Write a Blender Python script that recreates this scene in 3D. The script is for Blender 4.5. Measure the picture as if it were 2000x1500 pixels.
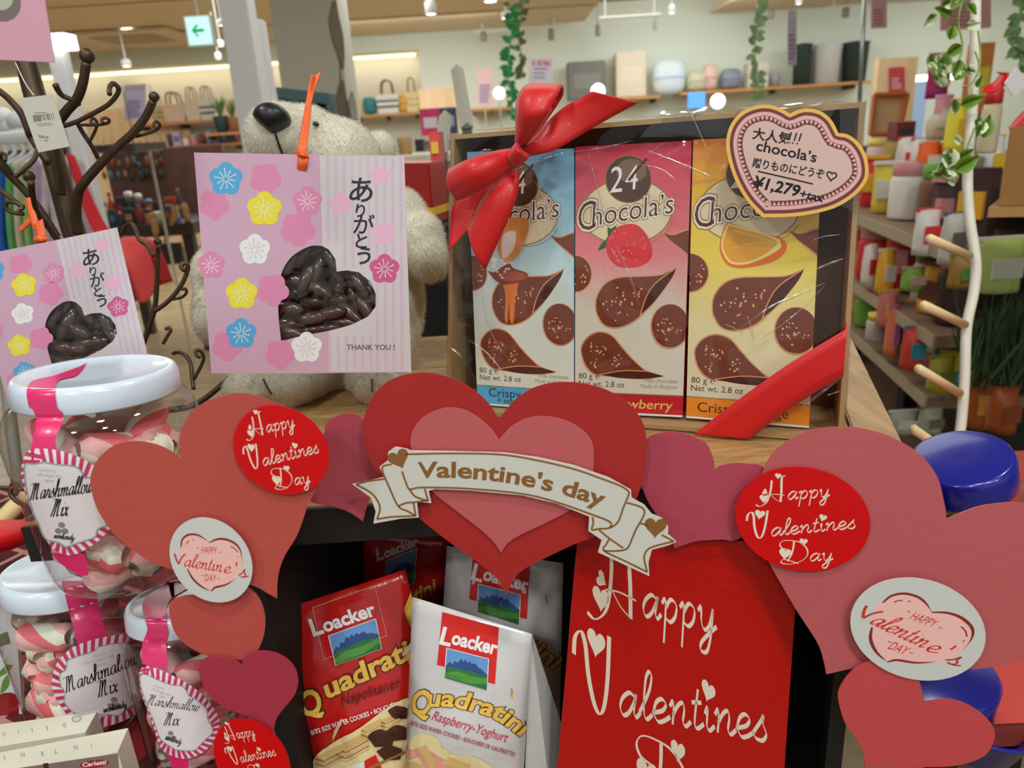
import bpy, bmesh, math, random
from mathutils import Vector, Matrix, noise
from mathutils.bvhtree import BVHTree
from mathutils.geometry import tessellate_polygon
for o in list(bpy.data.objects): bpy.data.objects.remove(o)
S = bpy.context.scene
COL = S.collection
# ------------------------------------------------------------------ camera, light, exposure
FPX = 1450.0
CAM = Vector((0, 0, 1.40))
PITCH, ROLL = math.radians(19), math.radians(-3.6)
FW = Vector((0, math.cos(PITCH), -math.sin(PITCH)))
_r0 = Vector((1, 0, 0)); _u0 = _r0.cross(FW)
RT = _r0*math.cos(ROLL) + _u0*math.sin(ROLL)
UP = -_r0*math.sin(ROLL) + _u0*math.cos(ROLL)
cd = bpy.data.cameras.new('camera'); cam = bpy.data.objects.new('camera', cd); COL.objects.link(cam)
cam.matrix_world = Matrix.Translation(CAM) @ Matrix((RT, UP, -FW)).transposed().to_4x4()
cd.sensor_width = 36; cd.lens = FPX/2000*36; cd.clip_start = .02; cd.clip_end = 60
cd.dof.use_dof = True; cd.dof.focus_distance = .50; cd.dof.aperture_fstop = 10.5
S.camera = cam
w = bpy.data.worlds.new('world'); S.world = w; w.use_nodes = True
w.node_tree.nodes['Background'].inputs[0].default_value = (.93, 1, 1.0, 1)
w.node_tree.nodes['Background'].inputs[1].default_value = .68
S.view_settings.view_transform = 'Standard'; S.view_settings.look = 'None'
S.view_settings.exposure = -.60; S.view_settings.gamma = 1; S.view_settings.use_curve_mapping = False
S.cycles.max_bounces = 8; S.cycles.transparent_max_bounces = 24; S.cycles.glossy_bounces = 3
S.cycles.use_denoising = True; S.cycles.sample_clamp_indirect = 3
S.cycles.caustics_reflective = False; S.cycles.caustics_refractive = False
def area(loc, sx, sy, e, rot=(0, 0, 0), col=(.95, 1, 1)):
    l = bpy.data.lights.new('lamp_or_fill_light', 'AREA'); l.shape = 'RECTANGLE'; l.size = sx; l.size_y = sy; l.energy = e; l.color = col
    o = bpy.data.objects.new('lamp_or_fill_light', l); o.location = loc; o.rotation_euler = rot; COL.objects.link(o); return o
for lx, ly, le in ((-1.5, -.9, 17), (-.5, -1.3, 18), (.6, -.9, 20), (1.4, -1.4, 13), (-.9, .5, 10), (.9, .4, 11), (.1, -.2, 12)):
    area((lx, ly, 2.62), .16, .16, le)  # small unseen downlights added around the camera for streaks on the wrap
for lx, le in ((-6, 170), (-2, 170), (2, 95), (6, 80)):
    area((lx, 6.9, 2.60), 3.2, 3.2, le)
area((-.6, 2.8, 2.60), 3.4, 1.6, 50)
for lx in (-1, 2.5, 6):
    area((lx, 9.3, 2.60), 2.2, .5, 33, (math.radians(38), 0, 0))  # tilted fill lights added to brighten the white back wall, no fixture there
# ------------------------------------------------------------------ pixels to points
def ray(x, y): return FW + RT*((x-1000)/FPX) - UP*((y-750)/FPX)
def P(x, y, d): return CAM + ray(x, y)*d
def PY(x, y, Y):
    v = ray(x, y); return CAM + v*((Y-CAM.y)/v.y)
def PZ(x, y, z):
    v = ray(x, y); return CAM + v*((z-CAM.z)/v.z)
class Plane:
    def __init__(s, p, n):
        s.p = Vector(p); s.n = Vector(n).normalized()
        if s.n.dot(CAM-s.p) < 0: s.n = -s.n
    def hit(s, x, y):
        v = ray(x, y); return CAM + v*((s.p-CAM).dot(s.n)/v.dot(s.n)), s.n
    def off(s, h): return Plane(s.p+s.n*h, s.n)
def plane3(a, b, c):
    a, b, c = P(*a), P(*b), P(*c); return Plane(a, (b-a).cross(c-a))
class Surf:
    def __init__(s, *obs, fallback=None):
        vs, fs = [], []
        for o in obs:
            k = len(vs); L = loc_of(o)
            vs += [v.co+L for v in o.data.vertices]; fs += [[i+k for i in p.vertices] for p in o.data.polygons]
        s.b = BVHTree.FromPolygons(vs, fs); s.fb = fallback
    def hit(s, x, y):
        v = ray(x, y); dn = v.normalized()
        c, n, i, d = s.b.ray_cast(CAM, dn)
        if c is None:
            c, n, i, d = s.b.find_nearest(CAM + v*(s.fb or .45))
        if n.dot(v) > 0: n = -n
        return c, n
_LOC = {}
def loc_of(o): return _LOC.get(o.name, Vector((0, 0, 0)))
# ------------------------------------------------------------------ materials
KA = 1.45
def lin(c, k=None):
    k = KA if k is None else k
    return tuple(min(.92, k*((v/255/12.92) if v/255 < .04045 else ((v/255+.055)/1.055)**2.4)) for v in c[:3]) + (1,)
_M = {}
def mat(c, rough=.55, metal=0, k=None, coat=0, sheen=0, bump=0, bscale=200, var=0, vscale=8, emit=0, spec=.5, alpha=1):
    key = (tuple(c), rough, metal, k, coat, sheen, bump, bscale, var, vscale, emit, spec, alpha)
    if key in _M: return _M[key]
    m = bpy.data.materials.new('paint'); m.use_nodes = True; nt = m.node_tree; b = nt.nodes['Principled BSDF']
    L = lin(c, k)
    b.inputs['Base Color'].default_value = L; b.inputs['Roughness'].default_value = rough; b.inputs['Metallic'].default_value = metal
    b.inputs['Coat Weight'].default_value = coat; b.inputs['Coat Roughness'].default_value = .12; b.inputs['Specular IOR Level'].default_value = spec
    b.inputs['Alpha'].default_value = alpha
    if sheen: b.inputs['Sheen Weight'].default_value = sheen
    if emit:
        b.inputs['Emission Color'].default_value = lin(c, 1); b.inputs['Emission Strength'].default_value = emit
    if var or bump:
        tc = nt.nodes.new('ShaderNodeTexCoord')
    if var:
        n = nt.nodes.new('ShaderNodeTexNoise'); n.inputs['Scale'].default_value = vscale; n.inputs['Detail'].default_value = 4
        nt.links.new(tc.outputs['Object'], n.inputs['Vector'])
        x = nt.nodes.new('ShaderNodeMix'); x.data_type = 'RGBA'
        x.inputs[6].default_value = tuple(v*(1-var) for v in L[:3])+(1,); x.inputs[7].default_value = tuple(min(.95, v*(1+var)) for v in L[:3])+(1,)
        nt.links.new(n.outputs[0], x.inputs[0]); nt.links.new(x.outputs[2], b.inputs['Base Color'])
    if bump:
        n = nt.nodes.new('ShaderNodeTexNoise'); n.inputs['Scale'].default_value = bscale; n.inputs['Detail'].default_value = 3
        nt.links.new(tc.outputs['Object'], n.inputs['Vector'])
        q = nt.nodes.new('ShaderNodeBump'); q.inputs['Strength'].default_value = bump; q.inputs['Distance'].default_value = .002
        nt.links.new(n.outputs[0], q.inputs['Height']); nt.links.new(q.outputs[0], b.inputs['Normal'])
    _M[key] = m; return m
def grad(stops, axis=2, rough=.5, coat=0, coord='Generated', k=None):
    key = ('g', tuple(stops), axis, rough, coat, coord)
    if key in _M: return _M[key]
    m = bpy.data.materials.new('print_gradient'); m.use_nodes = True; nt = m.node_tree; b = nt.nodes['Principled BSDF']
    tc = nt.nodes.new('ShaderNodeTexCoord'); sp = nt.nodes.new('ShaderNodeSeparateXYZ'); r = nt.nodes.new('ShaderNodeValToRGB')
    nt.links.new(tc.outputs[coord], sp.inputs[0]); nt.links.new(sp.outputs[axis], r.inputs[0]); nt.links.new(r.outputs[0], b.inputs['Base Color'])
    el = r.color_ramp.elements
    while len(el) < len(stops): el.new(.5)
    for e, (p, c) in zip(el, stops): e.position = p; e.color = lin(c, k)
    b.inputs['Roughness'].default_value = rough; b.inputs['Coat Weight'].default_value = coat
    _M[key] = m; return m
def film(tint=(1, 1, 1), gloss=.12, rough=.05, bump=.5, bscale=30, name='clear_film', stretch=(1, 1, 1), fr=1.45, dist=.004):
    m = bpy.data.materials.new(name); m.use_nodes = True; nt = m.node_tree; nt.nodes.clear()
    out = nt.nodes.new('ShaderNodeOutputMaterial'); t = nt.nodes.new('ShaderNodeBsdfTransparent'); g = nt.nodes.new('ShaderNodeBsdfGlossy')
    t.inputs[0].default_value = tuple(tint)+(1,); g.inputs['Roughness'].default_value = rough
    mx = nt.nodes.new('ShaderNodeMixShader'); f = nt.nodes.new('ShaderNodeLayerWeight'); f.inputs[0].default_value = .5; pw = nt.nodes.new('ShaderNodeMath'); pw.operation = 'POWER'; pw.inputs[1].default_value = 4.5; nt.links.new(f.outputs['Facing'], pw.inputs[0])
    ad = nt.nodes.new('ShaderNodeMath'); ad.operation = 'ADD'; ad.inputs[1].default_value = gloss; ad.use_clamp = True
    nt.links.new(pw.outputs[0], ad.inputs[0]); nt.links.new(ad.outputs[0], mx.inputs[0]); nt.links.new(t.outputs[0], mx.inputs[1]); nt.links.new(g.outputs[0], mx.inputs[2])
    nt.links.new(mx.outputs[0], out.inputs[0])
    if bump:
        tc = nt.nodes.new('ShaderNodeTexCoord'); mp = nt.nodes.new('ShaderNodeMapping'); mp.inputs['Scale'].default_value = stretch
        n = nt.nodes.new('ShaderNodeTexNoise'); n.inputs['Scale'].default_value = bscale; n.inputs['Detail'].default_value = 2; n.inputs['Distortion'].default_value = .6
        q = nt.nodes.new('ShaderNodeBump'); q.inputs['Strength'].default_value = bump; q.inputs['Distance'].default_value = dist
        nt.links.new(tc.outputs['Object'], mp.inputs[0]); nt.links.new(mp.outputs[0], n.inputs['Vector']); nt.links.new(n.outputs[0], q.inputs['Height'])
        nt.links.new(q.outputs[0], g.inputs['Normal']); nt.links.new(q.outputs[0], f.inputs['Normal'])
    return m
def wood(c1, c2, scale=3, rough=.5, stretch=(1, 12, 12), planks=None):
    key = ('w', c1, c2, scale, stretch)
    if key in _M: return _M[key]
    m = bpy.data.materials.new('wood_grain'); m.use_nodes = True; nt = m.node_tree; b = nt.nodes['Principled BSDF']
    tc = nt.nodes.new('ShaderNodeTexCoord'); mp = nt.nodes.new('ShaderNodeMapping'); mp.inputs['Scale'].default_value = stretch
    n = nt.nodes.new('ShaderNodeTexNoise'); n.inputs['Scale'].default_value = scale; n.inputs['Detail'].default_value = 6; n.inputs['Distortion'].default_value = .4
    r = nt.nodes.new('ShaderNodeValToRGB'); r.color_ramp.elements[0].position = .35; r.color_ramp.elements[1].position = .65
    r.color_ramp.elements[0].color = lin(c1); r.color_ramp.elements[1].color = lin(c2)
    nt.links.new(tc.outputs['Object'], mp.inputs[0]); nt.links.new(mp.outputs[0], n.inputs['Vector']); nt.links.new(n.outputs[0], r.inputs[0]); nt.links.new(r.outputs[0], b.inputs['Base Color'])
    b.inputs['Roughness'].default_value = rough; _M[key] = m; return m
# ------------------------------------------------------------------ building
def tag(o, label=None, cat=None, group=None, kind=None):
    if label: o['label'] = label
    if cat: o['category'] = cat
    if group: o['group'] = group
    if kind: o['kind'] = kind
    return o
def root(name, loc, label=None, cat=None, group=None):
    o = bpy.data.objects.new(name, None); o.empty_display_size = .02; o.location = loc; COL.objects.link(o); _LOC[o.name] = Vector(loc)
    return tag(o, label, cat, group)
def build(name, vs, fs, m, parent=None, smooth=False, mi=None, origin=None, label=None, cat=None, group=None, kind=None):
    vs = [Vector(v) for v in vs]
    if parent is not None: L = loc_of(parent)
    elif origin is not None: L = Vector(origin)
    else:
        xs = [v.x for v in vs]; ys = [v.y for v in vs]; zs = [v.z for v in vs]
        L = Vector(((min(xs)+max(xs))/2, (min(ys)+max(ys))/2, min(zs)))
    me = bpy.data.meshes.new(name); me.from_pydata([v-L for v in vs], [], fs)
    ms = m if isinstance(m, (list, tuple)) else [m]
    for q in ms: me.materials.append(q)
    if mi: me.polygons.foreach_set('material_index', mi)
    if smooth: me.polygons.foreach_set('use_smooth', [True]*len(me.polygons))
    me.validate(); me.update()
    o = bpy.data.objects.new(name, me); COL.objects.link(o)
    if parent is not None: o.parent = parent
    else: o.location = L
    _LOC[o.name] = L
    return tag(o, label, cat, group, kind)
def bm_fix(o, recalc=True, bevel=0):
    bm = bmesh.new(); bm.from_mesh(o.data)
    if bevel: bmesh.ops.bevel(bm, geom=bm.edges[:], offset=bevel, segments=2, affect='EDGES', clamp_overlap=True)
    if recalc: bmesh.ops.recalc_face_normals(bm, faces=bm.faces)
    bm.to_mesh(o.data); bm.free(); return o
def hexa(name, q0, q1, m, parent=None, bevel=0, **kw):   # two quads of 3D points
    vs = list(q0)+list(q1)
    fs = [(0, 1, 2, 3), (7, 6, 5, 4), (0, 4, 5, 1), (1, 5, 6, 2), (2, 6, 7, 3), (3, 7, 4, 0)]
    return bm_fix(build(name, vs, fs, m, parent, **kw), bevel=bevel)
def box(name, c, s, m, parent=None, rot=0, bevel=0, **kw):   # c = centre of base, s = size
    cx, cy, cz = c; a, b, h = s[0]/2, s[1]/2, s[2]; co, si = math.cos(rot), math.sin(rot)
    q = [Vector((cx+x*co-y*si, cy+x*si+y*co, cz)) for x, y in ((-a, -b), (a, -b), (a, b), (-a, b))]
    return hexa(name, q, [v+Vector((0, 0, h)) for v in q], m, parent, bevel, **kw)
def catmull(pts, n=8, closed=False):
    pts = [Vector(p) for p in pts]; out = []; N = len(pts)
    if N < 3: return pts
    for i in range(N if closed else N-1):
        if closed: a, b, c, d = pts[(i-1) % N], pts[i], pts[(i+1) % N], pts[(i+2) % N]
        else: a, b, c, d = pts[max(i-1, 0)], pts[i], pts[i+1], pts[min(i+2, N-1)]
        for k in range(n):
            t = k/n
            out.append(.5*((2*b)+(c-a)*t+(2*a-5*b+4*c-d)*t*t+(3*b-a-3*c+d)*t**3))
    if not closed: out.append(pts[-1])
    return out
def outline(pts, n=8):   # (x, y) smooth points, (x, y, 1) corners
    ci = [i for i, p in enumerate(pts) if len(p) > 2 and p[2]]
    if not ci: return catmull([p[:2] for p in pts], n, True)
    out = []; N = len(pts)
    for k, a in enumerate(ci):
        b = ci[(k+1) % len(ci)]
        if b <= a: b += N
        out += catmull([pts[j % N][:2] for j in range(a, b+1)], n)[:-1]
    return out
def tube(name, pts, rad, m, parent=None, seg=10, smooth=True, n=6, caps=True, **kw):
    pts = catmull(pts, n) if n and len(pts) > 2 else [Vector(p) for p in pts]
    R = rad if isinstance(rad, (list, tuple)) else [rad]*2
    vs, fs = [], []; N = len(pts); up = Vector((0, 0, 1)); prev = None
    for i, p in enumerate(pts):
        t = (pts[min(i+1, N-1)]-pts[max(i-1, 0)]).normalized()
        if prev is None:
            a = t.cross(up)
            if a.length < .1: a = t.cross(Vector((1, 0, 0)))
        else: a = prev - t*prev.dot(t)
        a.normalize(); prev = a; b = t.cross(a)
        f = i/max(N-1, 1)*(len(R)-1); j = min(int(f), len(R)-2); r = R[j]+(R[j+1]-R[j])*(f-j)
        for k in range(seg):
            an = 2*math.pi*k/seg; vs.append(p+(a*math.cos(an)+b*math.sin(an))*r)
    for i in range(N-1):
        for k in range(seg):
            k2 = (k+1) % seg; fs.append((i*seg+k, i*seg+k2, (i+1)*seg+k2, (i+1)*seg+k))
    if caps: fs += [tuple(range(seg)), tuple(reversed(range((N-1)*seg, N*seg)))]
    return bm_fix(build(name, vs, fs, m, parent, smooth, **kw))
def frame_of(axis):
    z = Vector(axis).normalized(); x = Vector((0, 0, 1)).cross(z)
    if x.length < .05: x = RT.copy()
    x = (x - z*x.dot(z)).normalized(); return x, z.cross(x), z
def lathe(name, base, axis, prof, m, parent=None, seg=40, smooth=True, mi_f=None, **kw):   # prof: (radius, height)
    X, Y, Z = frame_of(axis); vs, fs, mi = [], [], []; n = len(prof)
    for r, h in prof:
        for k in range(seg):
            a = 2*math.pi*k/seg; vs.append(Vector(base)+Z*h+(X*math.cos(a)+Y*math.sin(a))*max(r, 1e-5))
    for i in range(n-1):
        for k in range(seg):
            k2 = (k+1) % seg; fs.append((i*seg+k, i*seg+k2, (i+1)*seg+k2, (i+1)*seg+k))
            if mi_f: mi.append(mi_f(i, k))
    return build(name, vs, fs, m, parent, smooth, mi or None, **kw)
def blob(c, r, ax=None, seg=14, rings=9):   # ellipsoid verts, faces; ax = three axes
    X, Y, Z = ax or (RT, FW, UP); vs, fs = [], []
    if not hasattr(r, '__len__'): r = (r, r, r)
    for i in range(1, rings):
        th = math.pi*i/rings
        for k in range(seg):
            a = 2*math.pi*k/seg
            vs.append(Vector(c)+X*(r[0]*math.sin(th)*math.cos(a))+Y*(r[1]*math.sin(th)*math.sin(a))+Z*(r[2]*math.cos(th)))
    for i in range(rings-2):
        for k in range(seg):
            k2 = (k+1) % seg; fs.append((i*seg+k, i*seg+k2, (i+1)*seg+k2, (i+1)*seg+k))
    t = len(vs); vs += [Vector(c)+Z*r[2], Vector(c)-Z*r[2]]
    for k in range(seg):
        k2 = (k+1) % seg; fs.append((t, k2, k)); b = (rings-2)*seg; fs.append((t+1, b+k, b+k2))
    return vs, fs
def join(lst):
    vs, fs = [], []
    for v, f in lst:
        k = len(vs); vs += v; fs += [tuple(i+k for i in q) for q in f]
    return vs, fs
def ball(name, c, r, m, parent=None, ax=None, seg=14, rings=9, **kw):
    vs, fs = blob(c, r, ax, seg, rings); return build(name, vs, fs, m, parent, True, **kw)
def dup(r, delta=(0, 0, 0), label=None, group=None):
    c = r.copy(); COL.objects.link(c); c.location = r.location+Vector(delta); _LOC[c.name] = Vector(c.location)
    if label: c['label'] = label
    if group: c['group'] = group
    for ch in list(r.children):
        d = ch.copy(); COL.objects.link(d); d.parent = c
        for g in list(ch.children):
            e = g.copy(); COL.objects.link(e); e.parent = d
    return c
def sheet(name, pts, pl, th, m, parent=None, holes=None, wave=0, **kw):   # flat cut-out: pixel outline on a plane, thickness backwards
    loops = [pts]+(holes or []); flat = [p for l in loops for p in l]
    tris = tessellate_polygon([[Vector((p[0], p[1], 0)) for p in l] for l in loops])
    fr = [pl.hit(p[0], p[1])[0] for p in flat]; n = pl.n; N = len(fr)
    vs = fr+[v-n*th for v in fr]; fs = [tuple(t) for t in tris]+[tuple(i+N for i in reversed(t)) for t in tris]; k = 0
    for l in loops:
        for i in range(len(l)):
            a, b = k+i, k+(i+1) % len(l); fs.append((a, b, b+N, a+N))
        k += len(l)
    return bm_fix(build(name, vs, fs, m, parent, **kw))
def loft(name, A, B, m, parent=None, n=8, rows=6, th=.0006, mid=None, **kw):   # strip between two 3D edge curves
    A = catmull(A, n) if len(A) > 2 else [Vector(A[0]).lerp(Vector(A[1]), i/n) for i in range(n+1)]
    B = catmull(B, n) if len(B) > 2 else [Vector(B[0]).lerp(Vector(B[1]), i/n) for i in range(n+1)]
    vs, fs = [], []; N = len(A)
    for i in range(N):
        for j in range(rows+1):
            t = j/rows; p = A[i].lerp(B[i], t)
            if mid: p = p + Vector(mid(i/(N-1), t))
            vs.append(p)
    w_ = rows+1
    for i in range(N-1):
        for j in range(rows): fs.append((i*w_+j, i*w_+j+1, (i+1)*w_+j+1, (i+1)*w_+j))
    o = build(name, vs, fs, m, parent, True, **kw)
    md = o.modifiers.new('thick', 'SOLIDIFY'); md.thickness = th
    return o
# ------------------------------------------------------------------ flat print
_TX = {}
def text_mesh(s, off):
    if (s, off) in _TX: return _TX[(s, off)]
    c = bpy.data.curves.new('t', 'FONT'); c.body = s; c.offset = off; c.resolution_u = 3
    o = bpy.data.objects.new('t', c); COL.objects.link(o); dg = bpy.context.evaluated_depsgraph_get()
    me = bpy.data.meshes.new_from_object(o.evaluated_get(dg))
    r = ([(v.co.x, v.co.y) for v in me.vertices], [tuple(p.vertices) for p in me.polygons])
    bpy.data.objects.remove(o); bpy.data.curves.remove(c); bpy.data.meshes.remove(me); _TX[(s, off)] = r
    return r
def affine(src, dst):   # least squares
    import numpy as np
    A = np.array([[x, y, 1] for x, y in src]); B = np.array(dst); X, *_ = np.linalg.lstsq(A, B, rcond=None)
    return lambda p: (X[0][0]*p[0]+X[1][0]*p[1]+X[2][0], X[0][1]*p[0]+X[1][1]*p[1]+X[2][1])
def crop(ox, oy, sc): return lambda p: (ox+p[0]/sc, oy+p[1]/sc)
GL = {
'a': (1.0, [[(.78,.85),(.5,1.02),(.2,.75),(.1,.35),(.25,.02),(.5,.15),(.72,.6),(.82,1)],[(.82,1),(.74,.3),(.85,.02),(1.05,.25)]]),
'p': (.95, [[(.05,.75),(.2,.98),(.26,.6),(.25,-1)],[(.27,.6),(.5,1),(.8,.8),(.78,.3),(.55,0),(.3,.12)]]),
'y': (1.0, [[(.05,.8),(.2,1),(.24,.4),(.4,.02),(.65,.2),(.82,1)],[(.82,1),(.76,-.3),(.6,-.95),(.3,-.95),(.3,-.6),(.7,-.1),(1.05,.25)]]),
'l': (.55, [[(.0,.25),(.4,1.2),(.5,1.9),(.35,2.05),(.22,1.6),(.2,.4),(.34,.02),(.6,.25)]]),
'e': (.8, [[(.05,.35),(.5,.5),(.66,.8),(.45,1.0),(.2,.8),(.12,.35),(.32,.01),(.6,.08),(.88,.3)]]),
'n': (1.0, [[(.05,.75),(.18,1),(.23,.6),(.2,0)],[(.21,.4),(.42,.85),(.64,1),(.72,.7),(.68,.2),(.82,.02),(1.05,.25)]]),
't': (.6, [[(.32,1.7),(.22,.3),(.36,.02),(.65,.25)],[(.05,1.1),(.5,1.15)]]),
'i': (.5, [[(.08,.7),(.2,1),(.19,.25),(.33,.02),(.55,.25)]]),
'j': (.5, [[(.24,1.4),(.27,1.46)],[(.08,.7),(.2,1),(.19,.25),(.33,.02),(.55,.25)]]),
's': (.75, [[(.0,.2),(.4,.85),(.5,1.08),(.48,.75),(.66,.3),(.5,.01),(.2,.05),(.1,.2)]]),
'r': (.75, [[(.05,.2),(.25,1.08),(.3,.85),(.58,.85),(.5,.3),(.64,.02),(.8,.25)]]),
'h': (1.0, [[(.0,.25),(.35,1.2),(.45,1.9),(.32,2.05),(.22,1.6),(.2,0)],[(.21,.4),(.42,.85),(.64,1),(.72,.7),(.68,.2),(.82,.02),(1.05,.25)]]),
'm': (1.5, [[(.05,.75),(.18,1),(.23,.6),(.2,0)],[(.21,.4),(.4,.85),(.6,1),(.68,.7),(.66,0)],[(.67,.4),(.88,.85),(1.08,1),(1.16,.7),(1.12,.2),(1.26,.02),(1.5,.25)]]),
'o': (.85, [[(.6,.95),(.3,1),(.1,.55),(.2,.08),(.5,.0),(.72,.4),(.62,.95),(.6,.8),(.9,.85)]]),
'w': (1.25, [[(.05,.8),(.18,1),(.2,.3),(.36,.02),(.58,.3),(.66,1)],[(.66,1),(.66,.3),(.84,.02),(1.05,.4),(1.08,.95),(1.0,.8),(1.25,.85)]]),
'x': (.85, [[(.05,.8),(.22,1),(.45,.5),(.65,.02),(.85,.25)],[(.75,1),(.1,0)]]),
'c': (.75, [[(.65,.8),(.42,1.02),(.15,.7),(.12,.25),(.35,0),(.7,.2)]]),
'k': (.85, [[(.0,.25),(.35,1.2),(.42,1.9),(.3,2.05),(.22,1.6),(.2,0)],[(.25,.45),(.6,1),(.55,.6),(.3,.5),(.65,.02),(.85,.25)]]),
'd': (1.0, [[(.75,.85),(.5,1.02),(.2,.75),(.1,.35),(.25,.02),(.5,.15),(.75,.7),(.85,2.0)],[(.85,2.0),(.74,.3),(.85,.02),(1.05,.25)]]),
'u': (1.0, [[(.05,.8),(.2,1),(.2,.3),(.36,.02),(.6,.2),(.74,1)],[(.74,1),(.7,.3),(.82,.02),(1.05,.25)]]),
'g': (1.0, [[(.78,.85),(.5,1.02),(.2,.75),(.15,.35),(.4,.05),(.7,.5),(.82,1)],[(.82,1),(.74,-.4),(.5,-1),(.2,-.8),(1.0,.2)]]),
"'": (.35, [[(.25,1.9),(.15,1.45)]]),
'M': (1.9, [[(-.1,1.75),(.25,1.9),(.55,1.8)],[(.5,1.85),(.42,1.0),(.25,0)],[(.5,1.75),(.75,1.9),(.78,1.2),(.7,.0)],[(.78,.9),(1.1,1.8),(1.25,1.7),(1.22,.6),(1.35,.02),(1.6,.25)]]),
'V': (1.0, [[(-.1,1.4),(.05,1.9),(.2,1.2),(.4,0)],[(.4,0),(.7,.9),(1.1,2.0)]]),
' ': (.7, []), '-': (.6, [[(.1,.5),(.5,.5)]]),
}
class Art:
    def __init__(s, T=None): s.it = []; s.T = T or (lambda p: p); s.part = 'artwork'
    def add(s, pts, fs, m): s.it.append((s.part, [s.T(p) for p in pts], fs, m)); return s
    def poly(s, pts, m, holes=None):
        loops = [pts]+(holes or []); flat = [(p[0], p[1]) for l in loops for p in l]
        return s.add(flat, [tuple(t) for t in tessellate_polygon([[Vector((p[0], p[1], 0)) for p in l] for l in loops])], m)
    def shape(s, pts, m, n=8): return s.poly(outline(pts, n), m)
    def ell(s, cx, cy, rx, ry, m, rot=0, n=36):
        c, q = math.cos(math.radians(rot)), math.sin(math.radians(rot)); pts = [(cx, cy)]
        for k in range(n):
            a = 2*math.pi*k/n; x, y = rx*math.cos(a), ry*math.sin(a); pts.append((cx+x*c-y*q, cy+x*q+y*c))
        return s.add(pts, [(0, 1+k, 1+(k+1) % n) for k in range(n)], m)
    def heart(s, cx, cy, r, m, rot=0, stroke=0):
        pts = heart_pts(cx, cy, r, rot)
        return s.line(pts+[pts[0]], stroke, m, sm=0) if stroke else s.poly(pts, m)
    def line(s, pts, wd, m, nib=None, sm=6, closed=False, taper=False):
        q = [Vector((p[0], p[1])) for p in pts]
        if sm: q = [Vector(v) for v in catmull(q, sm, closed)]
        if closed: q.append(q[0])
        vs, fs = [], []; N = len(q)
        if N < 2: return s
        for i in range(N):
            t = q[min(i+1, N-1)]-q[max(i-1, 0)]
            if t.length < 1e-9: t = Vector((1, 0))
            t.normalize(); nn = Vector((-t.y, t.x)); W = wd
            if nib:   # broad pen: (angle degrees, thin share)
                a = math.radians(nib[0]); W = wd*max(nib[1], abs(t.x*math.sin(a)-t.y*math.cos(a)))
            if taper: W *= max(.12, math.sin(math.pi*min(1, .08+i/(N-1)))**.6)
            vs += [q[i]+nn*W/2, q[i]-nn*W/2]
        for i in range(N-1): fs.append((2*i, 2*i+1, 2*i+3, 2*i+2))
        return s.add([tuple(v) for v in vs], fs, m)
    def text(s, t, x, y, size, m, ang=0, shear=0, off=0, wfit=None, sx=1, al='L', bend=None):
        vs, fs = text_mesh(t, off); v0, _ = text_mesh(t, 0)
        x0 = min(v[0] for v in v0); x1 = max(v[0] for v in v0)
        if wfit: sx = wfit/((x1-x0)*size)
        c, q = math.cos(math.radians(ang)), math.sin(math.radians(ang)); out = []
        o = {'L': x0, 'C': (x0+x1)/2, 'R': x1}[al]
        for a, b in vs:
            u = (a-o)*size*sx+b*size*shear; v = b*size
            if bend: out.append(bend(u, v)); continue
            out.append((x+u*c+v*q, y+u*q-v*c))
        p = s.part; s.part = 'lettering'; s.add(out, fs, m); s.part = p; return s
    def script(s, t, x, y, xh, m, w_=.22, ang=0, slant=.3, wfit=None, nib=(60, .35), drop=0):
        adv = 0; st = []
        for ch in t:
            a, ss = GL[ch]; st += [[(px+adv, py) for px, py in l] for l in ss]; adv += a
        k = (wfit/(adv*xh)) if wfit else 1; c, q = math.cos(math.radians(ang)), math.sin(math.radians(ang))
        p = s.part; s.part = 'lettering'
        for l in st:
            s.line([(x+(a*k+b*slant)*xh*c+b*xh*q, y+(a*k+b*slant)*xh*q-b*xh*c) for a, b in l], xh*w_, m, nib)
        s.part = p; return s
    def build(s, surf, parent, h0=6e-5, step=2.5e-5, edge=None, names=None):
        parts = {}; done = []
        for part, pts, fs, m in s.it:
            bx0, by0, bx1, by1 = min(p[0] for p in pts), min(p[1] for p in pts), max(p[0] for p in pts), max(p[1] for p in pts); lv = 0
            for (ax0, ay0, ax1, ay1, l_, m_) in done:
                if ax0 <= bx1 and bx0 <= ax1 and ay0 <= by1 and by0 <= ay1: lv = max(lv, l_+(m_ is not m))
            done.append((bx0, by0, bx1, by1, lv, m)); h = h0+step*lv
            if edge:
                bm = bmesh.new(); bv = [bm.verts.new((p[0], p[1], 0)) for p in pts]
                for f in fs:
                    try: bm.faces.new([bv[i] for i in f])
                    except ValueError: pass
                bmesh.ops.triangulate(bm, faces=bm.faces[:])
                for _ in range(5):
                    es = [e for e in bm.edges if e.calc_length() > edge]
                    if not es: break
                    bmesh.ops.subdivide_edges(bm, edges=es, cuts=1, use_grid_fill=False); bmesh.ops.triangulate(bm, faces=bm.faces[:])
                bm.verts.index_update(); pts = [(v.co.x, v.co.y) for v in bm.verts]; fs = [[v.index for v in f.verts] for f in bm.faces]; bm.free()
            V, Fs, Mi, Ms = parts.setdefault((names or {}).get(part, part), ([], [], [], []))
            if m not in Ms: Ms.append(m)
            k = len(V)
            for x, y in pts:
                c, n = surf.hit(x, y); V.append(c+n*h)
            Fs += [tuple(i+k for i in f) for f in fs]; Mi += [Ms.index(m)]*len(fs)
        return [build(nm, V, Fs, Ms, parent, mi=Mi) for nm, (V, Fs, Mi, Ms) in parts.items()]
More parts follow.
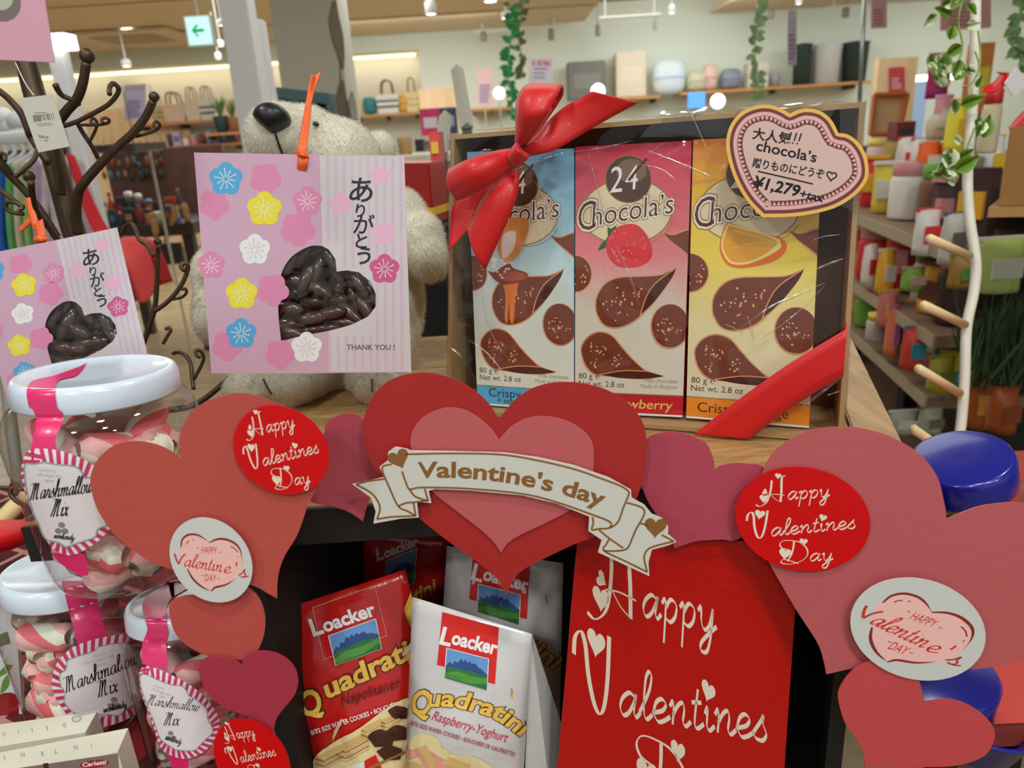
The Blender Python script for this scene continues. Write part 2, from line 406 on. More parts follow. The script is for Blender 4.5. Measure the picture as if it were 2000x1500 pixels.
def heart_pts(cx, cy, r, rot=0, n=28):
    c, q = math.cos(math.radians(rot)), math.sin(math.radians(rot)); out = []
    for k in range(n):
        t = 2*math.pi*k/n; x = r*math.sin(t)**3; y = -r*(13*math.cos(t)-5*math.cos(2*t)-2*math.cos(3*t)-math.cos(4*t))/16
        out.append((cx+x*c-y*q, cy+x*q+y*c))
    return out
def inset(pts, d):
    out = []; N = len(pts)
    A = sum(pts[i][0]*pts[(i+1) % N][1]-pts[(i+1) % N][0]*pts[i][1] for i in range(N)); sg = 1 if A > 0 else -1
    for i in range(N):
        t = Vector(pts[(i+1) % N][:2])-Vector(pts[i-1][:2])
        if t.length < 1e-6: t = Vector((1, 0))
        t.normalize(); out.append((pts[i][0]-t.y*d*sg, pts[i][1]+t.x*d*sg))
    return out
# ================================================================== ROOM
WY = 11.5; CZ = 2.65
wallm = mat((206, 204, 190), .9, k=1.0); walls2 = mat((200, 206, 192), .9, k=1.45); ceilw = mat((172, 154, 128), .7, k=1.85, var=.05, vscale=1); cline = mat((140, 118, 92), .7); ceilwhite = mat((208, 200, 184), .9, k=1.2)
floorm = wood((118, 102, 76), (142, 126, 98), 1.6, .35, (1, 9, 1)); lightwood = wood((196, 164, 124), (208, 178, 140), 2, .6, (8, 8, 1)); shelfw = mat((176, 128, 76), .5); dgrey = mat((56, 62, 60), .6, k=1)
def st(o): o['kind'] = 'structure'; return o
def at(x, y, Y): return PY(x, y, Y)
def sz(px, Y, y=250): return px*(PY(1000, y, Y)-CAM).dot(FW)/FPX
# floor of boards near enough to tell apart is one surface with board parts
FLM = floorm; fl = st(build('floor', [(-12, -3, -.02), (9, -3, -.02), (9, 13, -.02), (-12, 13, -.02)], [(0, 1, 2, 3)], mat((120, 98, 70), .6)))
for i in range(13):
    x0 = -8.0+i*.46; o = box('floor_board', (x0+.2, 6.2, -.019), (.452, 11, .019), floorm, fl)
for i in range(3): box('floor_board', (-1.8+i*3.0, 6.2, -.019), (2.99, 11, .018), floorm, fl)
xl = at(820, 100, WY-.4).x
st(box('wall_back', (-3.5, WY+.1, 0), (17, .2, 2.9), wallm)); st(box('wall_right', (8, 5, 0), (.2, 16, 2.9), wallm)); st(box('wall_left', (-11.5, 5, 0), (.2, 16, 2.9), wallm))
zc = at(700, 104, WY-.6).z
st(box('wall_soffit', ((xl-11.4)/2, WY-.3, zc), (11.4+xl, .6, 2.9-zc), walls2))       # dropped front over the lit recess
st(box('wall_panel', ((xl+7.9)/2, WY-.3, 0), (7.9-xl, .6, 2.9), walls2))
led = mat((255, 232, 196), .5, k=1, emit=3.2)
box('cove_light_strip', ((xl-11.4)/2, WY-.1, zc-.03), (11.2+xl, .12, .028), led, label='warm glowing light strip along the top of the recessed back wall', cat='light')
for x in (-9, -6.5, -4, -1.9): area((x, WY-.25, zc-.06), 2.2, .25, 6, (math.radians(12), 0, 0), (1, .86, .66))
# ceilings: timber panels, white raised part between
xa = at(1141, 42, WY-.9).x; xb = at(1388, 22, WY-.9).x
st(box('ceiling', (-1.7, 5, 2.92), (20.5, 16.5, .1), ceilwhite))
def cp_(x0, x1, y0, y1, nm='ceiling_panel'):
    o = st(box(nm, ((x0+x1)/2, (y0+y1)/2, CZ), (x1-x0, y1-y0, .05), ceilw)); return o
c1_ = cp_(-11.3, xa, 1.2, WY-.9); c2_ = cp_(xb, 7.8, 1.2, WY-.9)
for y in (3.2, 5.2, 7.4, 9.2):
    box('joint_strip', ((xa-11.3)/2, y, CZ-.006), (xa+11.2, .03, .006), cline, c1_); box('joint_strip', ((xb+7.8)/2, y, CZ-.006), (7.7-xb, .03, .006), cline, c2_)
for x in (-7.5, -4.6): box('joint_strip', (x, 6, CZ-.008), (.03, 9, .008), cline, c1_)
cornice = st(box('trim_1', (at(180, 8, 2.2).x, 2.35, CZ-.19), (1.6, .9, .12), mat((226, 222, 210), .8, k=1.3)))
# ceiling fittings
lampm = mat((255, 250, 240), .5, k=1, emit=9); lampw = mat((200, 200, 196), .4)
n_l = {}
def down(px, py, r, label):
    c = PZ(px, py, CZ-.004); t = root('downlight', c, label, 'downlight', 'ceiling downlights'); d = (c-CAM).dot(FW); R = r*d/FPX
    lathe('ring', c, (0, 0, 1), [(R*1.18, 0), (R*1.18, .004), (R, .004), (R*.98, -.004), (R*1.18, 0)], lampw, t, 20); lathe('diffuser', c, (0, 0, 1), [(0, -.003), (R, -.003), (R, .002)], lampm, t, 20)
down(250, 56, 13, 'large round downlight in the timber ceiling beside the air conditioner'); down(676, 58, 8, 'small round downlight right of the grey column'); down(958, 2, 12, 'round downlight at the top edge above the bow')
def spot(px, py, Y, label, on=True, r=9, L=20, tilt=0):
    c = at(px, py, Y); d = (c-CAM).dot(FW); R = r*d/FPX; H = L*d/FPX; t = root('spotlight', c, label, 'spotlight', 'ceiling track spotlights'); ax = (ZZ_+RT*tilt).normalized(); m = lampw if on else mat((120, 116, 106), .5)
    lathe('housing', c, ax, [(R*.9, 0), (R, .004), (R, H*.8), (R*.5, H), (0, H)], m, t, 18); lathe('lamp_face', c, ax, [(0, .003), (R*.88, .003)], lampm if on else mat((90, 88, 84), .5), t, 18); lathe('stem', c+ax*H, ZZ_, [(R*.15, -.01), (R*.15, max(.02, (2.92 if xa < c.x < xb or c.y > WY-.9 else CZ)-c.z-H))], m, t, 8)
ZZ_ = Vector((0, 0, 1))
for a_ in ((842,28,6.0,'lit cylindrical spotlight hanging near the top above the red bow',True,11,26), (248,130,8.6,'lit spotlight above the left end of the lit recess',True,9,14), (433,50,5.6,'lit oval spotlight topmost of the three beside the exit sign',True,7,12), (431,90,6.6,'lit round spotlight middle of the three beside the exit sign',True,7,11), (427,115,7.8,'lit spotlight lowest of the three beside the exit sign',True,6,12),
           (988,36,7.5,'lit spotlight at the head of the green garland',True,9,14), (1312,26,8.0,'lit spotlight in the raised white ceiling',True,6,16), (945,80,10.2,'unlit grey spotlight left of the green garland',False,6,18), (1077,78,10.2,'unlit grey spotlight between garland and grey box',False,6,20), (1168,70,10.2,'unlit pale spotlight above the grey storage box',False,5,20), (1280,58,10.0,'unlit pale spotlight above the white shirt',False,4,16), (1506,36,10.0,'unlit pale spotlight right of the pale garland',False,5,16), (1651,34,10.0,'unlit grey spotlight above the dark bins',False,7,18), (1560,8,7,'lit spotlight at the top above the hanging strip',True,6,14)):
    spot(*a_)
for (x0, y0, x1, y1, Y) in ((925,62,1100,50,10.2), (1170,36,1290,36,8.4), (1620,14,1700,8,10.0)):
    a_, b_ = at(x0, y0, Y), at(x1, y1, Y); b_.z = a_.z; o_ = tube('light_track', [a_, b_], .018, mat((190,188,178), .5), seg=6, smooth=False, label={925:'grey ceiling track left of the white ceiling',1170:'pale ceiling track in the raised ceiling',1620:'pale ceiling track over the bins'}[x0], cat='light track')
    for f_ in (.1, .9): v_ = a_.lerp(b_, f_); w_ = (2.92 if xa < v_.x < xb else CZ); box('hanger_rod', (v_.x, v_.y, min(v_.z, w_-.02)), (.012, .012, max(.02, w_-v_.z)), lampw, o_)
c = PZ(250, 66, CZ); ac = root('air_conditioner', c-Vector((0, 0, .02)), 'square ceiling air conditioner cassette behind the large downlight', 'air conditioner'); box('panel', tuple(c-Vector((0, -.15, .040))), (1.2, 1.2, .028), mat((190,176,152), .6), ac); box('grille', tuple(c-Vector((0, -.15, .047))), (.7, .7, .006), mat((150,136,114), .6), ac)
# columns and posts
col = at(600, 120, 5.2); xw = sz(122, 5.2); st(box('column', (col.x+.02, 5.2+xw/2, 0), (xw, xw, CZ), mat((176, 174, 162), .8)))
def post(px0, py0, px1, py1, Y, w, m, label, cat='post'):
    a_, b_ = at(px0, py0, Y), at(px1, py1, Y); xx = (a_.x+b_.x)/2; return box('post', (xx, Y, 0), (w, w, max(a_.z, b_.z)), m, label=label, cat=cat, bevel=.004)
pw = mat((214, 218, 214), .6, k=1.8); post(458, -20, 494, 200, 3.0, sz(52, 3.0), pw, 'thick white post left of the bear running up to the ceiling'); post(505, 40, 517, 160, 3.35, sz(26, 3.35), mat((214,222,216), .6), 'slim pale post just right of the thick white post')
post(118, 80, 150, 300, 3.6, sz(28, 3.6), mat((214,222,224), .5), 'white pole with a lamp head behind the metal tree'); c = at(113, 78, 3.55); box('lamp_head', tuple(c-Vector((0, 0, .04))), (.11, .1, .06), mat((255,255,250), .5, k=1, emit=4), label='bright lamp head on the white pole behind the tree', cat='lamp')
pn = at(857, 220, 9.0); st(box('partition_panel', (pn.x, 9.05, 0), (sz(72, 9), .08, at(857, 172, 9).z), lightwood)); 
# exit sign
ex = at(388, 60, 4.2); w_ = sz(42, 4.2); h_ = sz(46, 4.2); es = root('exit_sign', ex-Vector((0, 0, h_/2)), 'small glowing exit sign with a green arrow pointing left', 'sign'); box('casing', (ex.x, 4.23, ex.z-h_/2-.008), (w_+.02, .05, h_+.016), mat((190,198,190), .5), es)
box('face', (ex.x, 4.203, ex.z-h_/2), (w_, .006, h_), mat((196, 255, 246), .5, k=1, emit=1.1), es)
ep = Plane((ex.x, 4.1995, ex.z), (0, -1, 0)); a = Art(crop(0, 0, 3.75)); gm_ = mat((0, 170, 96), .5, k=1, emit=.6); a.poly([(1402,222),(1440,175),(1452,190),(1430,214),(1495,208),(1496,232),(1432,238),(1462,262),(1448,272)], gm_); a.build(ep, es, h0=.001, step=.0005, names={'artwork': 'arrow'}); tube('rod', [ex+Vector((0, .03, h_/2)), Vector((ex.x, 4.23, CZ))], .006, lampw, es, 6)
# hanging driftwood strips, garlands
dw = mat((104, 92, 74), .7, var=.35, vscale=20); dwr = root('driftwood_hanging', at(655, 100, 2.6), 'hanging driftwood ornament in front of the grey column', 'ornament')
loft('strip', [at(x, y, 2.6) for x, y in ((648,2),(641,40),(648,80),(660,115),(664,135))], [at(x, y, 2.62) for x, y in ((652,6),(660,35),(668,70),(668,105),(666,135))], dw, dwr, th=.01); loft('strip', [at(x, y, 2.6) for x, y in ((664,155),(656,190),(662,228))], [at(x, y, 2.62) for x, y in ((665,155),(676,195),(686,236))], dw, dwr, th=.01); loft('strip', [at(x, y, 2.6) for x, y in ((684,178),(680,205),(686,235))], [at(x, y, 2.62) for x, y in ((685,178),(693,205),(696,235))], mat((150,144,130), .7, var=.3, vscale=20), dwr, th=.008); tube('cord', [at(664,130,2.6), at(665,158,2.6)], .003, dw, dwr, 5); tube('cord', [Vector((at(660,0,2.6).x, 2.61, CZ)), at(655,6,2.6)], .003, dw, dwr, 5)
def garland(px, y0, y1, Y, m, label, n, seed, s=.03):
    random.seed(seed); t = root('leaf_garland', at(px, y1, Y), label, 'garland'); pts = [at(px+4*math.sin(k*1.1), y0+(y1-y0)*k/8, Y) for k in range(9)]; tube('stem', pts, .004, m, t, 5); me = None
    for i in range(n):
        f = i/(n-1)*8; k = min(int(f), 7); p = pts[k].lerp(pts[k+1], f-k)
        X = Vector((random.uniform(-1, 1), random.uniform(-.6, .6), random.uniform(-.5, .6))).normalized(); Y_ = X.cross(Vector((random.uniform(-1, 1), 1, random.uniform(-.3, .3)))).normalized(); N_ = X.cross(Y_); L = s*random.uniform(.8, 1.5)
        vs = [p, p+X*L*.3+Y_*L*.35, p+X*L*.7+Y_*L*.28, p+X*L*1.1, p+X*L*.7-Y_*L*.28, p+X*L*.3-Y_*L*.35, p+X*L*.5-N_*L*.12]; o = build('leaf', vs, [(0,1,6),(1,2,6),(2,3,6),(3,4,6),(4,5,6),(5,0,6)], m, t)
gA = mat((60, 150, 84), .5, var=.4, vscale=12); gB = mat((104, 116, 70), .6, var=.3, vscale=12); gC = mat((156, 190, 140), .6, var=.35, vscale=14)
garland(996, 10, 232, 5.0, gA, 'bright green leaf garland hanging left of the red bow loop', 60, 1, .045); garland(1017, -20, 150, 5.6, gB, 'olive leaf garland, the shorter one beside the bright green garland', 40, 2, .045); garland(1478, -20, 195, 5.0, gC, 'pale variegated garland hanging before the white wall', 60, 3, .05); garland(1990, -10, 135, 2.2, mat((110,140,90), .6, var=.4, vscale=20), 'leaf garland at the top right corner', 30, 4, .03)
# ------------------------------------------------------------------ generic goods
def hue(c):
    return mat(c, .5, var=.12, vscale=25)
def P_item(kind, x0, y0, x1, y1, Y, cols, label, cat, group=None, z=None, rot=0, dep=None):
    b = at((x0+x1)/2, y1, Y); d = (b-CAM).dot(FW); w_ = (x1-x0)*d/FPX; h_ = (y1-y0)*d/FPX*1.02; dp = dep or min(w_, .25)*.7; cx, cy, cz = b.x, Y+dp/2, (z if z is not None else b.z)
    c0 = cols[0]; c1 = cols[1] if len(cols) > 1 else cols[0]; m0, m1 = hue(c0), hue(c1)
    t = root(kind, (cx, cy, cz), label, cat, group)
    if kind in ('tote_bag', 'basket'):
        q0 = [Vector((cx+sx*w_*.42, cy+sy*dp*.4, cz)) for sx, sy in ((-1,-1),(1,-1),(1,1),(-1,1))]; hh = h_*.58; q1 = [Vector((cx+sx*w_*.5, cy+sy*dp*.5, cz+hh)) for sx, sy in ((-1,-1),(1,-1),(1,1),(-1,1))]; hexa('body', q0, q1, m0, t, .006)
        if len(cols) > 1:
            for k in range(2): zz = cz+hh*(.3+.3*k); box('stripe', (cx, cy-dp*.47, zz), (w_*.92, dp*.04, hh*.1), m1, t)
        hm = hue(cols[2]) if len(cols) > 2 else m1
        for sy in (-.4, .4): tube('handle', [Vector((cx-w_*.25, cy+sy*dp, cz+hh*.85)), Vector((cx-w_*.2, cy+sy*dp, cz+h_*.9)), Vector((cx, cy+sy*dp, cz+h_)), Vector((cx+w_*.2, cy+sy*dp, cz+h_*.9)), Vector((cx+w_*.25, cy+sy*dp, cz+hh*.85))], max(.006, w_*.035), hm, t, 6)
    elif kind in ('jar_of_goods', 'bottle', 'cup', 'bin', 'pot'):
        R = w_/2; pr = {'jar_of_goods': [(0,0),(R*.92,0),(R,h_*.05),(R,h_*.66),(R*.8,h_*.76),(0,h_*.76)], 'bottle': [(0,0),(R*.95,0),(R,h_*.04),(R,h_*.55),(R*.4,h_*.75),(R*.36,h_*.9),(0,h_*.9)], 'cup': [(0,0),(R*.8,0),(R,h_*.9),(R*.95,h_),(R*.9,h_*.9),(0,h_*.86)], 'bin': [(0,0),(R*.9,0),(R,h_*.93),(R*1.04,h_*.94),(0,h_*.94)], 'pot': [(0,0),(R*.75,0),(R,h_*.45),(R*.94,h_*.5),(0,h_*.42)]}[kind]
        lathe('body', (cx, cy, cz), (0,0,1), pr, m0, t, 20)
        if kind == 'jar_of_goods': lathe('lid', (cx, cy, cz), (0,0,1), [(0,h_*.76),(R*.9,h_*.76),(R*.9,h_*.97),(0,h_)], m1, t, 20)
        if kind == 'bottle': lathe('cap', (cx, cy, cz), (0,0,1), [(0,h_*.9),(R*.42,h_*.9),(R*.42,h_*.99),(0,h_)], m1, t, 14)
        if kind == 'bin': lathe('lid', (cx, cy, cz), (0,0,1), [(0,h_*.94),(R*1.06,h_*.94),(R*1.05,h_*.97),(R*.4,h_),(0,h_)], m1, t, 20)
        if kind == 'pot':
            random.seed(int(x0*7+y0)); vs, fs = [], []
            for i in range(26):
                an = random.uniform(0, 6.28); ll = h_*random.uniform(.45, .75); o_ = Vector((cx, cy, cz+h_*.42)); tip = o_+Vector((math.cos(an)*R*1.3, math.sin(an)*R*1.3, ll)); s_ = Vector((-math.sin(an), math.cos(an), 0))*R*.09; k = len(vs); vs += [o_-s_, o_+s_, o_.lerp(tip, .6)+s_+Vector((0,0,ll*.15)), o_.lerp(tip, .6)-s_+Vector((0,0,ll*.15)), tip]; fs += [(k,k+1,k+2,k+3),(k+3,k+2,k+4)]
            build('leaves', vs, fs, m1, t, kind='stuff')
    elif kind in ('snack_pouch', 'paper_bag'):
        N = 6; vs, fs = [], []
        for s in (-1, 1):
            for j in range(N+1):
                for i in range(N+1):
                    u, v = i/N, j/N; bl = dp*.5*math.sin(math.pi*u)**.5*min(1, (1-v)*2.2)**.7; vs.append(Vector((cx+(u-.5)*w_*(1-.04*math.sin(math.pi*v)), cy+s*(bl+.0004), cz+v*h_)))
        for s in (0, 1):
            for j in range(N):
                for i in range(N): k = s*49+j*7+i; f = (k, k+1, k+8, k+7); fs.append(f if not s else f[::-1])
        rim = [i for i in range(7)]+[j*7+6 for j in range(1, 7)]+[42+i for i in range(5, -1, -1)]+[j*7 for j in range(5, 0, -1)]
        for k in range(len(rim)): a1, b1_ = rim[k], rim[(k+1) % len(rim)]; fs.append((a1, b1_, b1_+49, a1+49))
        bm_fix(build('pouch_body', vs, fs, m0, t, True)); box('printed_panel', (cx, cy-dp*.5, cz+h_*.28), (w_*.62, .003, h_*.36), m1, t); box('top_seal', (cx, cy, cz+h_*.93), (w_, .006, h_*.07), m1, t)
    elif kind == 'folded_cloth' or kind == 'cushion':
        vs, fs = blob((cx, cy, cz+h_/2), (w_/2, dp/2, h_/2), (Vector((1,0,0)), Vector((0,1,0)), Vector((0,0,1))), 16, 10)
        vs = [Vector((cx+math.copysign(abs((v.x-cx)/(w_/2))**.5, v.x-cx)*w_/2, v.y, cz+h_/2+math.copysign(abs((v.z-cz-h_/2)/(h_/2))**.6, v.z-cz-h_/2)*h_/2)) for v in vs]; build('padding', vs, fs, m0, t, True); box('seam', (cx, cy-dp*.49, cz+h_*.45), (w_*.9, .004, h_*.06), m1, t)
    else:   # carton, book, frame
        box('body', (cx, cy, cz), (w_, dp, h_), m0, t, bevel=min(w_, h_)*.03); box('printed_panel', (cx, cy-dp/2-.001, cz+h_*.3), (w_*.7, .004, h_*.38), m1, t)
    if rot: t.rotation_euler = (0, 0, rot)
    return t
def shelf(x0, y0, x1, y1, Y, dep, label, group=None, m=None, brackets=True):
    a_, b_ = at(x0, y0, Y), at(x1, y1, Y); z = (a_.z+b_.z)/2; t = root('wall_shelf', ((a_.x+b_.x)/2, Y+dep/2, z-.03), label, 'shelf', group); box('board', ((a_.x+b_.x)/2, Y+dep/2, z-.035), (b_.x-a_.x, dep, .034), m or shelfw, t)
    for k in range(3): xx = a_.x+(b_.x-a_.x)*(.08+.42*k); box('bracket', (xx, Y+dep/2, z-.09), (.02, dep*.9, .054), dgrey, t)
    return z
BY = WY-.42; RY = WY-1.02
s1_ = shelf(255, 243, 440, 232, BY, .4, 'upper wooden shelf of handbags in the lit recess behind the tree'); s2_ = shelf(400, 262, 475, 255, BY-.3, .3, 'short wooden shelf below the potted plants'); s3_ = shelf(320, 288, 470, 276, BY, .4, 'wooden shelf of small goods under the handbag shelf'); s4_ = shelf(340, 328, 470, 320, BY, .4, 'wooden shelf with pastel goods under the small goods shelf'); s5_ = shelf(335, 380, 470, 372, BY, .4, 'low wooden shelf beside the pink pack')
s6_ = shelf(686, 225, 822, 218, BY, .4, 'wooden shelf of handbags right of the grey column'); s7_ = shelf(918, 212, 1000, 208, RY, .4, 'wooden shelf end behind the red bow'); s8_ = shelf(1330, 184, 1702, 153, RY, .42, 'long wooden shelf carrying the bins on the white wall'); s9_ = shelf(1180, 192, 1290, 186, RY, .4, 'wooden shelf under the rattan panel')
BG = 'handbags in the lit recess'
for k_, x0, y0, x1, y1, cs, lb in (('tote_bag',300,196,325,244,((178,160,100),(120,110,70)),'olive basket bag leftmost on the upper recess shelf'), ('tote_bag',320,190,366,243,((204,176,160),(204,176,160),(90,70,60)),'blush pink handbag on the upper recess shelf'), ('tote_bag',364,180,395,240,((206,190,170),(206,190,170),(40,40,40)),'cream handbag with black handles on the upper recess shelf'), ('tote_bag',392,178,424,238,((210,206,196),(50,50,56),(70,60,50)),'navy striped tote bag on the upper recess shelf')):
    P_item(k_, x0, y0, x1, y1, BY+.02, cs, lb, 'bag', BG, s1_)
for x0, y0, x1, y1, cs, lb in ((416,190,446,250,((34,62,66),(90,130,80)),'teal potted plant beside the striped tote bag'), (444,196,466,250,((140,90,60),(80,110,60)),'terracotta potted plant beside the white post')): P_item('pot', x0, y0, x1, y1, BY-.28, cs, lb, 'plant', None, s2_)
for i, (x0, x1, y0, y1, cs, kd) in enumerate(((690,706,188,224,((206,186,160),),'carton'), (709,736,190,222,((44,110,120),(44,90,100)),'folded_cloth'), (736,782,162,221,((214,210,200),(60,60,60),(110,80,60)),'tote_bag'), (780,800,186,220,((196,150,60),(160,120,50)),'folded_cloth'), (793,820,158,219,((210,190,140),(190,160,100),(120,100,60)),'tote_bag'))):
    P_item(kd, x0, y0, x1, y1, BY+.02, cs, ('small cream box at the left end of the right recess shelf','teal clutch on the right recess shelf','white tote bag with black stripes on the right recess shelf','mustard clutch on the right recess shelf','straw bag with handles on the right recess shelf')[i], 'bag' if i else 'box', None, s6_)
random.seed(21)
pal = [((210,206,196),'white'), ((176,120,60),'ochre'), ((90,90,120),'slate blue'), ((190,120,130),'dusty pink'), ((60,70,90),'navy'), ((200,160,90),'straw yellow'), ((120,60,60),'wine red'), ((120,150,190),'light blue'), ((170,150,180),'lilac'), ((60,60,56),'charcoal'), ((150,170,140),'sage green')]
ordn = ['leftmost', 'second from left', 'third from left', 'fourth from left', 'fifth from left', 'sixth from left', 'seventh from left', 'eighth from left', 'ninth from left', 'tenth from left', 'eleventh from left', 'twelfth from left']
def row(xs, x1, y, h0, h1, Y, z, where, kinds, slope=-.07, gap=2, pw=(9, 16), palette=None, cat=None, group=None):
    x = xs; i = 0
    while x < x1 and i < 12:
        w_ = random.uniform(*pw); h_ = random.uniform(h0, h1); kd = random.choice(kinds); (c0, n0), (c1, n1) = random.sample(palette or pal, 2); yy = y+(x-xs)*slope
        nm = {'jar_of_goods': 'jar', 'bottle': 'bottle', 'carton': 'box', 'snack_pouch': 'pouch', 'cup': 'cup', 'paper_bag': 'paper bag', 'folded_cloth': 'folded cloth'}[kd]
        P_item(kd, x, yy-h_, x+w_, yy, Y, (c0, c1), f'{n0} {nm} on the {where}, {ordn[i]}', nm, group or f'goods on the {where}', z); x += w_+gap; i += 1
row(328, 470, 287, 14, 26, BY+.05, s3_, 'shelf under the handbags', ('jar_of_goods','carton','cup')); row(345, 378, 327, 12, 28, BY+.05, s4_, 'pastel goods shelf', ('cup','jar_of_goods'), pw=(12, 18)); row(340, 378, 380, 14, 34, BY+.05, s5_, 'low shelf beside the pink pack', ('cup','bottle','carton'), pw=(10, 16))
# poster stand, wood panel
def poster(x0, y0, x1, y1, Y, m0, m1, label, lines=4, frame=None, text=None, tm_=None, hang=0):
    c = [at(x0, y0, Y), at(x1, y0, Y), at(x1, y1, Y), at(x0, y1, Y)]; c[1].z = c[0].z; c[2].z = c[3].z; t = hexa('poster', c, [v+Vector((0, .01, 0)) for v in c], m0, label=label, cat='poster'); pl = Plane(c[0]-Vector((0, .001, 0)), (0, -1, 0)); a = Art(); k = (x1-x0)
    for i in range(lines): y = y0+(y1-y0)*(.45+.5*i/lines); a.line([(x0+k*.15, y), (x0+k*random.uniform(.6, .85), y)], (y1-y0)*.04, m1, sm=0)
    if text: a.text(text, x0+k*.12, y0+(y1-y0)*.32, (y1-y0)*.25, tm_ or m1, 0, 0, .02, wfit=k*.76)
    a.build(pl, t, h0=.001, step=.0008); cx_ = (c[0]+c[1])/2
    if hang == 1: w_ = 2.92 if xa < cx_.x < xb else CZ; tube('cord', [cx_, Vector((cx_.x, cx_.y, max(w_, cx_.z+.02)))], .003, mat((190,188,180), .5), t, 5, n=0)
    if hang == 2: b_ = (c[2]+c[3])/2; box('pole', (b_.x, b_.y+.01, 0), (.012, .012, b_.z), mat((170,168,150), .4), t)
    return t
lil = mat((190, 178, 200), .5); lil2 = mat((120, 100, 150), .5); rdp = mat((186, 60, 70), .5)
poster(243, 166, 284, 236, 4.6, lil, lil2, 'lilac poster in a clear stand before the lit recess', 6, text='SALE' if 0 else None); poster(1036, 112, 1080, 162, 6.5, mat((200,192,206), .5), lil2, 'lilac poster reading 15% in a clear stand above the bow', 3, text='15%', tm_=mat((200,80,90), .5)); poster(1702, -10, 1732, 56, 4.5, mat((196,160,164), .5), mat((150,90,110), .5), 'pink poster hanging at the top right of the bins', 5, hang=1); poster(1737, 132, 1767, 180, 7.045, mat((176,60,66), .5), mat((220,190,190), .5), 'red poster on the pale wood panel', 4); poster(1538, 22, 1556, 128, 5.5, mat((184,178,196), .5), mat((150,110,150), .5), 'narrow lilac banner hanging before the dark bin', 6, hang=1); poster(932, 134, 962, 208, 8.0, mat((206,170,170), .5), mat((110,110,160), .5), 'tall pink and blue poster behind the bow loop', 6, hang=2); poster(1838, -20, 1935, 60, 4.0, mat((196,150,150), .5), mat((160,110,110), .5), 'pink poster behind the ivy at the top right', 5, hang=1)
for (px, py, pz, Y) in ((264,163,240,4.6), (1058,108,165,6.5)):
    a_ = at(px-26, py+6, Y-.02); b_ = at(px+28, py+4, Y-.02); sw_ = tube('stand_wire', [a_-Vector((0,0,.35)), a_, b_, b_-Vector((0,0,.35)), a_-Vector((0,0,.35))], .004, mat((170,168,150), .4), seg=5, n=0, label=('thin metal frame around the left lilac poster' if px < 500 else 'thin metal frame around the poster reading 15%'), cat='frame')
    pc = (a_+b_)/2; box('pole', (pc.x, pc.y, 0), (.012, .012, pc.z-.35), mat((170,168,150), .4), sw_)
st(box('wall_panel', (at(300, 250, WY-.45).x-.4, WY-.05, 0), (sz(200, WY), .08, at(300, 208, WY-.1).z), lightwood)); a_ = at(1750, 150, 7.0); st(box('partition_panel', (a_.x+.04, 7.1, 0), (sz(76, 7.0), .08, at(1750, 112, 7.0).z), lightwood))
# long right shelf
def lampstem(o, c, y=None): box('stem', (c.x, c.y, 0), (.014, .014, c.z-.03), mat((170,168,160), .5), o)
for kd, x0, y0, x1, y1, cs, lb, ct, z in (('carton',1110,124,1184,192,((104,104,98),(120,120,112)),'grey lidded storage box behind the bow tail','box',s9_), ('carton',1204,110,1262,190,((200,186,164),(206,192,170)),'pale rattan panel standing right of the grey box','panel',s9_), ('cup',1224,152,1236,182,((214,150,60),),'orange cup before the rattan panel','cup',s9_), ('cup',1238,152,1252,182,((214,196,110),),'yellow cup before the rattan panel','cup',s9_),
    ('folded_cloth',1276,132,1342,196,((190,200,206),(160,170,190)),'white and pale blue garment draped over a hanger','garment',s9_), ('cushion',1344,128,1384,166,((180,176,150),(160,160,140)),'sage patterned plate leaning on the long shelf','plate',s8_), ('cushion',1376,130,1404,178,((200,170,160),(180,120,110)),'pink slipper-shaped pad on the long shelf','pad',s8_), ('folded_cloth',1410,134,1450,172,((120,126,140),(110,116,130)),'slate grey folded towel on the long shelf','towel',s8_), ('carton',1460,126,1500,170,((190,186,172),(176,180,176)),'pale grey box on the long shelf behind the garland','box',s8_), ('cup',1508,146,1528,166,((150,140,150),(90,80,90)),'small patterned cup on the long shelf','cup',s8_),
    ('bin',1553,92,1588,166,((46,60,56),(40,54,50)),'dark green lidded bin left of the white one','bin',s8_), ('bin',1594,90,1644,162,((206,206,210),(196,196,196)),'shiny white lidded bin between the dark bins','bin',s8_), ('bin',1650,86,1698,158,((44,58,54),(38,50,46)),'dark green lidded bin right of the white one','bin',s8_)):
    P_item(kd, x0, y0, x1, y1, RY+.04, cs, lb, ct, None, z, dep=.22)
scr = mat((90, 160, 230), .5, k=1, emit=.9); c = at(1360, 196, RY-.3); o_ = box('screen', (c.x, RY-.3, c.z-.1), (.22, .03, .2), scr, label='small bright blue screen behind the top of the gift tray', cat='screen'); box('stand', (c.x, RY-.3, 0), (.05, .03, c.z-.1), dgrey, o_); 
c = at(1402, 198, 6); o_ = ball('round_lamp', c, .055, mat((255,255,255), .5, k=1, emit=4), label='small round white lamp above the gift tray', cat='lamp'); lampstem(o_, c); c = at(1168, 178, 5); o_ = ball('round_lamp', c, .045, mat((255,255,255), .5, k=1, emit=5), label='small bright lamp just above the bow tail tip', cat='lamp'); lampstem(o_, c); c = at(975, 182, 7); o_ = ball('round_lamp', c, .05, mat((255,255,255), .5, k=1, emit=5), label='small bright lamp left of the red bow loop', cat='lamp'); lampstem(o_, c)
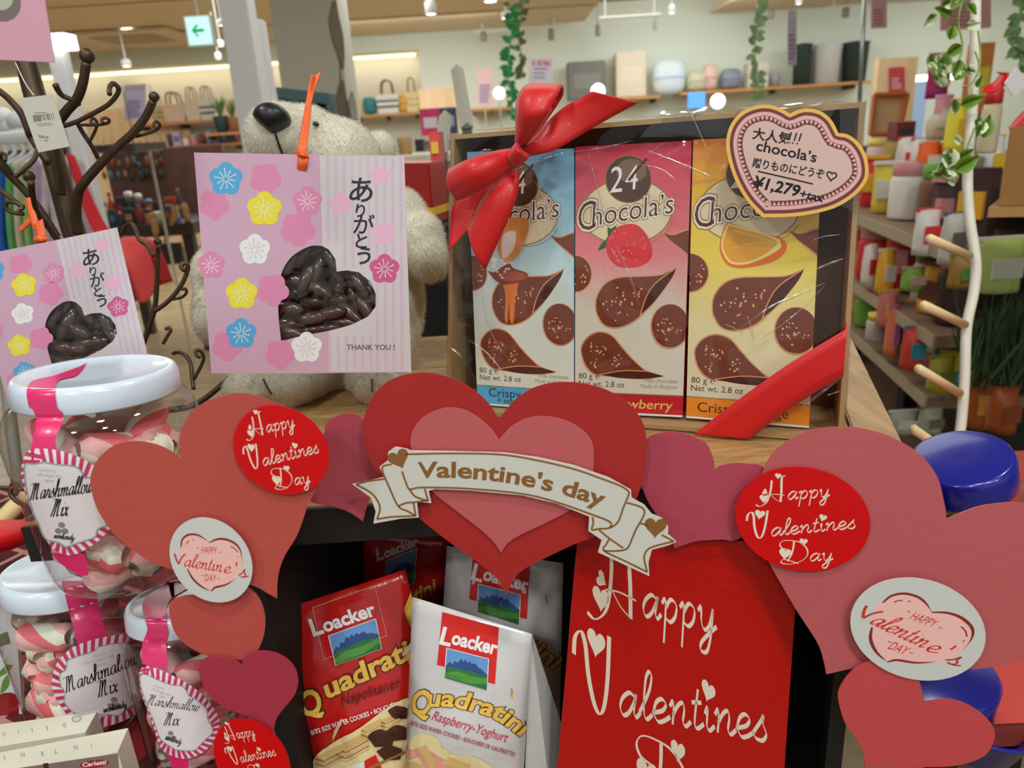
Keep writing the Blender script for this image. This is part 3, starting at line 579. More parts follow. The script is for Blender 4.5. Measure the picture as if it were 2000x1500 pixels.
# middle: books, red gift boxes, slanting strips
for kd, x0, y0, x1, y1, Y, cs, lb, ct in (('carton',824,216,862,266,4.5,((190,50,100),(214,190,200)),'magenta book with a white label left of the gift tray','book'), ('carton',862,214,894,262,4.6,((54,64,100),(150,160,190)),'navy book beside the magenta book','book'), ('cup',776,270,806,308,3.6,((160,130,90),(120,90,60)),'straw coloured cup right of the bear ear','cup'), ('carton',812,274,828,296,3.4,((30,30,28),(40,40,38)),'small black box right of the bear ear','box'), ('carton',842,262,862,318,1.13,((196,70,62),(214,170,70)),'upright red and gold box behind the red gift box','box')):
    P_item(kd, x0, y0, x1, y1, Y, cs, lb, ct, dep=.1)
cc_ = mat((196, 186, 166), .6)
for (xa0, xa1, yy, Yc, lb) in ((764, 900, 307, 3.35, 'cream counter carrying the straw cup behind the bear'), (815, 900, 266, 4.45, 'cream counter under the magenta and navy books')):
    a_, b_ = at(xa0, yy, Yc), at(xa1, yy, Yc); t = root('display_counter', ((a_.x+b_.x)/2, Yc+.25, 0), lb, 'counter'); box('counter_top', ((a_.x+b_.x)/2, Yc+.25, a_.z-.03), (b_.x-a_.x, .55, .03), cc_, t); box('cabinet', ((a_.x+b_.x)/2, Yc+.27, 0), (b_.x-a_.x-.04, .48, a_.z-.03), mat((170, 160, 142), .6), t)
rg = root('red_gift_box', P(838, 440, 1.02), 'deep red gift box with a gold band behind the bear arm', 'gift box'); pb0 = P(838, 446, 1.05); W_ = .085
q0 = [P(775,430,1.06), P(848,440,1.0), P(880,418,1.06), P(808,418,1.16)]; z0 = q0[1].z; q0 = [setz_(v, z0) for v in q0] if False else [Vector((v.x, v.y, z0)) for v in q0]; zt_ = P(848, 316, 1.0).z
redb = mat((150, 34, 30), .4, coat=.3); hexa('box_body', q0, [Vector((v.x, v.y, zt_)) for v in q0], redb, rg, .002); qc = sum(q0, Vector())/4; zg_ = z0+(zt_-z0)*.16
hexa('gold_band', [Vector((qc.x+(v.x-qc.x)*1.02, qc.y+(v.y-qc.y)*1.02, zg_)) for v in q0], [Vector((qc.x+(v.x-qc.x)*1.02, qc.y+(v.y-qc.y)*1.02, zg_+.010)) for v in q0], mat((206,166,50), .4), rg)
rd_ = root('rear_table', (qc.x, 1.4, 0), 'dark display table behind the bear carrying the red gift box', 'table'); box('tabletop', (qc.x+.12, 1.42, z0-.03), (.62, .8, .029), mat((34,30,28), .6, k=1), rd_); box('cabinet', (qc.x+.12, 1.45, 0), (.5, .7, z0-.03), mat((26,24,22), .6, k=1), rd_)
st_m = mat((170, 166, 150), .5); 
for x0, y0, x1, y1, lb in ((893,136,912,250,'tall slanting grey strip behind the left end of the gift tray'), (870,226,862,300,'slanting pale strip at the upper left corner of the gift tray')):
    a_, b_ = P(x0, y0, 1.6), P(x1, y1, 1.5); o_ = tube('display_strip', [a_, b_], .014, st_m, seg=4, n=0, smooth=False, label=lb, cat='strip'); box('foot', (b_.x, b_.y, 0), (.02, .02, b_.z), dgrey, o_)
# teal shelf unit behind the bear, dark jewellery table with stock
tl = mat((62, 82, 84), .6); tu = root('teal_shelf_unit', at(580, 240, 3.9), 'dark teal shelf unit behind the bear', 'shelf unit'); a_ = at(505, 166, 3.9); b_ = at(652, 184, 3.9)
hexa('top_board', [Vector((a_.x,3.9,a_.z-.05)), Vector((b_.x,3.8,b_.z-.05)), Vector((b_.x,4.2,b_.z-.05)), Vector((a_.x,4.3,a_.z-.05))], [Vector((a_.x,3.9,a_.z)), Vector((b_.x,3.8,b_.z)), Vector((b_.x,4.2,b_.z)), Vector((a_.x,4.3,a_.z))], tl, tu)
for k in range(5): f = k/4; x = a_.x+(b_.x-a_.x)*f; box('upright', (x, 4.03-.1*f, 0), (.035, .3, a_.z+(b_.z-a_.z)*f-.05), tl, tu)
box('lower_board', ((a_.x+b_.x)/2, 4.03, a_.z-.45), (b_.x-a_.x, .3, .03), tl, tu)
for i, (x0, x1, c_, nm) in enumerate(((513,536,(190,110,116),'pink'), (546,572,(206,206,196),'white'), (576,600,(150,180,196),'pale blue'), (604,622,(196,196,186),'cream'), (624,648,(206,176,120),'tan'))): P_item('carton', x0, 178+i*3, x1, 206+i*3, 3.98, (c_, (206,206,196)), f'{nm} box in the teal shelf unit, {ordn[i]}', 'box', 'boxes in the teal shelf unit', dep=.12)
JT = 5.2; zj = at(300, 438, JT).z; jt = root('stock_table', at(260, 440, JT), 'dark display table with crowded small goods behind the red bag', 'table'); xa_, xb_ = at(120, 440, JT).x, at(378, 420, JT).x; darkw = mat((58, 44, 38), .5, k=1.2)
box('tabletop', ((xa_+xb_)/2, JT+.4, zj-.08), (xb_-xa_, .9, .08), darkw, jt); box('back_rack', ((xa_+xb_)/2, JT+.8, zj), (xb_-xa_, .05, at(300, 290, JT+.8).z-zj), mat((90, 62, 52), .7, var=.4, vscale=14), jt)
for xx in (xa_+.1, xb_-.1): box('leg', (xx, JT+.1, 0), (.07, .07, zj-.08), darkw, jt); box('leg', (xx, JT+.7, 0), (.07, .07, zj-.08), darkw, jt)
hn = [((60,50,60),'dark plum'), ((150,80,60),'rust'), ((40,60,60),'dark teal'), ((190,180,170),'ivory'), ((120,40,50),'wine red'), ((40,40,44),'black'), ((160,120,70),'bronze'), ((90,110,130),'steel blue'), ((150,60,40),'brick red')]
row(172, 345, 424, 22, 48, JT+.02, zj, 'front edge of the dark stock table', ('jar_of_goods','carton','cup','bottle'), pw=(12, 20), palette=hn); row(170, 350, 398, 30, 60, JT+.35, zj, 'middle of the dark stock table', ('bottle','jar_of_goods','carton'), pw=(14, 20), palette=hn)
random.seed(33); HK = at(134, 304, 2.41)
for i, (px, py) in enumerate([(205+j*14+random.uniform(-3,3), 292+k*26+random.uniform(-4,4)) for k in range(3) for j in range(9)]):
    c = at(px, py, JT+.74); m_ = random.choice(hn+[((130,60,30),'orange brown'), ((150,30,36),'scarlet'), ((120,100,60),'dull gold')]); s_ = random.uniform(.016, .03)
    t = root('hanging_ornament', c, f'{m_[1]} pendant on the stock table rack, {("top","middle","bottom")[i//9]} row, {ordn[i % 9]}', 'pendant', 'pendants on the rack'); ball('bead', c, (s_*.8, .012, s_*1.5), mat(m_[0], .5, k=.8), t, ax=(Vector((1,0,0)), Vector((0,1,0)), Vector((0,0,1))), seg=8, rings=6); tube('cord', [c+Vector((0,0,s_)), c+Vector((0,.01,.09))], .003, dgrey, t, 4, n=0)
# easel legs / chair at the aisle, red bag, hanging clothes
ew = mat((170, 128, 76), .5); ez = root('wooden_easel', at(330, 545, 4.7), 'wooden easel legs with a dark board beside the stock table', 'easel')
for a_, b_ in (((300,430),(322,542)), ((360,400),(385,520)), ((346,405),(300,540))): tube('leg', [at(a_[0], a_[1], 4.6), PZ(b_[0], b_[1], .01)], .02, ew, ez, 4, n=0, smooth=False)
box('dark_board', tuple(at(340, 515, 4.8)), (sz(44, 4.8), .04, sz(42, 4.8)), mat((56,44,42), .7, k=1), ez)
redn = mat((206, 30, 40), .6, var=.08, vscale=6); rbg = root('red_shoulder_bag', at(270, 600, 2.4), 'bright red shoulder bag on a long strap beside the stock table', 'bag')
loft('strap', [at(x, y, 2.4) for x, y in ((128,300),(150,370),(176,440),(215,500))], [at(x, y, 2.42) for x, y in ((140,306),(172,372),(206,438),(240,480))], redn, rbg, th=.012); loft('flap', [at(x, y, 2.38) for x, y in ((232,466),(280,470),(312,560))], [at(x, y, 2.3) for x, y in ((236,500),(262,540),(285,590))], mat((222, 66, 66), .6), rbg, th=.03); loft('body', [at(x, y, 2.4) for x, y in ((230,470),(288,480),(316,556))], [at(x, y, 2.45) for x, y in ((240,600),(264,590),(300,560))], mat((160, 16, 24), .6), rbg, th=.04)
tube('hook', [HK, HK+Vector((-.05, .08, .03)), Vector((at(66, 274, 2.6).x, 2.6, at(66, 274, 2.6).z))], .005, dgrey, rbg, 6)
rail = root('clothes_rail', at(30, 280, 2.6), 'white rail of hangers with bright printed clothes at the left edge', 'clothes rail'); a_, b_ = at(-60, 274, 2.6), at(66, 274, 2.6); b_.z = a_.z; tube('rail', [a_, b_], .02, mat((214,214,210), .4), rail, 8, n=0); 
for xx in (a_.x+.02, b_.x-.01): tube('upright', [Vector((xx, 2.62, 0)), Vector((xx, 2.62, a_.z))], .014, mat((200,200,196), .4), rail, 8, n=0)
for i, (px, c0, c1, nm) in enumerate(((6,(60,110,190),(200,210,220),'blue floral'), (24,(40,90,180),(214,216,220),'blue and white'), (42,(90,160,90),(206,214,180),'green'), (58,(206,190,150),(150,190,90),'cream'), (76,(130,190,100),(220,226,206),'pale green printed'), (94,(196,150,190),(220,200,210),'lilac'), (112,(206,170,176),(200,120,150),'rose'))):
    c = at(px, 285, 2.6); c.z = a_.z; m_ = mat(c0, .8, var=.55, vscale=16); t = root('printed_garment', c-Vector((0, 0, .7)), f'{nm} garment on the white rail, {ordn[i]}', 'garment', 'garments on the rail')
    tube('hanger', [c+Vector((0,0,-.01)), c+Vector((0,.0,-.05)), c+Vector((-.04,-.05,-.09)), c+Vector((.04,.05,-.09))], .006, mat((220,220,216), .4), t, 6)
    w2_ = .075; pts_a = [c+Vector((-w2_*.5,-.05,-.08)), c+Vector((-w2_,-.1,-.3)), c+Vector((-w2_*1.1,-.12,-.62))]; pts_b = [c+Vector((w2_*.5,.05,-.08)), c+Vector((w2_*.8,.06,-.3)), c+Vector((w2_*1.1,.1,-.62))]
    loft('cloth', pts_a, pts_b, m_, t, rows=10, th=.01, mid=lambda u, v: Vector((.012*math.sin(v*16+u*3), .02*math.sin(v*13), 0)))
# white mannequin stuff behind tag
for i, (px, py, c_) in enumerate(((6,232,(206,206,204)), (18,250,(190,200,200)), (34,240,(180,186,190)), (40,262,(206,206,200)))): ball('cotton_puff', at(px, py, 3.2), .045, hue(c_), label=f'white fluffy puff above the clothes rail, {ordn[i]}', cat='puff', group='white puffs above the rail', seg=10, rings=7)
dk_ = at(130, 284, 4.2); P_item('carton', 128, 258, 160, 290, 4.2, ((40,46,52),(60,90,90)), 'dark box with a pale mark on the stand behind the tree', 'box'); box('side_stand', (dk_.x+.05, 4.3, dk_.z-.05), (.7, .4, .04), darkw, label='dark stand holding the box behind the tree', cat='stand')
# ================================================================== RIGHT SIDE
hp0 = at(1905, -30, 0) if False else None
wp = mat((196, 192, 176), .5); hp_ = [P(1906,-60,.95), P(1905,60,.95), P(1900,200,.95), P(1890,330,.95), P(1893,420,.95), P(1906,510,.95), P(1902,570,.95), P(1888,640,.95), P(1884,740,.95), P(1878,820,.95), P(1868,900,.95), P(1862,1000,.97)]
ladder = root('ladder_rack', P(1862, 1000, .97), 'wavy white metal upright with pale wooden pegs at the right', 'rack'); tube('upright', hp_, 9.5*.95/FPX, wp, ladder, 12)
pg = mat((206, 180, 134), .5, var=.08, vscale=20)
for x0, y0, x1, y1, x2, y2 in ((1816,466,1893,500,0,0), (1804,596,1884,634,0,0), (1794,720,1874,768,0,0), (1784,838,1862,892,0,0)): tube('wooden_peg', [P(x0, y0, .86), P(x1, y1, .94)], 9*.9/FPX, pg, ladder, 8, n=0)
tube('thin_rod', [at(1689,-20,2.2), at(1678,215,2.2)], .006, mat((150,156,150), .3, metal=.6), seg=8, n=0, label='thin steel rod rising behind the right end of the gift tray', cat='rod')
# ivy
iv = root('ivy_vine', P(1880, 100, .92), 'variegated green and cream ivy hanging around the white upright', 'plant'); random.seed(17); ivs = mat((120, 140, 60), .6)
ivm = bpy.data.materials.new('ivy_leaf'); ivm.use_nodes = True; nt = ivm.node_tree; b_ = nt.nodes['Principled BSDF']; tc = nt.nodes.new('ShaderNodeTexCoord'); n_ = nt.nodes.new('ShaderNodeTexNoise'); n_.inputs['Scale'].default_value = 90; r_ = nt.nodes.new('ShaderNodeValToRGB'); r_.color_ramp.elements[0].position = .47; r_.color_ramp.elements[1].position = .53; r_.color_ramp.elements[0].color = lin((84, 112, 40)); r_.color_ramp.elements[1].color = lin((190, 196, 160)); nt.links.new(tc.outputs['Object'], n_.inputs['Vector']); nt.links.new(n_.outputs[0], r_.inputs[0]); nt.links.new(r_.outputs[0], b_.inputs['Base Color']); b_.inputs['Roughness'].default_value = .45
ivg = mat((96, 128, 40), .45, var=.2, vscale=40); XR = crop(1600, 0, 3.75)
def leaf(px, py, s, d, m, an=None):
    p = P(px, py, d); an = an if an is not None else random.uniform(0, 6.28); X = (RT*math.cos(an)-UP*math.sin(an)+FW*random.uniform(-.5, .5)).normalized(); Y_ = X.cross(FW).normalized(); N_ = X.cross(Y_); L = s*d/FPX; W = L*.36
    pr = [(0,0),(.12,.7),(.35,1),(.62,.8),(.85,.4),(1.05,0)]; vs = [p+X*L*a_ for a_, _ in pr]; k = len(vs)
    for sg in (1, -1): vs += [p+X*L*a_+Y_*W*b__*sg+N_*W*b__*.35 for a_, b__ in pr[1:-1]]
    fs = []
    for sg in (0, 1):
        e = [0]+[k+sg*4+i for i in range(4)]+[5]
        for i in range(5):
            f = [i, i+1, e[i+1], e[i]]; f2 = []
            for v_ in f:
                if v_ not in f2: f2.append(v_)
            if len(f2) > 2: fs.append(tuple(f2))
    return build('leaf', vs, fs, m, iv, True)
for x, y, s_ in ((960,40,190),(1020,110,170),(905,110,130),(1000,290,150),(1090,330,150),(930,400,230),(870,400,180),(1010,490,160),(950,560,170),(1050,590,180),(1190,530,150),(1110,200,120),(1030,730,130),(1090,770,170),(1000,1090,230),(1060,1170,140),(1250,880,170),(1260,1010,190),(980,1240,160),(950,1320,170),(1060,1250,200),(1120,30,120),(1180,640,100),(970,640,150),(1080,440,130),(1020,1010,120),(1180,920,110),(930,1290,110),(1040,1340,120),(985,470,140)):
    q = XR((x, y)); leaf(q[0]-s_/12, q[1], s_/3.75*.85, random.uniform(.86, .93), random.choice((ivm, ivm, ivg)))
for pts in (((1885,-20),(1872,40),(1880,90),(1868,130)), ((1905,100),(1912,130),(1900,160),(1880,170)), ((1903,250),(1890,285),(1880,310),(1870,350)), ((1910,60),(1915,110),(1908,150))): tube('stem', [P(x, y, .92) for x, y in pts], .0012, ivs, iv, 5)
# receding gondola shelf with snacks
z1 = .86; SA = PZ(1690, 562, z1); SB = PZ(1850, 668, z1); sd = (SB-SA); sd.z = 0; sd.normalize(); sn = sd.cross(ZZ_).normalized(); SP = Plane(SA, sn); sb = -SP.n; sdd = sd if sd.y > 0 else -sd
board_m = mat((120, 96, 76), .6); railm = mat((150, 134, 112), .5); gd = root('snack_shelf_unit', Vector((SA.x, SA.y, 0)), 'long receding snack shelf unit of brown boards with pale price rails', 'shelf unit')
def zof(x, y): return SP.hit(x, y)[0].z
levels = [zof(1700, 424), zof(1700, 568), zof(1700, 674)]; S0 = SA-sdd*.55; S1_ = SA+sdd*4.5
def gb(z, h, dep=.42, m=None, nm='board', out=0, a=None, b=None):
    p, q = (a or S0).copy(), (b or S1_).copy(); p.z = q.z = z; f = -sb*out; return hexa(nm, [p+f, q+f, q+sb*dep, p+sb*dep], [v+ZZ_*h for v in (p+f, q+f, q+sb*dep, p+sb*dep)], m or board_m, gd)
for z in levels+[.30]: gb(z-.035, .03); gb(z-.036, .032, .0, railm, 'price_rail', .006)
gb(.02, max(levels)+.12, .42, mat((74, 58, 48), .7, k=1), 'back_board', -.40); gd.children[-1].location = sb*.42 if False else (0, 0, 0)
for k in range(5):
    p = S0+sdd*(.02+1.2*k); p.z = 0; box('upright', tuple(p+sb*.4), (.04, .04, levels[0]+.10), mat((34,32,30), .6, k=1), gd)
spal = [((206,200,190),'white'), ((190,40,36),'red'), ((214,150,40),'orange'), ((196,176,60),'yellow'), ((100,150,60),'green'), ((60,140,160),'turquoise'), ((110,70,50),'brown'), ((190,130,130),'pink'), ((60,40,40),'dark brown')]
random.seed(51)
lvn = ('top board', 'second board', 'third board')
for li, (z, n_) in enumerate(zip(levels, (16, 16, 16))):
    for i in range(n_):
        u = -.45+i*(.105+.010*i); p = SA+sdd*u; p.z = z; kd = random.choice(('snack_pouch', 'carton', 'jar_of_goods', 'snack_pouch')); (c0, n0), (c1, n1) = random.sample(spal, 2); w_, h_, dp = random.uniform(.07, .11), random.uniform(.12, .21), .06
        if li == 0: h_ *= .8
        t = P_item(kd, 990, 250, 1010, 270, 1.0, (c0, c1), f'{n0} and {n1} {dict(snack_pouch="pouch", carton="box", jar_of_goods="jar")[kd]} on the snack shelf {lvn[li]}, {ordn[i] if i < 12 else ("thirteenth from left", "fourteenth from left", "fifteenth from left", "sixteenth from left")[i-12]}'.replace('from left', 'from near end').replace('leftmost', 'nearest'), 'snack', f'snacks on the {lvn[li]}')
        bb = [Vector(v.co) for c in t.children for v in c.data.vertices]; sx = max(v.x for v in bb)-min(v.x for v in bb); sz_ = max(v.z for v in bb)-min(v.z for v in bb); sy = max(v.y for v in bb)-min(v.y for v in bb)
        t.scale = (w_/sx, dp/sy, h_/sz_); t.location = p+sb*(.06+random.uniform(0, .04)); t.rotation_euler = (0, 0, math.atan2(sn.y, sn.x)*0+math.radians(random.uniform(-60, -35)))
# nearer island table of the snack corner: top with gifts, dark post, carton
tz = 1.24; tpA = at(1690, 352, 2.6); tt = root('snack_island', at(1850, 400, 1.9), 'brown island counter crowded with gift bags on the right', 'counter')
ca, cb = P(1660, 338, 3.2), P(1975, 408, 1.75); ca.z = cb.z = (ca.z+cb.z)/2; dv = (cb-ca).normalized(); nv_ = Vector((-dv.y, dv.x, 0)); nv_ = nv_ if nv_.x > 0 else -nv_
cb2 = cb+dv*.5; ca2 = ca-dv*1.2; hexa('countertop', [ca2, cb2, cb2+nv_*.6, ca2+nv_*.6], [v+ZZ_*.05 for v in (ca2, cb2, cb2+nv_*.6, ca2+nv_*.6)], mat((132, 104, 84), .6), tt)
zc_ = ca.z+.05; e_ = ca2+nv_*.3; f_ = cb2+nv_*.3
for k in range(3): p = ca.lerp(cb, k/2)+nv_*.08; box('post', (p.x, p.y, 0), (.05, .05, ca.z), mat((28,26,26), .6, k=1), tt)
for i, (kd, x0, y0, x1, y1, d, cs, lb) in enumerate((('paper_bag',1700,282,1765,345,2.8,((176,150,90),(150,120,70)),'olive kraft gift bag with a red tie on the island'), ('jar_of_goods',1702,275,1735,330,2.5,((190,170,160),(200,180,90)),'frosted jar with a red bow on the island'), ('paper_bag',1758,272,1790,350,2.5,((206,200,196),(190,60,50)),'white floral paper bag on the island'), ('snack_pouch',1786,274,1822,335,2.45,((214,206,196),(190,40,40)),'white pouch with red print on the island'), ('snack_pouch',1800,280,1842,352,2.3,((214,90,30),(206,200,190)),'bright orange pouch on the island'), ('snack_pouch',1840,282,1872,352,2.3,((200,80,30),(214,190,150)),'orange and white pouch behind the ivy'),
    ('carton',1770,318,1796,360,2.4,((206,160,150),(80,80,130)),'pink box low on the island'), ('folded_cloth',1822,225,1880,275,2.4,((176,166,140),(150,140,120)),'rolled grey-beige cloth above the island'), ('paper_bag',1860,200,1892,300,2.2,((214,190,50),(200,160,40)),'yellow paper bag behind the ivy'), ('cup',1910,310,1934,365,1.9,((120,126,110),(140,146,130)),'grey-green cup right of the white upright'), ('snack_pouch',1925,270,1970,362,1.9,((206,206,200),(214,170,40)),'white and yellow pouch right of the white upright'), ('carton',1750,240,1786,275,3.0,((110,40,36),(60,40,36)),'dark red box behind the olive bag'), ('paper_bag',1830,190,1865,262,3.0,((196,130,140),(214,200,200)),'pink paper bag behind the rolled cloth'), ('carton',1880,230,1905,300,2.6,((40,110,120),(190,60,50)),'teal box behind the white upright'), ('jar_of_goods',1930,180,1965,300,1.7,((190,180,150),(190,40,40)),'wrapped jar under the red ribbon at the right edge'), ('paper_bag',1815,110,1860,192,3.2,((150,30,90),(190,60,90)),'magenta paper bag high behind the ivy'), ('carton',1893,98,1925,232,3.2,((200,120,50),(214,190,60)),'orange and yellow box high behind the upright'))):
    P_item(kd, x0, y0, x1, y1, PY(1000, 250, d).y if False else (P((x0+x1)/2, y1, d).y), cs, lb, 'bag' if 'bag' in kd or 'pouch' in kd else 'goods', None, dep=.08)
# wooden framed tray and crates behind
fr_ = root('framed_tray', P(1735, 280, 3.4), 'tan wooden framed tray tilted behind the snack island', 'tray'); 
for a_, b_ in (((1708,186),(1772,184)), ((1772,184),(1756,262)), ((1708,186),(1700,262)), ((1700,262),(1756,262))): tube('frame_bar', [P(*a_, 3.4), P(*b_, 3.4)], .012, mat((176,100,50), .5), fr_, 4, n=0, smooth=False)
hexa('panel', [P(1708,186,3.42), P(1772,184,3.42), P(1756,262,3.42), P(1700,262,3.42)], [P(1708,186,3.45), P(1772,184,3.45), P(1756,262,3.45), P(1700,262,3.45)], mat((176,146,104), .6, var=.2, vscale=6), fr_)
lw = at(1825, 195, 8.0); st(box('window_1', (lw.x, 8.6, lw.z-.7), (sz(90, 8), .05, .95), mat((150, 176, 206), .5, k=1, emit=.35)))
v_ = at(1833, 156, 7.8); o_ = box('strip_light', tuple(v_), (.42, .06, .05), lampm, label='short bright strip light behind the ivy', cat='light'); box('hanger_rod', (v_.x, v_.y, v_.z+.05), (.012, .012, CZ-v_.z-.05), lampw, o_)
# carton box on a ledge at the right edge, tag, ribbons
cq0 = P(1950, 402, 1.15); bdir = Vector((.62, .78, 0)); fdir = Vector((.9, -.35, 0))
def cqs(e, z, W=.26, D_=.22): o = cq0-fdir*e-bdir*e; o.z = z; a_ = [o, o+fdir*(W+2*e), o+fdir*(W+2*e)+bdir*(D_+2*e), o+bdir*(D_+2*e)]; return a_
hexa('cardboard_box', cqs(0, cq0.z), cqs(0, cq0.z+.115), mat((132, 92, 44), .7), label='brown cardboard box on a wooden ledge at the right edge', cat='box')
lg_ = hexa('wooden_ledge', cqs(.012, cq0.z-.016), cqs(.012, cq0.z-.001), mat((150,112,62), .6), label='wooden ledge under the cardboard box', cat='ledge'); pc = cq0+fdir*.15+bdir*.1; box('ledge_post', (pc.x, pc.y, 0), (.05, .05, cq0.z-.017), mat((30,28,26), .6, k=1), lg_)
tp_ = plane3((1958,160,1.1), (1985,132,1.1), (1980,190,1.12)); sheet('gift_tag', [(1962,162),(1986,132),(2012,160),(1980,190)], tp_, .001, mat((206,208,206), .5), label='white square gift tag hanging by the red ribbon at the right edge', cat='tag')
rr_ = root('red_ribbon_bow', P(1950, 170, 1.15), 'red ribbon bow with tails above the cardboard box', 'bow'); rsat = mat((190, 20, 22), .4)
for A_, B_ in ((((1918,170),(1940,160),(1955,140)), ((1920,178),(1944,176),(1962,150))), (((1948,140),(1958,150),(1950,190)), ((1972,142),(1966,160),(1944,200))), (((1968,250),(1990,225),(2010,205)), ((1974,258),(1996,240),(2015,222)))): loft('ribbon_loop', [P(x, y, 1.15) for x, y in A_], [P(x, y, 1.13) for x, y in B_], rsat, rr_, rows=2, th=.002)
# front of the snack shelf: green pouch, grass, orange pouches near the pegs
for kd, x0, y0, x1, y1, d, cs, lb in (('snack_pouch',1912,468,2010,574,1.35,((176,196,110),(200,206,190)),'large lime green snack pouch right of the white upright'), ('snack_pouch',1862,500,1938,566,1.5,((150,110,50),(90,140,60)),'brown and green snack pouch behind the white upright'), ('snack_pouch',1792,412,1842,500,1.7,((206,196,190),(196,50,44)),'white pouch with red dots above the upper peg'), ('snack_pouch',1846,420,1890,520,1.75,((180,176,168),(90,84,80)),'silvery pouch behind the upper peg'), ('snack_pouch',1895,730,1945,840,1.3,((150,76,24),(190,130,60)),'dark orange pouch hanging low beside the upright'), ('snack_pouch',1945,760,1998,850,1.3,((140,66,22),(120,60,26)),'dark orange pouch low at the right edge'), ('snack_pouch',1822,700,1872,770,1.5,((150,140,40),(110,110,40)),'olive yellow pouch behind the third peg'), ('snack_pouch',1720,570,1760,640,1.9,((190,110,100),(196,176,60)),'pink pouch with a yellow top left of the pegs'),
    ('jar_of_goods',1700,615,1738,668,1.7,((170,160,150),(196,170,50)),'small jar with a yellow lid left of the pegs'), ('snack_pouch',1738,600,1756,700,1.6,((196,100,70),(160,90,150)),'slim orange pouch beside the yellow-lidded jar'), ('snack_pouch',1768,640,1812,725,1.55,((190,60,50),(40,130,150)),'red pouch with a turquoise top left of the third peg'), ('snack_pouch',1690,478,1718,560,2.2,((200,190,180),(190,40,40)),'white and red pouch at the far left of the snack shelf'), ('snack_pouch',1718,490,1752,575,2.0,((206,150,40),(200,190,180)),'yellow pouch beside the white and red one'), ('snack_pouch',1770,525,1815,570,1.8,((120,150,70),(200,150,140)),'green and pink pouch lying over the peg'), ('snack_pouch',1742,806,1800,850,1.4,((150,150,136),(190,190,180)),'grey-white packet low behind the rail'), ('snack_pouch',1805,800,1850,850,1.4,((140,140,120),(90,90,60)),'olive-grey packet low behind the lowest peg')):
    hh_ = SP.hit((x0+x1)/2, y1)[0]; dd_ = max(1.12, min(2.6, (hh_-CAM).dot(FW))); P_item(kd, x0, y0, x1, y1, P((x0+x1)/2, y1, dd_).y, cs, lb, 'snack', None, dep=.06)
random.seed(9); vs, fs = [], []
for i in range(420):
    b_ = P(random.uniform(1885, 2060), random.uniform(720, 760), random.uniform(1.45, 1.75)); t_ = P(0, 0, 1)*0+b_+Vector((random.uniform(-.05, .05), random.uniform(-.05, .05), random.uniform(.10, .19))); s_ = Vector((random.uniform(-1, 1), random.uniform(-1, 1), 0)).normalized()*.003; k = len(vs); vs += [b_-s_, b_+s_, b_.lerp(t_, .6)+s_, b_.lerp(t_, .6)-s_, t_]; fs += [(k,k+1,k+2,k+3),(k+3,k+2,k+4)]
gr_ = build('artificial_grass', vs, fs, mat((44, 66, 34), .6, k=1.3), None, label='dark green artificial grass clump at the right edge below the lime pouch', cat='grass', kind='stuff')
# ================================================================== FOREGROUND
ZT = 1.19
T15 = math.radians(15); E1 = Vector((1, 0, 0)); E2 = Vector((math.sin(T15), math.cos(T15), 0)); ZZ = Vector((0, 0, 1))
black = mat((22, 17, 14), .6, k=1); oak = wood((128, 96, 54), (156, 124, 78), 9, .45, (6, 40, 40)); oakd = wood((140, 112, 80), (160, 130, 95), 9, .5, (14, 2, 14))
# --- display table: top board, edge frame, black cabinet below
q0 = PZ(690, 985, ZT); qR = PZ(1757, 862, ZT); E2 = (PZ(1657, 655, ZT)-qR); E2.z = 0; E2.normalize()
q0 = q0+E2*max(0, (.398-q0.y)/E2.y); print('TABLE FRONT', q0, qR); tt_ = (qR-q0).y/E2.y; R0 = (qR-q0).x-E2.x*tt_; L0 = -.20
def tb(a, b, z): return q0 + E1*a + E2*b + ZZ*(z-ZT)
t = root('display_table', tb((L0+R0)/2, .2, 0), 'black display table with a pale wooden top carrying the gift box', 'table')
for k, (b0, b1) in enumerate(((0, .092), (.0928, .185), (.1858, .28), (.2808, .40))):
    hexa('tabletop_plank', [tb(L0, b0, ZT-.02), tb(R0-.03, b0, ZT-.02), tb(R0-.03, b1, ZT-.02), tb(L0, b1, ZT-.02)], [tb(L0, b0, ZT), tb(R0-.03, b0, ZT), tb(R0-.03, b1, ZT), tb(L0, b1, ZT)], oak, t, .0006)
hexa('edge_rail', [tb(R0-.029, 0, ZT-.022), tb(R0, 0, ZT-.022), tb(R0, .4, ZT-.022), tb(R0-.029, .4, ZT-.022)], [tb(R0-.029, 0, ZT+.003), tb(R0, 0, ZT+.003), tb(R0, .4, ZT+.003), tb(R0-.029, .4, ZT+.003)], oakd, t, .001, label='paler wooden rail along the right edge')
def slab(nm, a0, a1, b0, b1, z0, z1, m, par, **kw):
    return hexa(nm, [tb(a0, b0, z0), tb(a1, b0, z0), tb(a1, b1, z0), tb(a0, b1, z0)], [tb(a0, b0, z1), tb(a1, b0, z1), tb(a1, b1, z1), tb(a0, b1, z1)], m, par, 0, **kw)
slab('front_trim', L0, R0, -.003, -.0004, ZT-.024, ZT-.0005, black, t)
LA = P(516, 1250, .47).x-q0.x; CXL = q0.x+LA-.014; RA = R0-.035
slab('side_panel', LA-.012, LA, .004, .36, .55, 1.168, black, t); slab('side_panel', RA, RA+.012, .004, .36, .55, 1.168, black, t)
slab('back_panel', LA, RA, .16, .172, .55, 1.168, black, t); slab('shelf_board', LA, RA, .004, .16, .915, .93, black, t)
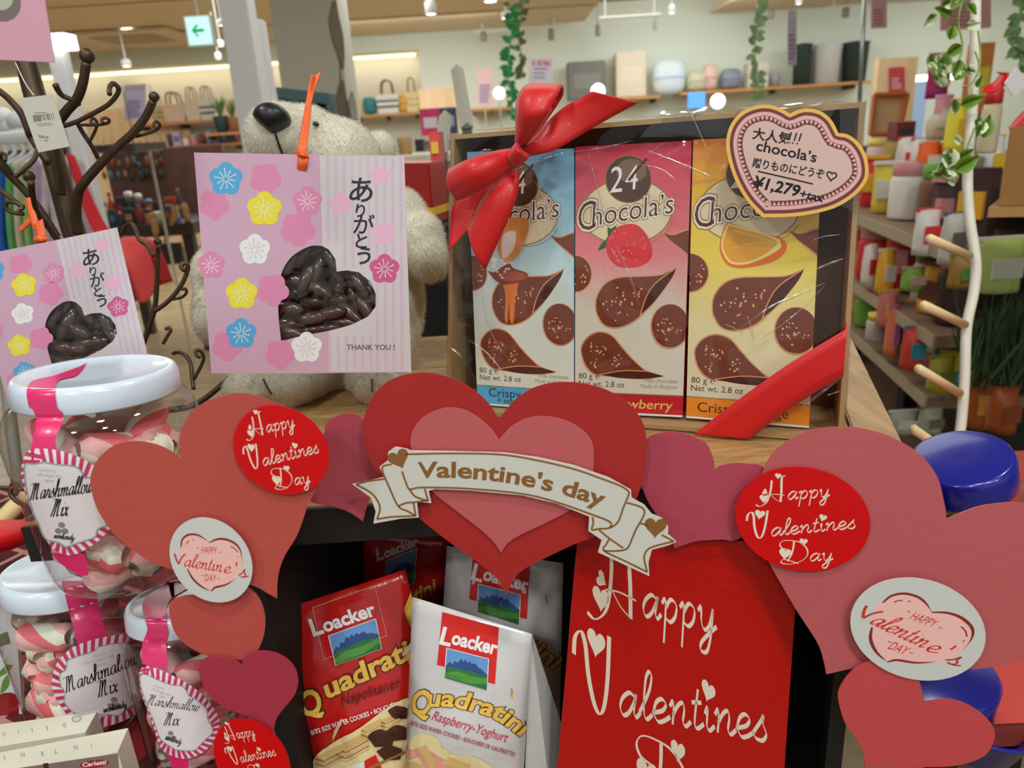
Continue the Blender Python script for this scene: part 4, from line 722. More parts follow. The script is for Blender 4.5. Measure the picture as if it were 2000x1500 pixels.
# --- hearts cut from paper, fixed along the front
KH = dict(coat=.35, bump=.25, bscale=140)
hy = {'c': Plane((0, .382, 1.15), (0, -1, .04)), 'l': Plane((0, .358, 1.1), (.1, -1, .1)), 'r': Plane((0.2, .378, 1.1), (-.08, -1, .1))}
def heart_card(pts, pl, col, label, dy=0, rough=.38, group=None, n=8):
    p = pl.off(dy); return sheet('paper_heart', [tuple(v) for v in outline(pts, n)], p, .0008, mat(col, max(rough, .42), coat=.10, spec=.25, k=1.12, bump=.12, bscale=120, var=.05, vscale=14), cat='paper heart', label=label, group='hearts along the front of the display')
HG = 'hearts along the front of the display'
h_sl = heart_card([(722,845,1),(760,840),(800,880),(790,925),(740,948),(722,974),(709,1018,1),(681,1000),(652,990),(602,976),(570,920),(595,865),(630,851),(637,827),(658,813),(681,807),(705,815)], hy['c'], (172,72,84), 'small rose pink paper heart between the coral heart and the central red heart', -.012)
h_sr = heart_card([(1397,917,1),(1408,910),(1432,905),(1461,906),(1490,912),(1515,950),(1510,1000),(1444,1052),(1408,1054),(1360,1057),(1318,1071,1),(1309,1046),(1292,1019),(1265,978),(1250,935),(1245,885),(1265,856),(1292,846),(1326,844),(1360,856),(1379,866),(1391,888)], hy['c'], (172,68,84), 'small rose pink paper heart to the right of the ribbon banner', -.012)
h_c = heart_card([(974,819,1),(952,785),(918,757),(877,737),(833,728),(792,732),(755,747),(728,774),(712,812),(711,839),(717,883),(738,924),(775,965),(816,1009),(857,1043),(898,1074),(932,1097),(969,1128),(990,1162,1),(1006,1128),(1030,1108),(1071,1087),(1122,1063),(1166,1046),(1207,1019),(1238,985),(1258,924),(1263,866),(1255,825),(1231,791),(1190,764),(1139,749),(1088,747),(1044,757),(1006,781)], hy['c'], (165,40,38), 'large deep red paper heart in the middle behind the ribbon banner', .002)
h_i = heart_card([(975,858,1),(955,832),(918,805),(881,796),(843,805),(816,825),(802,856),(809,897),(840,955),(884,992),(952,1046),(979,1080,1),(993,1060),(1020,1043),(1071,1019),(1122,989),(1153,941),(1160,890),(1153,856),(1122,829),(1081,815),(1037,815),(1000,832)], hy['c'], (186,90,92), 'pink paper heart glued on the large deep red heart', .0035)
h_l = heart_card([(354,896,1),(350,862),(358,830),(385,795),(430,775),(475,768),(520,780),(575,805),(620,850),(632,910),(618,955),(602,985),(582,1042),(555,1088),(543,1127),(541,1169,1),(523,1159),(494,1144),(440,1135),(380,1125),(300,1100),(270,1082),(228,1049),(195,1004),(180,965),(177,930),(192,896),(225,869),(270,862),(315,872)], hy['l'], (176,74,64), 'large coral paper heart in front of the tilted marshmallow jar', 0)
h_r = heart_card([(1849,1014,1),(1844,980),(1829,928),(1794,885),(1742,854),(1690,838),(1650,834),(1600,837),(1560,850),(1520,875),(1495,910),(1475,970),(1480,1050),(1506,1106),(1552,1186),(1595,1253),(1608,1288),(1614,1317,1),(1690,1303),(1800,1306),(1889,1307),(1950,1301),(2000,1288),(2045,1260),(2085,1180),(2085,1100),(2050,1020),(2000,984),(1928,986),(1881,1000)], hy['r'], (178,86,88), 'largest pink paper heart at the right carrying two oval stickers', 0)
h_rl = heart_card([(1805,1372,1),(1800,1348),(1790,1322),(1750,1290),(1699,1292),(1664,1311),(1640,1344),(1638,1370),(1651,1413),(1673,1444),(1686,1470),(1689,1497,1),(1777,1498),(1863,1496),(1920,1478),(1941,1448),(1941,1422),(1920,1396),(1889,1376),(1855,1366),(1820,1368)], hy['r'], (188,70,72), 'coral paper heart at the lower right before the blue lid', .004)
h_ll = heart_card([(408,1170,1),(390,1164),(360,1164),(333,1176),(330,1194),(339,1230),(360,1257),(405,1281),(450,1287),(492,1290,1),(510,1257),(517,1230),(517,1200),(507,1170),(486,1149),(455,1140),(425,1150)], hy['l'], (178,74,66), 'small coral paper heart below the white oval sticker over the small jar', -.002)
h_cr = heart_card([(472,1299,1),(480,1281),(504,1272),(540,1276),(570,1296),(582,1326),(576,1356),(555,1383),(540,1404),(534,1431,1),(510,1413),(480,1398),(435,1380),(405,1353),(390,1320),(390,1299),(405,1284),(435,1284),(459,1290)], hy['l'], (160,48,66), 'crimson paper heart beneath the small coral heart at the left', .0005)
# --- ribbon banner
white = mat((182, 180, 170), .45, coat=.1); brown = mat((120, 78, 34), .45)
X5 = crop(680, 720, 2.941)
bo = [(25,665),(205,625),(180,565),(225,530),(230,480),(270,450),(330,460),(360,472),(600,476),(900,484),(1100,512),(1300,557),(1500,627),(1625,697),(1628,742),(1700,782),(1745,835),(1800,858),(1838,905),(1838,950),(1885,995),(1840,1015),(1745,1040),(1725,1110),(1730,1192),(1600,1132),(1435,1055),(1457,985),(1380,932),(1385,850),(1200,776),(1000,728),(700,700),(500,692),(462,702),(478,772),(395,765),(405,855),(300,862),(145,890),(158,820),(130,740)]
bp = hy['c'].off(.007)
ban = sheet('ribbon_banner', [X5(p) for p in bo], bp, .0008, white, label="white paper ribbon banner lettered Valentine's day across the central heart", cat='banner')
a = Art(X5); L5 = 11
for pts in ([(330,492),(600,487),(880,494),(1100,530),(1300,578),(1450,630),(1560,672),(1605,700),(1612,722),(1580,800),(1550,880),(1500,915),(1440,920),(1400,925),(1408,890),(1404,852)],
            [(310,590),(330,650),(352,692),(400,684),(500,683),(700,690),(1000,719),(1200,768),(1400,838),(1480,868),(1512,890),(1500,915)],
            [(45,665),(120,645),(208,634)], [(45,665),(130,712),(172,765),(182,810),(165,865)], [(165,865),(250,852),(388,846)], [(250,550),(195,572),(240,690),(288,790),(340,818),(388,846)],
            [(288,790),(330,772),(375,768),(450,758),(460,760)], [(352,692),(380,730),(420,748),(460,760)], [(460,760),(448,720),(440,690)], [(375,768),(388,846)],
            [(1600,770),(1670,790),(1700,812),(1695,850),(1650,930),(1612,1020),(1580,1042),(1520,1048),(1470,1046)], [(1440,925),(1500,975),(1580,1030)], [(1500,978),(1482,1010),(1470,1046),(1590,1105),(1718,1168)],
            [(1718,1168),(1700,1090),(1715,1045),(1760,1020),(1870,992)], [(1870,992),(1830,970),(1800,955)], [(1680,888),(1725,902)]):
    a.line(pts, L5, brown, sm=5)
a.heart(290, 515, 62, brown, -22); a.heart(1765, 908, 64, brown, 4)
def bender(pts, W=None):
    c = [Vector(v) for v in catmull(pts, 14)]; d = [0]
    for i in range(1, len(c)): d.append(d[-1]+(c[i]-c[i-1]).length)
    def f(u, v):
        u = max(0, min(u, d[-1]-1e-4)); i = max(k for k in range(len(d)-1) if d[k] <= u); t_ = (c[i+1]-c[i]).normalized()
        p = c[i]+t_*(u-d[i]); return (p.x+t_.y*v, p.y-t_.x*v)
    return f
a.text("Valentine's day", 0, 0, 128, brown, off=.028, wfit=1075, bend=bender([(400,626),(560,624),(700,630),(900,652),(1100,690),(1280,735),(1480,800)]))
a.build(bp, ban, names={'artwork': 'printed_outline'})
# --- round and oval stickers
redp = mat((176, 5, 6), .42, spec=.2, coat=.05, bump=.1, bscale=90); whl = mat((200, 186, 168), .4); OV = crop(1360, 840, 4.166)
def hvd(T, surf, parent, w_=1.0, day=True, skip=False):
    a = Art(T); a.part = 'lettering'; nb = (-12, .28)
    if not skip: a.heart(665, 372, 26, whl, 8)
    a.heart(558, 503, 24, whl, -60); a.heart(551, 556, 38, whl, 5)
    a.line([(612,410),(608,470),(592,540),(572,585),(540,612),(512,620),(484,608)], 17*w_, whl, nb, 8); a.line([(728,372),(700,378),(693,420),(692,500),(685,585)], 18*w_, whl, (-10, .35), 8)
    a.line([(575,528),(640,522),(716,530)], 5, whl); a.line([(605,522),(640,560),(686,585)], 4, whl)
    a.script('appy', 735, 566, 62, whl, .2, -4, .25, 345)
    a.heart(517, 684, 42, whl, 10)
    a.line([(410,738),(420,690),(448,668),(466,700),(472,780),(490,852),(515,880),(540,850),(562,770),(580,655)], 19*w_, whl, (-10, .3), 8)
    a.script('alentines', 600, 864, 64, whl, .2, -5.5, .25, 700); a.heart(1030, 712, 32, whl, 18)
    if day:
        a.line([(740,972),(695,958),(680,928),(705,902),(760,898),(840,912),(895,958),(905,1010),(870,1055),(800,1085),(730,1090),(688,1075),(710,1052),(770,1066),(830,1086)], 11*w_, whl, (-25, .4), 8)
        a.line([(795,905),(788,960),(770,1020),(740,1068)], 16*w_, whl, (-10, .5), 6); a.heart(872, 908, 33, whl, 8); a.heart(722, 1003, 50, whl, 8)
        a.script('ay', 915, 1066, 60, whl, .2, -2, .25, 190)
    return a.build(surf, parent, edge=None)
def oval(cx, cy, rx, ry, rot, pl, dy, m, label):
    c, q = math.cos(math.radians(rot)), math.sin(math.radians(rot)); p = pl.off(dy)
    pts = [(cx+rx*math.cos(t_)*c-ry*math.sin(t_)*q, cy+rx*math.cos(t_)*q+ry*math.sin(t_)*c) for t_ in [2*math.pi*k/56 for k in range(56)]]
    return sheet('oval_sticker', pts, p, .0006, m, label=label, cat='sticker', group='oval stickers on the hearts'), p
s1, p1 = oval(549, 879, 98, 82, 33, hy['l'], .003, redp, 'red oval sticker with white script on the top of the coral heart')
s2, p2 = oval(1568, 1014, 133, 101, 10, hy['r'], .003, redp, 'largest red oval sticker with white script on the largest pink heart')
s3, p3 = oval(492, 1484, 88, 66, 52, hy['l'], .003, redp, 'red oval sticker with white script at the bottom beneath the crimson heart')
hvd(OV, p2, s2)
hvd(affine([(665,372),(410,738),(1285,760),(1105,1030)], [(499,806),(476,886),(620,874),(604,938)]), p1, s1)
hvd(affine([(484,612),(410,738),(1070,490),(1290,760)], [(437,1448),(444,1474),(495,1430),(536,1468)]), p3, s3)
wpap = mat((176, 176, 170), .35, coat=.3)
w1, q1 = oval(412, 1094, 90, 73, 48, hy['l'], .004, wpap, 'white oval sticker with a line-drawn heart on the coral heart')
w2, q2 = oval(1793, 1229, 134, 98, 14, hy['r'], .0058, wpap, 'white oval sticker with a line-drawn heart on the largest pink heart')
maroon = mat((120, 28, 24), .45); rtx = mat((178, 40, 34), .45); pkf = mat((206, 160, 152), .5)
def hvday(T, surf, parent):
    a = Art(T)
    a.shape([(372,1025,1),(320,985),(250,965),(195,1000),(175,1060),(190,1130),(225,1200),(290,1280),(340,1320),(390,1340,1),(420,1318),(500,1295),(560,1250),(595,1160),(585,1090),(540,1020),(470,995),(410,1000)], pkf)
    a.line([(183,1055),(190,1005),(225,972),(280,968),(330,990),(372,1022)], 14, maroon, taper=True); a.line([(372,1022),(420,1000),(480,1000),(545,1030),(580,1080),(592,1155)], 15, maroon, taper=True)
    a.line([(225,1195),(260,1260),(320,1315),(388,1347)], 13, maroon, taper=True); a.line([(386,1345),(410,1320),(480,1302),(545,1262)], 13, maroon, taper=True)
    a.line([(218,1035),(226,1018),(240,1010)], 6, maroon); a.line([(510,1045),(540,1062),(562,1088)], 6, maroon); a.line([(258,1004),(270,1003)], 5, maroon); a.line([(564,1110),(566,1120)], 5, maroon)
    a.text('HAPPY', 318, 1092, 66, rtx, 3, wfit=104); a.text('DAY', 342, 1278, 68, rtx, 3, wfit=74)
    for u in ((286,1056),(440,1085),(322,1240),(425,1260)): a.line([u, (u[0]+16, u[1]+1)], 4.5, rtx, sm=0)
    p = a.part; a.part = 'lettering'; a.line([(140,1095),(150,1130),(168,1165)], 12, rtx); a.line([(168,1165),(185,1125),(212,1098)], 11, rtx); a.part = p
    a.script('alentjn', 200, 1178, 44, rtx, .24, 9, .15, 255, (-25, .5)); a.script('e', 462, 1220, 44, rtx, .26, 9, .15, 48, (-25, .5))
    p = a.part; a.part = 'lettering'; a.line([(556,1150),(549,1180)], 10, rtx, sm=0); a.line([(566,1240),(590,1224),(607,1200),(604,1220),(613,1238),(600,1251),(580,1248)], 9, rtx); a.line([(598,1251),(616,1250),(633,1242)], 8, rtx); a.part = p
    return a.build(surf, parent)
X3 = crop(300, 760, 3.409); X8 = crop(1560, 850, 2.3077)
hvday(X3, q1, w1)
A38 = affine([(183,1055),(372,1022),(592,1150),(390,1347),(140,1095),(630,1245)], [(390,740),(605,790),(745,965),(410,1015),(290,790),(722,1045)])
hvday(lambda p: X8(A38(p)), q2, w2)
# --- red poster inside the cabinet front
pp = Plane((0, .401, 1.1), (0, -1, .03)); X6 = crop(1080, 1020, 3.125)
pos = sheet('greeting_card', [(1128,1048),(1562,1060),(1528,1560),(1084,1560)], pp, .0015, mat((160, 8, 7), .25, spec=.3, coat=.28, bump=.3, bscale=260), label='tall glossy red greeting card lettered in white script beside the cookie bags', cat='card')
A76 = affine([(484,612),(1072,500),(410,738),(1290,755),(872,908),(722,1003)], [(215,540),(945,560),(145,835),(1315,1250),(815,1435),(515,1490)])
hvd(lambda p: X6(A76(p)), pp, pos, 1.0, skip=True)
# --- snack bags
def pouch(name, q, m, par=None, bulge=.018, nu=14, nv=18, wr=.0012, seed=0, gus=0, **kw):   # q: TL, TR, BR, BL as (px, py, d)
    C = [P(*c) for c in q]; n = (C[1]-C[0]).cross(C[3]-C[0]).normalized()
    if n.dot(CAM-C[0]) < 0: n = -n
    vs, fs = [], []
    for s in (1, -1):
        for j in range(nv+1):
            v = j/nv
            for i in range(nu+1):
                u = i/nu; p = C[0].lerp(C[1], u).lerp(C[3].lerp(C[2], u), v)
                b = bulge*(math.sin(math.pi*min(u, 1-u)/1.0)**.55)*min(1, (max(0, v-.04)*2.6))**.8
                e = min(u, 1-u, v)*8; w_ = wr*min(1, e)*(noise.noise(Vector((u*5+seed, v*7, s)))*1.5+noise.noise(Vector((u*13+seed, v*11, s+5)))*.7)
                vs.append(p+n*(s*b+(w_ if s > 0 else 0)+s*.0002))
    W = nu+1; N = W*(nv+1)
    for s in (0, 1):
        for j in range(nv):
            for i in range(nu):
                f = [s*N+j*W+i, s*N+j*W+i+1, s*N+(j+1)*W+i+1, s*N+(j+1)*W+i]; fs.append(f if s else f[::-1])
    rim = [i for i in range(W)]+[j*W+nu for j in range(1, nv+1)]+[nv*W+i for i in range(nu-1, -1, -1)]+[j*W for j in range(nv-1, 0, -1)]
    for k in range(len(rim)): fs.append((rim[k], rim[(k+1) % len(rim)], rim[(k+1) % len(rim)]+N, rim[k]+N))
    return bm_fix(build(name, vs, fs, m, par, True, **kw))
X4 = crop(540, 1020, 3.1246)
gold = grad([(0, (150, 95, 20)), (.5, (215, 165, 70)), (1, (225, 200, 130))], 2); goldf = mat((214, 168, 72), .4); goldd = mat((70, 45, 20), .5); wt = mat((215, 212, 206), .4); rd = mat((190, 30, 24), .4)
sky = mat((88, 130, 180), .5); mtn = mat((36, 66, 118), .5); grn = mat((70, 128, 52), .5); grn2 = mat((40, 96, 50), .5); wafer = mat((196, 160, 100), .6); waferd = mat((140, 96, 52), .6); choc = mat((66, 34, 22), .4); pkw = mat((216, 140, 120), .6); cream_ = mat((214, 190, 140), .6)
def landscape(a, q):   # q: TL TR BR BL
    B = lambda u, v: tuple((q[0][k]*(1-u)+q[1][k]*u)*(1-v)+(q[3][k]*(1-u)+q[2][k]*u)*v for k in (0, 1))
    a.poly([B(-.02, -.02), B(1.02, -.02), B(1.02, 1.02), B(-.02, 1.02)], wt); a.poly([B(0, 0), B(1, 0), B(1, .6), B(0, .6)], sky)
    a.poly([B(*p) for p in ((0, .62), (.08, .42), (.15, .48), (.2, .34), (.28, .38), (.34, .22), (.4, .3), (.45, .2), (.5, .3), (.56, .22), (.62, .3), (.7, .24), (.78, .36), (.86, .38), (.93, .46), (1, .5), (1, .7), (0, .72))], mtn)
    a.poly([B(*p) for p in ((0, .6), (.3, .58), (.6, .52), (1, .58), (1, 1), (0, 1))], grn2); a.poly([B(*p) for p in ((0, .8), (.3, .66), (.6, .7), (1, .62), (1, .8), (.6, .95), (0, .96))], grn)
def bagart(T, red, surf, parent, name2, ang):
    a = Art(T)
    if red:
        a.line([(222,520),(600,385),(675,690),(290,835),(222,520)], 4, mat((205,150,140), .4), sm=0)
        a.text('L', 232, 692, 150, wt, -19, off=.03); a.text('oacker', 300, 668, 118, wt, -19, off=.035, wfit=325); landscape(a, [(322,692),(603,590),(638,768),(365,868)])
        for m_, o_ in ((goldd, .06), (goldf, .03)):
            a.text('Q', 175, 1190, 215, m_, -22, off=o_, sx=.8, shear=.1); a.text('uadratini', 320, 1068, 168, m_, -26, off=o_, wfit=700, shear=.15)
        a.text('Napolitaner', 400, 1118, 92, mat((80, 14, 10), .4), -18, off=.0, wfit=372, shear=.25)
        a.text('BITE SIZE WAFER COOKIES • BOUCHÉES DE GAUFRETTES', 226, 1288, 40, wt, -18.5, off=.015, wfit=780)
        a.shape([(240,1500),(250,1420),(360,1330),(520,1240),(700,1110),(820,1080),(830,1300),(830,1560),(240,1560)], cream_)
        for x, y, k in ((370,1360,1.0),(255,1420,.8),(520,1250,.7),(640,1200,.6)):
            a.poly([(x,y),(x+170*k,y-90*k),(x+200*k,y-55*k),(x+60*k,y+25*k)], wafer)
            for r_ in range(4): a.poly([(x, y+r_*17*k+4), (x+60*k, y+25*k+r_*17*k+4), (x+200*k, y-50*k+r_*17*k), (x+200*k, y-42*k+r_*17*k), (x+60*k, y+36*k+r_*17*k), (x, y+r_*17*k+14)], wafer if r_ % 2 else waferd)
        for x, y, s_ in ((640,1290,80),(740,1260,70),(740,1140,60),(690,1380,75),(770,1150,50)): a.shape([(x-s_,y,1),(x-s_*.2,y-s_*.5),(x+s_,y-s_*.2,1),(x+s_*.8,y+s_*.7,1),(x-s_*.4,y+s_*.8,1)], choc)
        a.poly([(430,1480),(540,1450),(550,1600),(430,1600)], wt); a.poly([(540,1440),(610,1400),(650,1500),(560,1600)], rd); a.line([(560,1490),(700,1420),(830,1360)], 16, waferd)
    else:
        a.poly([(1013,545),(1358,640),(1332,985),(1285,972),(1290,830),(1040,765),(1032,880),(982,868)], rd)
        a.text('L', 998, 738, 150, wt, 14, off=.03); a.text('oacker', 1068, 738, 118, wt, 14, off=.035, wfit=275); landscape(a, [(1042,768),(1292,832),(1282,1020),(1032,945)])
        for m_, o_ in ((goldd, .06), (goldf, .03)):
            a.text('Q', 822, 1165, 210, m_, 4, off=o_, sx=.72, shear=.1); a.text('uadratini', 0, 0, 150, m_, off=o_, wfit=600, shear=.15, bend=bender([(925,1120),(1060,1122),(1200,1150),(1330,1195),(1470,1290),(1600,1400)]))
        a.text(name2, 948, 1200, 84, mat((176, 40, 60), .4), 17, wfit=470, shear=.22)
        a.text('BITE SIZE WAFER COOKIES • BOUCHÉES DE GAUFRETTES', 822, 1232, 36, mat((150, 60, 70), .4), 17, off=.012, wfit=655)
        a.shape([(815,1500),(820,1340),(880,1285),(980,1310),(1050,1400),(1200,1420),(1330,1500),(1330,1560),(815,1560)], cream_)
        for x, y, r_, m_ in ((870,1400,-15,pkw),(985,1380,30,cream_),(980,1460,45,pkw),(1110,1470,20,wafer),(860,1490,10,wafer),(1080,1560,40,pkw),(930,1420,60,wafer)):
            c, q = math.cos(math.radians(r_)), math.sin(math.radians(r_)); R_ = lambda u, v: (x+u*c-v*q, y+u*q+v*c)
            a.poly([R_(-70,-28),R_(70,-28),R_(78,28),R_(-70,28)], m_); a.poly([R_(-70,28),R_(78,28),R_(78,44),R_(-66,44)], pkw if m_ != pkw else cream_)
    return a.build(surf, parent, h0=6e-4, step=1.3e-4, edge=5)
rfoil = mat((172, 22, 18), .22, coat=.5, bump=.3, bscale=60); wfoil = mat((186, 182, 180), .3, coat=.5, bump=.25, bscale=60)
b3 = pouch('cookie_bag', [(690,1026,.60),(876,1050,.60),(860,1400,.64),(676,1380,.64)], rfoil, seed=9, label='dark red cookie bag in the shade at the back of the cabinet', cat='snack bag', group='wafer cookie bags in the cabinet')
sb3 = Surf(b3); aa = affine([(5,545),(785,290),(1100,1500)], [(700,1060),(862,1000),(870,1290)])
a = Art(aa); a.line([(222,520),(600,385),(675,690),(290,835),(222,520)], 4, mat((120,60,60), .4), sm=0); a.text('L', 232, 692, 150, wt, -19, off=.03); a.text('oacker', 300, 668, 118, wt, -19, off=.035, wfit=325); landscape(a, [(322,692),(603,590),(638,868),(365,968)])
a.text('uadratini', 330, 1200, 168, goldf, -26, off=.03, wfit=600, shear=.15); a.build(sb3, b3, h0=2e-4, step=1.3e-4, edge=7)
b4 = pouch('cookie_bag', [(873,1066,.555),(1100,1100,.55),(1092,1490,.60),(850,1440,.60)], wfoil, seed=4, wr=.003, label='grey-white cookie bag behind the front pair', cat='snack bag', group='wafer cookie bags in the cabinet')
bagart(affine([(832,455),(1560,680),(1505,1500),(790,1500)], [(868,1062),(1098,1095),(1088,1390),(858,1340)]), False, Surf(b4), b4, 'Raspberry-Yoghurt', 14)
b1 = pouch('cookie_bag', [(542,1194,.515),(792,1112,.515),(905,1620,.56),(636,1620,.56)], rfoil, seed=2, wr=.0018, label='red wafer cookie bag lettered Napolitaner leaning to the left', cat='snack bag', group='wafer cookie bags in the cabinet')
bagart(X4, True, Surf(b1), b1, '', -19)
b2 = pouch('cookie_bag', [(806,1166,.48),(1039,1238,.48),(1016,1620,.53),(786,1620,.53)], wfoil, seed=3, label='white wafer cookie bag lettered Raspberry-Yoghurt in front', cat='snack bag', group='wafer cookie bags in the cabinet')
bagart(X4, False, Surf(b2), b2, 'Raspberry-Yoghurt', 14)
# side gusset of the white bag
g = hexa('side_gusset', [P(1039,1238,.482),P(1048,1262,.50),P(1096,1412,.54),P(1082,1620,.55)], [P(1037,1240,.484),P(1040,1270,.51),P(1060,1412,.56),P(1020,1620,.54)], wfoil, b2)
# --- greeting card with a heart window (twice)
flM = {'b': mat((78,150,190), .5), 'y': mat((226,196,50), .5), 'w': mat((214,208,206), .5), 'p': mat((196,122,154), .5), 'd': mat((186,82,126), .5), 'l': mat((214,160,184), .5)}
def plum(a, cx, cy, r, c, st=None, rot=-90):
    m = flM[c]; pts = []
    for k in range(60):
        th = 2*math.pi*k/60; pts.append((cx+(r*(.80+.2*abs(math.cos(2.5*th))))*math.cos(th+math.radians(rot)), cy+(r*(.80+.2*abs(math.cos(2.5*th))))*math.sin(th+math.radians(rot))))
    a.poly(pts, m)
    if st:
        for k in range(10):
            th = 2*math.pi*(k+.3)/10; L = r*(.62 if k % 2 else .5); a.line([(cx+r*.12*math.cos(th), cy+r*.12*math.sin(th)), (cx+L*math.cos(th), cy+L*math.sin(th))], r*.045, st, sm=0); a.ell(cx+L*math.cos(th), cy+L*math.sin(th), r*.05, r*.05, st, n=8)
pinkc = mat((184, 148, 166), .5, var=.04, vscale=5); stripe = mat((188, 180, 182), .5); stripe2 = mat((188, 166, 176), .5, var=.12, vscale=60); ink = mat((38, 40, 38), .5); gry = mat((80, 76, 76), .5)
XC = crop(360, 100, 2.1429); WIN = [(405,1216,1),(393,1100),(395,1000),(410,920),(450,860),(510,822),(560,813),(605,830),(632,870),(638,922,1),(680,917),(730,925),(780,965),(803,1020),(800,1070),(770,1110),(700,1145),(600,1172),(480,1195)]
def card(T, pl, label, outl, stamen=True, yoff=0):
    win = [T(tuple(p)) for p in outline(WIN, 6)]
    c = sheet('gift_card_pack', [T(p) for p in outl], pl, .0009, pinkc, holes=[win], label=label, cat='gift pack', group='pink blossom chocolate packs')
    a = Art(T); k = WIN
    wl = [tuple(p) for p in outline(WIN, 6)]
    # striped right part: split around the window
    a.poly([(566,436),(920,439),(950,1342),(608,1342),(604,1172),(700,1145),(770,1110),(800,1070),(803,1020),(780,965),(730,925),(680,917),(638,922),(632,870),(605,830),(578,815)], stripe)
    for x in range(600, 915, 34):
        a.line([(x,442),(x+3,812)] if x < 640 else ([(x,442),(x+5,905 if x < 800 else 1338)]), 13, stripe2, sm=0)
        if x < 800: a.line([(x+10,1190),(x+12,1338)], 12, stripe2, sm=0)
    sw, sg = flM['w'], mat((190,170,180), .5)
    for cx, cy, r, c_ in ((125,640,66,'p'),(340,533,68,'p'),(475,745,74,'p'),(370,1000,70,'p'),(180,1232,66,'p'),(400,1268,64,'p')): plum(a, cx, cy, r, c_, None, -60)
    for cx, cy, r, c_ in ((820,522,40,'l'),(655,640,48,'l'),(835,762,50,'l')): plum(a, cx, cy, r, c_)
    for cx, cy, r, c_, s_ in ((174,535,72,'b',sw),(335,660,74,'y',sw),(515,628,64,'p',sw),(295,830,66,'w',sg),(128,895,60,'p',sw),(240,1015,68,'y',sw),(238,1182,66,'b',sw),(512,1240,66,'w',sg),(838,912,64,'d',sw)):
        if cx == 128: cx = 112
        plum(a, cx, cy, r, c_, s_)
    for ch, x, y, s_ in (('あ',690,622,118),('り',716,690,64),('が',706,758,92),('と',716,820,72),('う',722,886,84)): a.text(ch, x, y, s_, ink, 3, .05, .012 if s_ > 90 else .02)
    a.text('THANK YOU !', 680, 1250, 32, gry, 0, off=.012, wfit=200)
    a.build(pl, c)
    f = sheet('window_film', [T(p) for p in inset(wl, -6)], pl.off(-.0011), .0002, film(gloss=.03, rough=.08, bump=.8, bscale=55), c)
    return c
cp = Plane((0, .52, 1.3), (0.03, -1, .02))
c1 = card(XC, cp, 'pink blossom pack with a heart window hanging before the polar bear', [(40,424),(470,432),(920,436),(950,1344),(520,1348),(113,1348)])
AL = affine([(740,515),(335,660),(838,912),(295,830),(240,1015)], [(173,482),(46,557),(231,599),(46,612),(37,675)])
cp2 = Plane((0, .51, 1.3), (.10, -1, .0))
c2 = card(AL, cp2, 'pink blossom pack with a heart window half behind the tilted jar lid', [(40,424),(470,432),(920,436),(950,1344),(520,1348),(113,1348)])
chm = mat((68, 49, 40), .25, k=1.3, coat=.3, var=.2, vscale=60); random.seed(4)
def chocs(T, pl, par_label, grp, cells):
    for i, (x, y, ang) in enumerate(cells):
        px, py = T((x, y)); c, n = pl.hit(px, py); c = c - n*(.0075+.004*(i % 3)); th = math.radians(ang); X = RT*math.cos(th)-UP*math.sin(th); Y = FW; Z = X.cross(Y)
        r = .0125*random.uniform(.85, 1.15); ball('chocolate_piece', c, (r, .0042, .0046), chm, ax=(X, Y, Z), seg=12, rings=10, label=par_label, cat='chocolate', group=grp)
cells = [(x+random.uniform(-12,12), y+random.uniform(-8,8), a_) for x, y, a_ in ((440,900,-60),(480,870,-50),(545,850,-20),(600,870,60),(430,970,20),(440,1030,5),(440,1090,10),(440,1150,0),(520,1060,5),(520,1130,-8),(530,1180,-10),(600,1050,0),(600,1110,-10),(600,1170,-5),(680,960,70),(720,980,60),(760,1010,60),(700,1050,65),(740,1080,60),(680,1110,40),(640,1000,-60),(500,960,-60),(550,930,-70),(610,940,60),(560,1000,30),(660,1150,10),(490,1200,0),(420,1190,20),(770,1060,-40),(460,1000,-20))]
chocs(XC, cp, 'dark glossy chocolate piece behind the heart window before the bear', 'chocolates in the pack before the bear', cells)
chocs(AL, cp2, 'dark glossy chocolate piece behind the heart window of the left pack', 'chocolates in the left pack', cells)
for T_, pl_, lb, c_ in ((XC, cp, 'pack before the bear', c1), (AL, cp2, 'left pack', c2)):
    bq = [T_(p) for p in ((60,445),(905,450),(930,1325),(120,1330))]; hexa('backing_card', [pl_.off(-.020).hit(*p)[0] for p in bq], [pl_.off(-.021).hit(*p)[0] for p in bq], mat((70, 52, 46), .6, k=1), c_)
# orange ties
org = mat((205, 84, 34), .45, var=.15, vscale=50)
def D(pts): return [P(*p) for p in pts]
r = root('raffia_tie', P(592,320,.50), 'orange raffia tie knotted through the pack before the bear', 'ribbon')
loft('tail', D([(607,146,.525),(601,176,.52),(592,230,.51),(583,285,.5),(580,304,.498)]), D([(616,150,.53),(612,180,.526),(607,235,.515),(601,280,.503),(598,304,.5)]), org, r, rows=3, mid=lambda u, v: FW*(.0012*math.sin(v*9+u*4)))
loft('tail', D([(614,150,.53),(604,175,.528),(600,200,.52)]), D([(629,138,.53),(616,172,.526),(608,205,.52)]), org, r, rows=2)
loft('knot', D([(572,298,.496),(585,290,.49),(604,300,.494)]), D([(574,306,.497),(590,304,.488),(606,309,.494)]), org, r, rows=3)
loft('loop', D([(583,300,.493),(581,318,.492),(581,332,.496)]), D([(600,302,.493),(601,318,.492),(598,334,.496)]), org, r, rows=3)
r = root('raffia_tie', P(70,480,.49), 'orange raffia tie knotted through the left pack below the metal branch', 'ribbon')
loft('tail', D([(50,388,.50),(54,410,.498),(58,425,.495),(66,450,.49)]), D([(60,386,.50),(64,405,.498),(72,420,.495),(78,450,.49)]), org, r, rows=3)
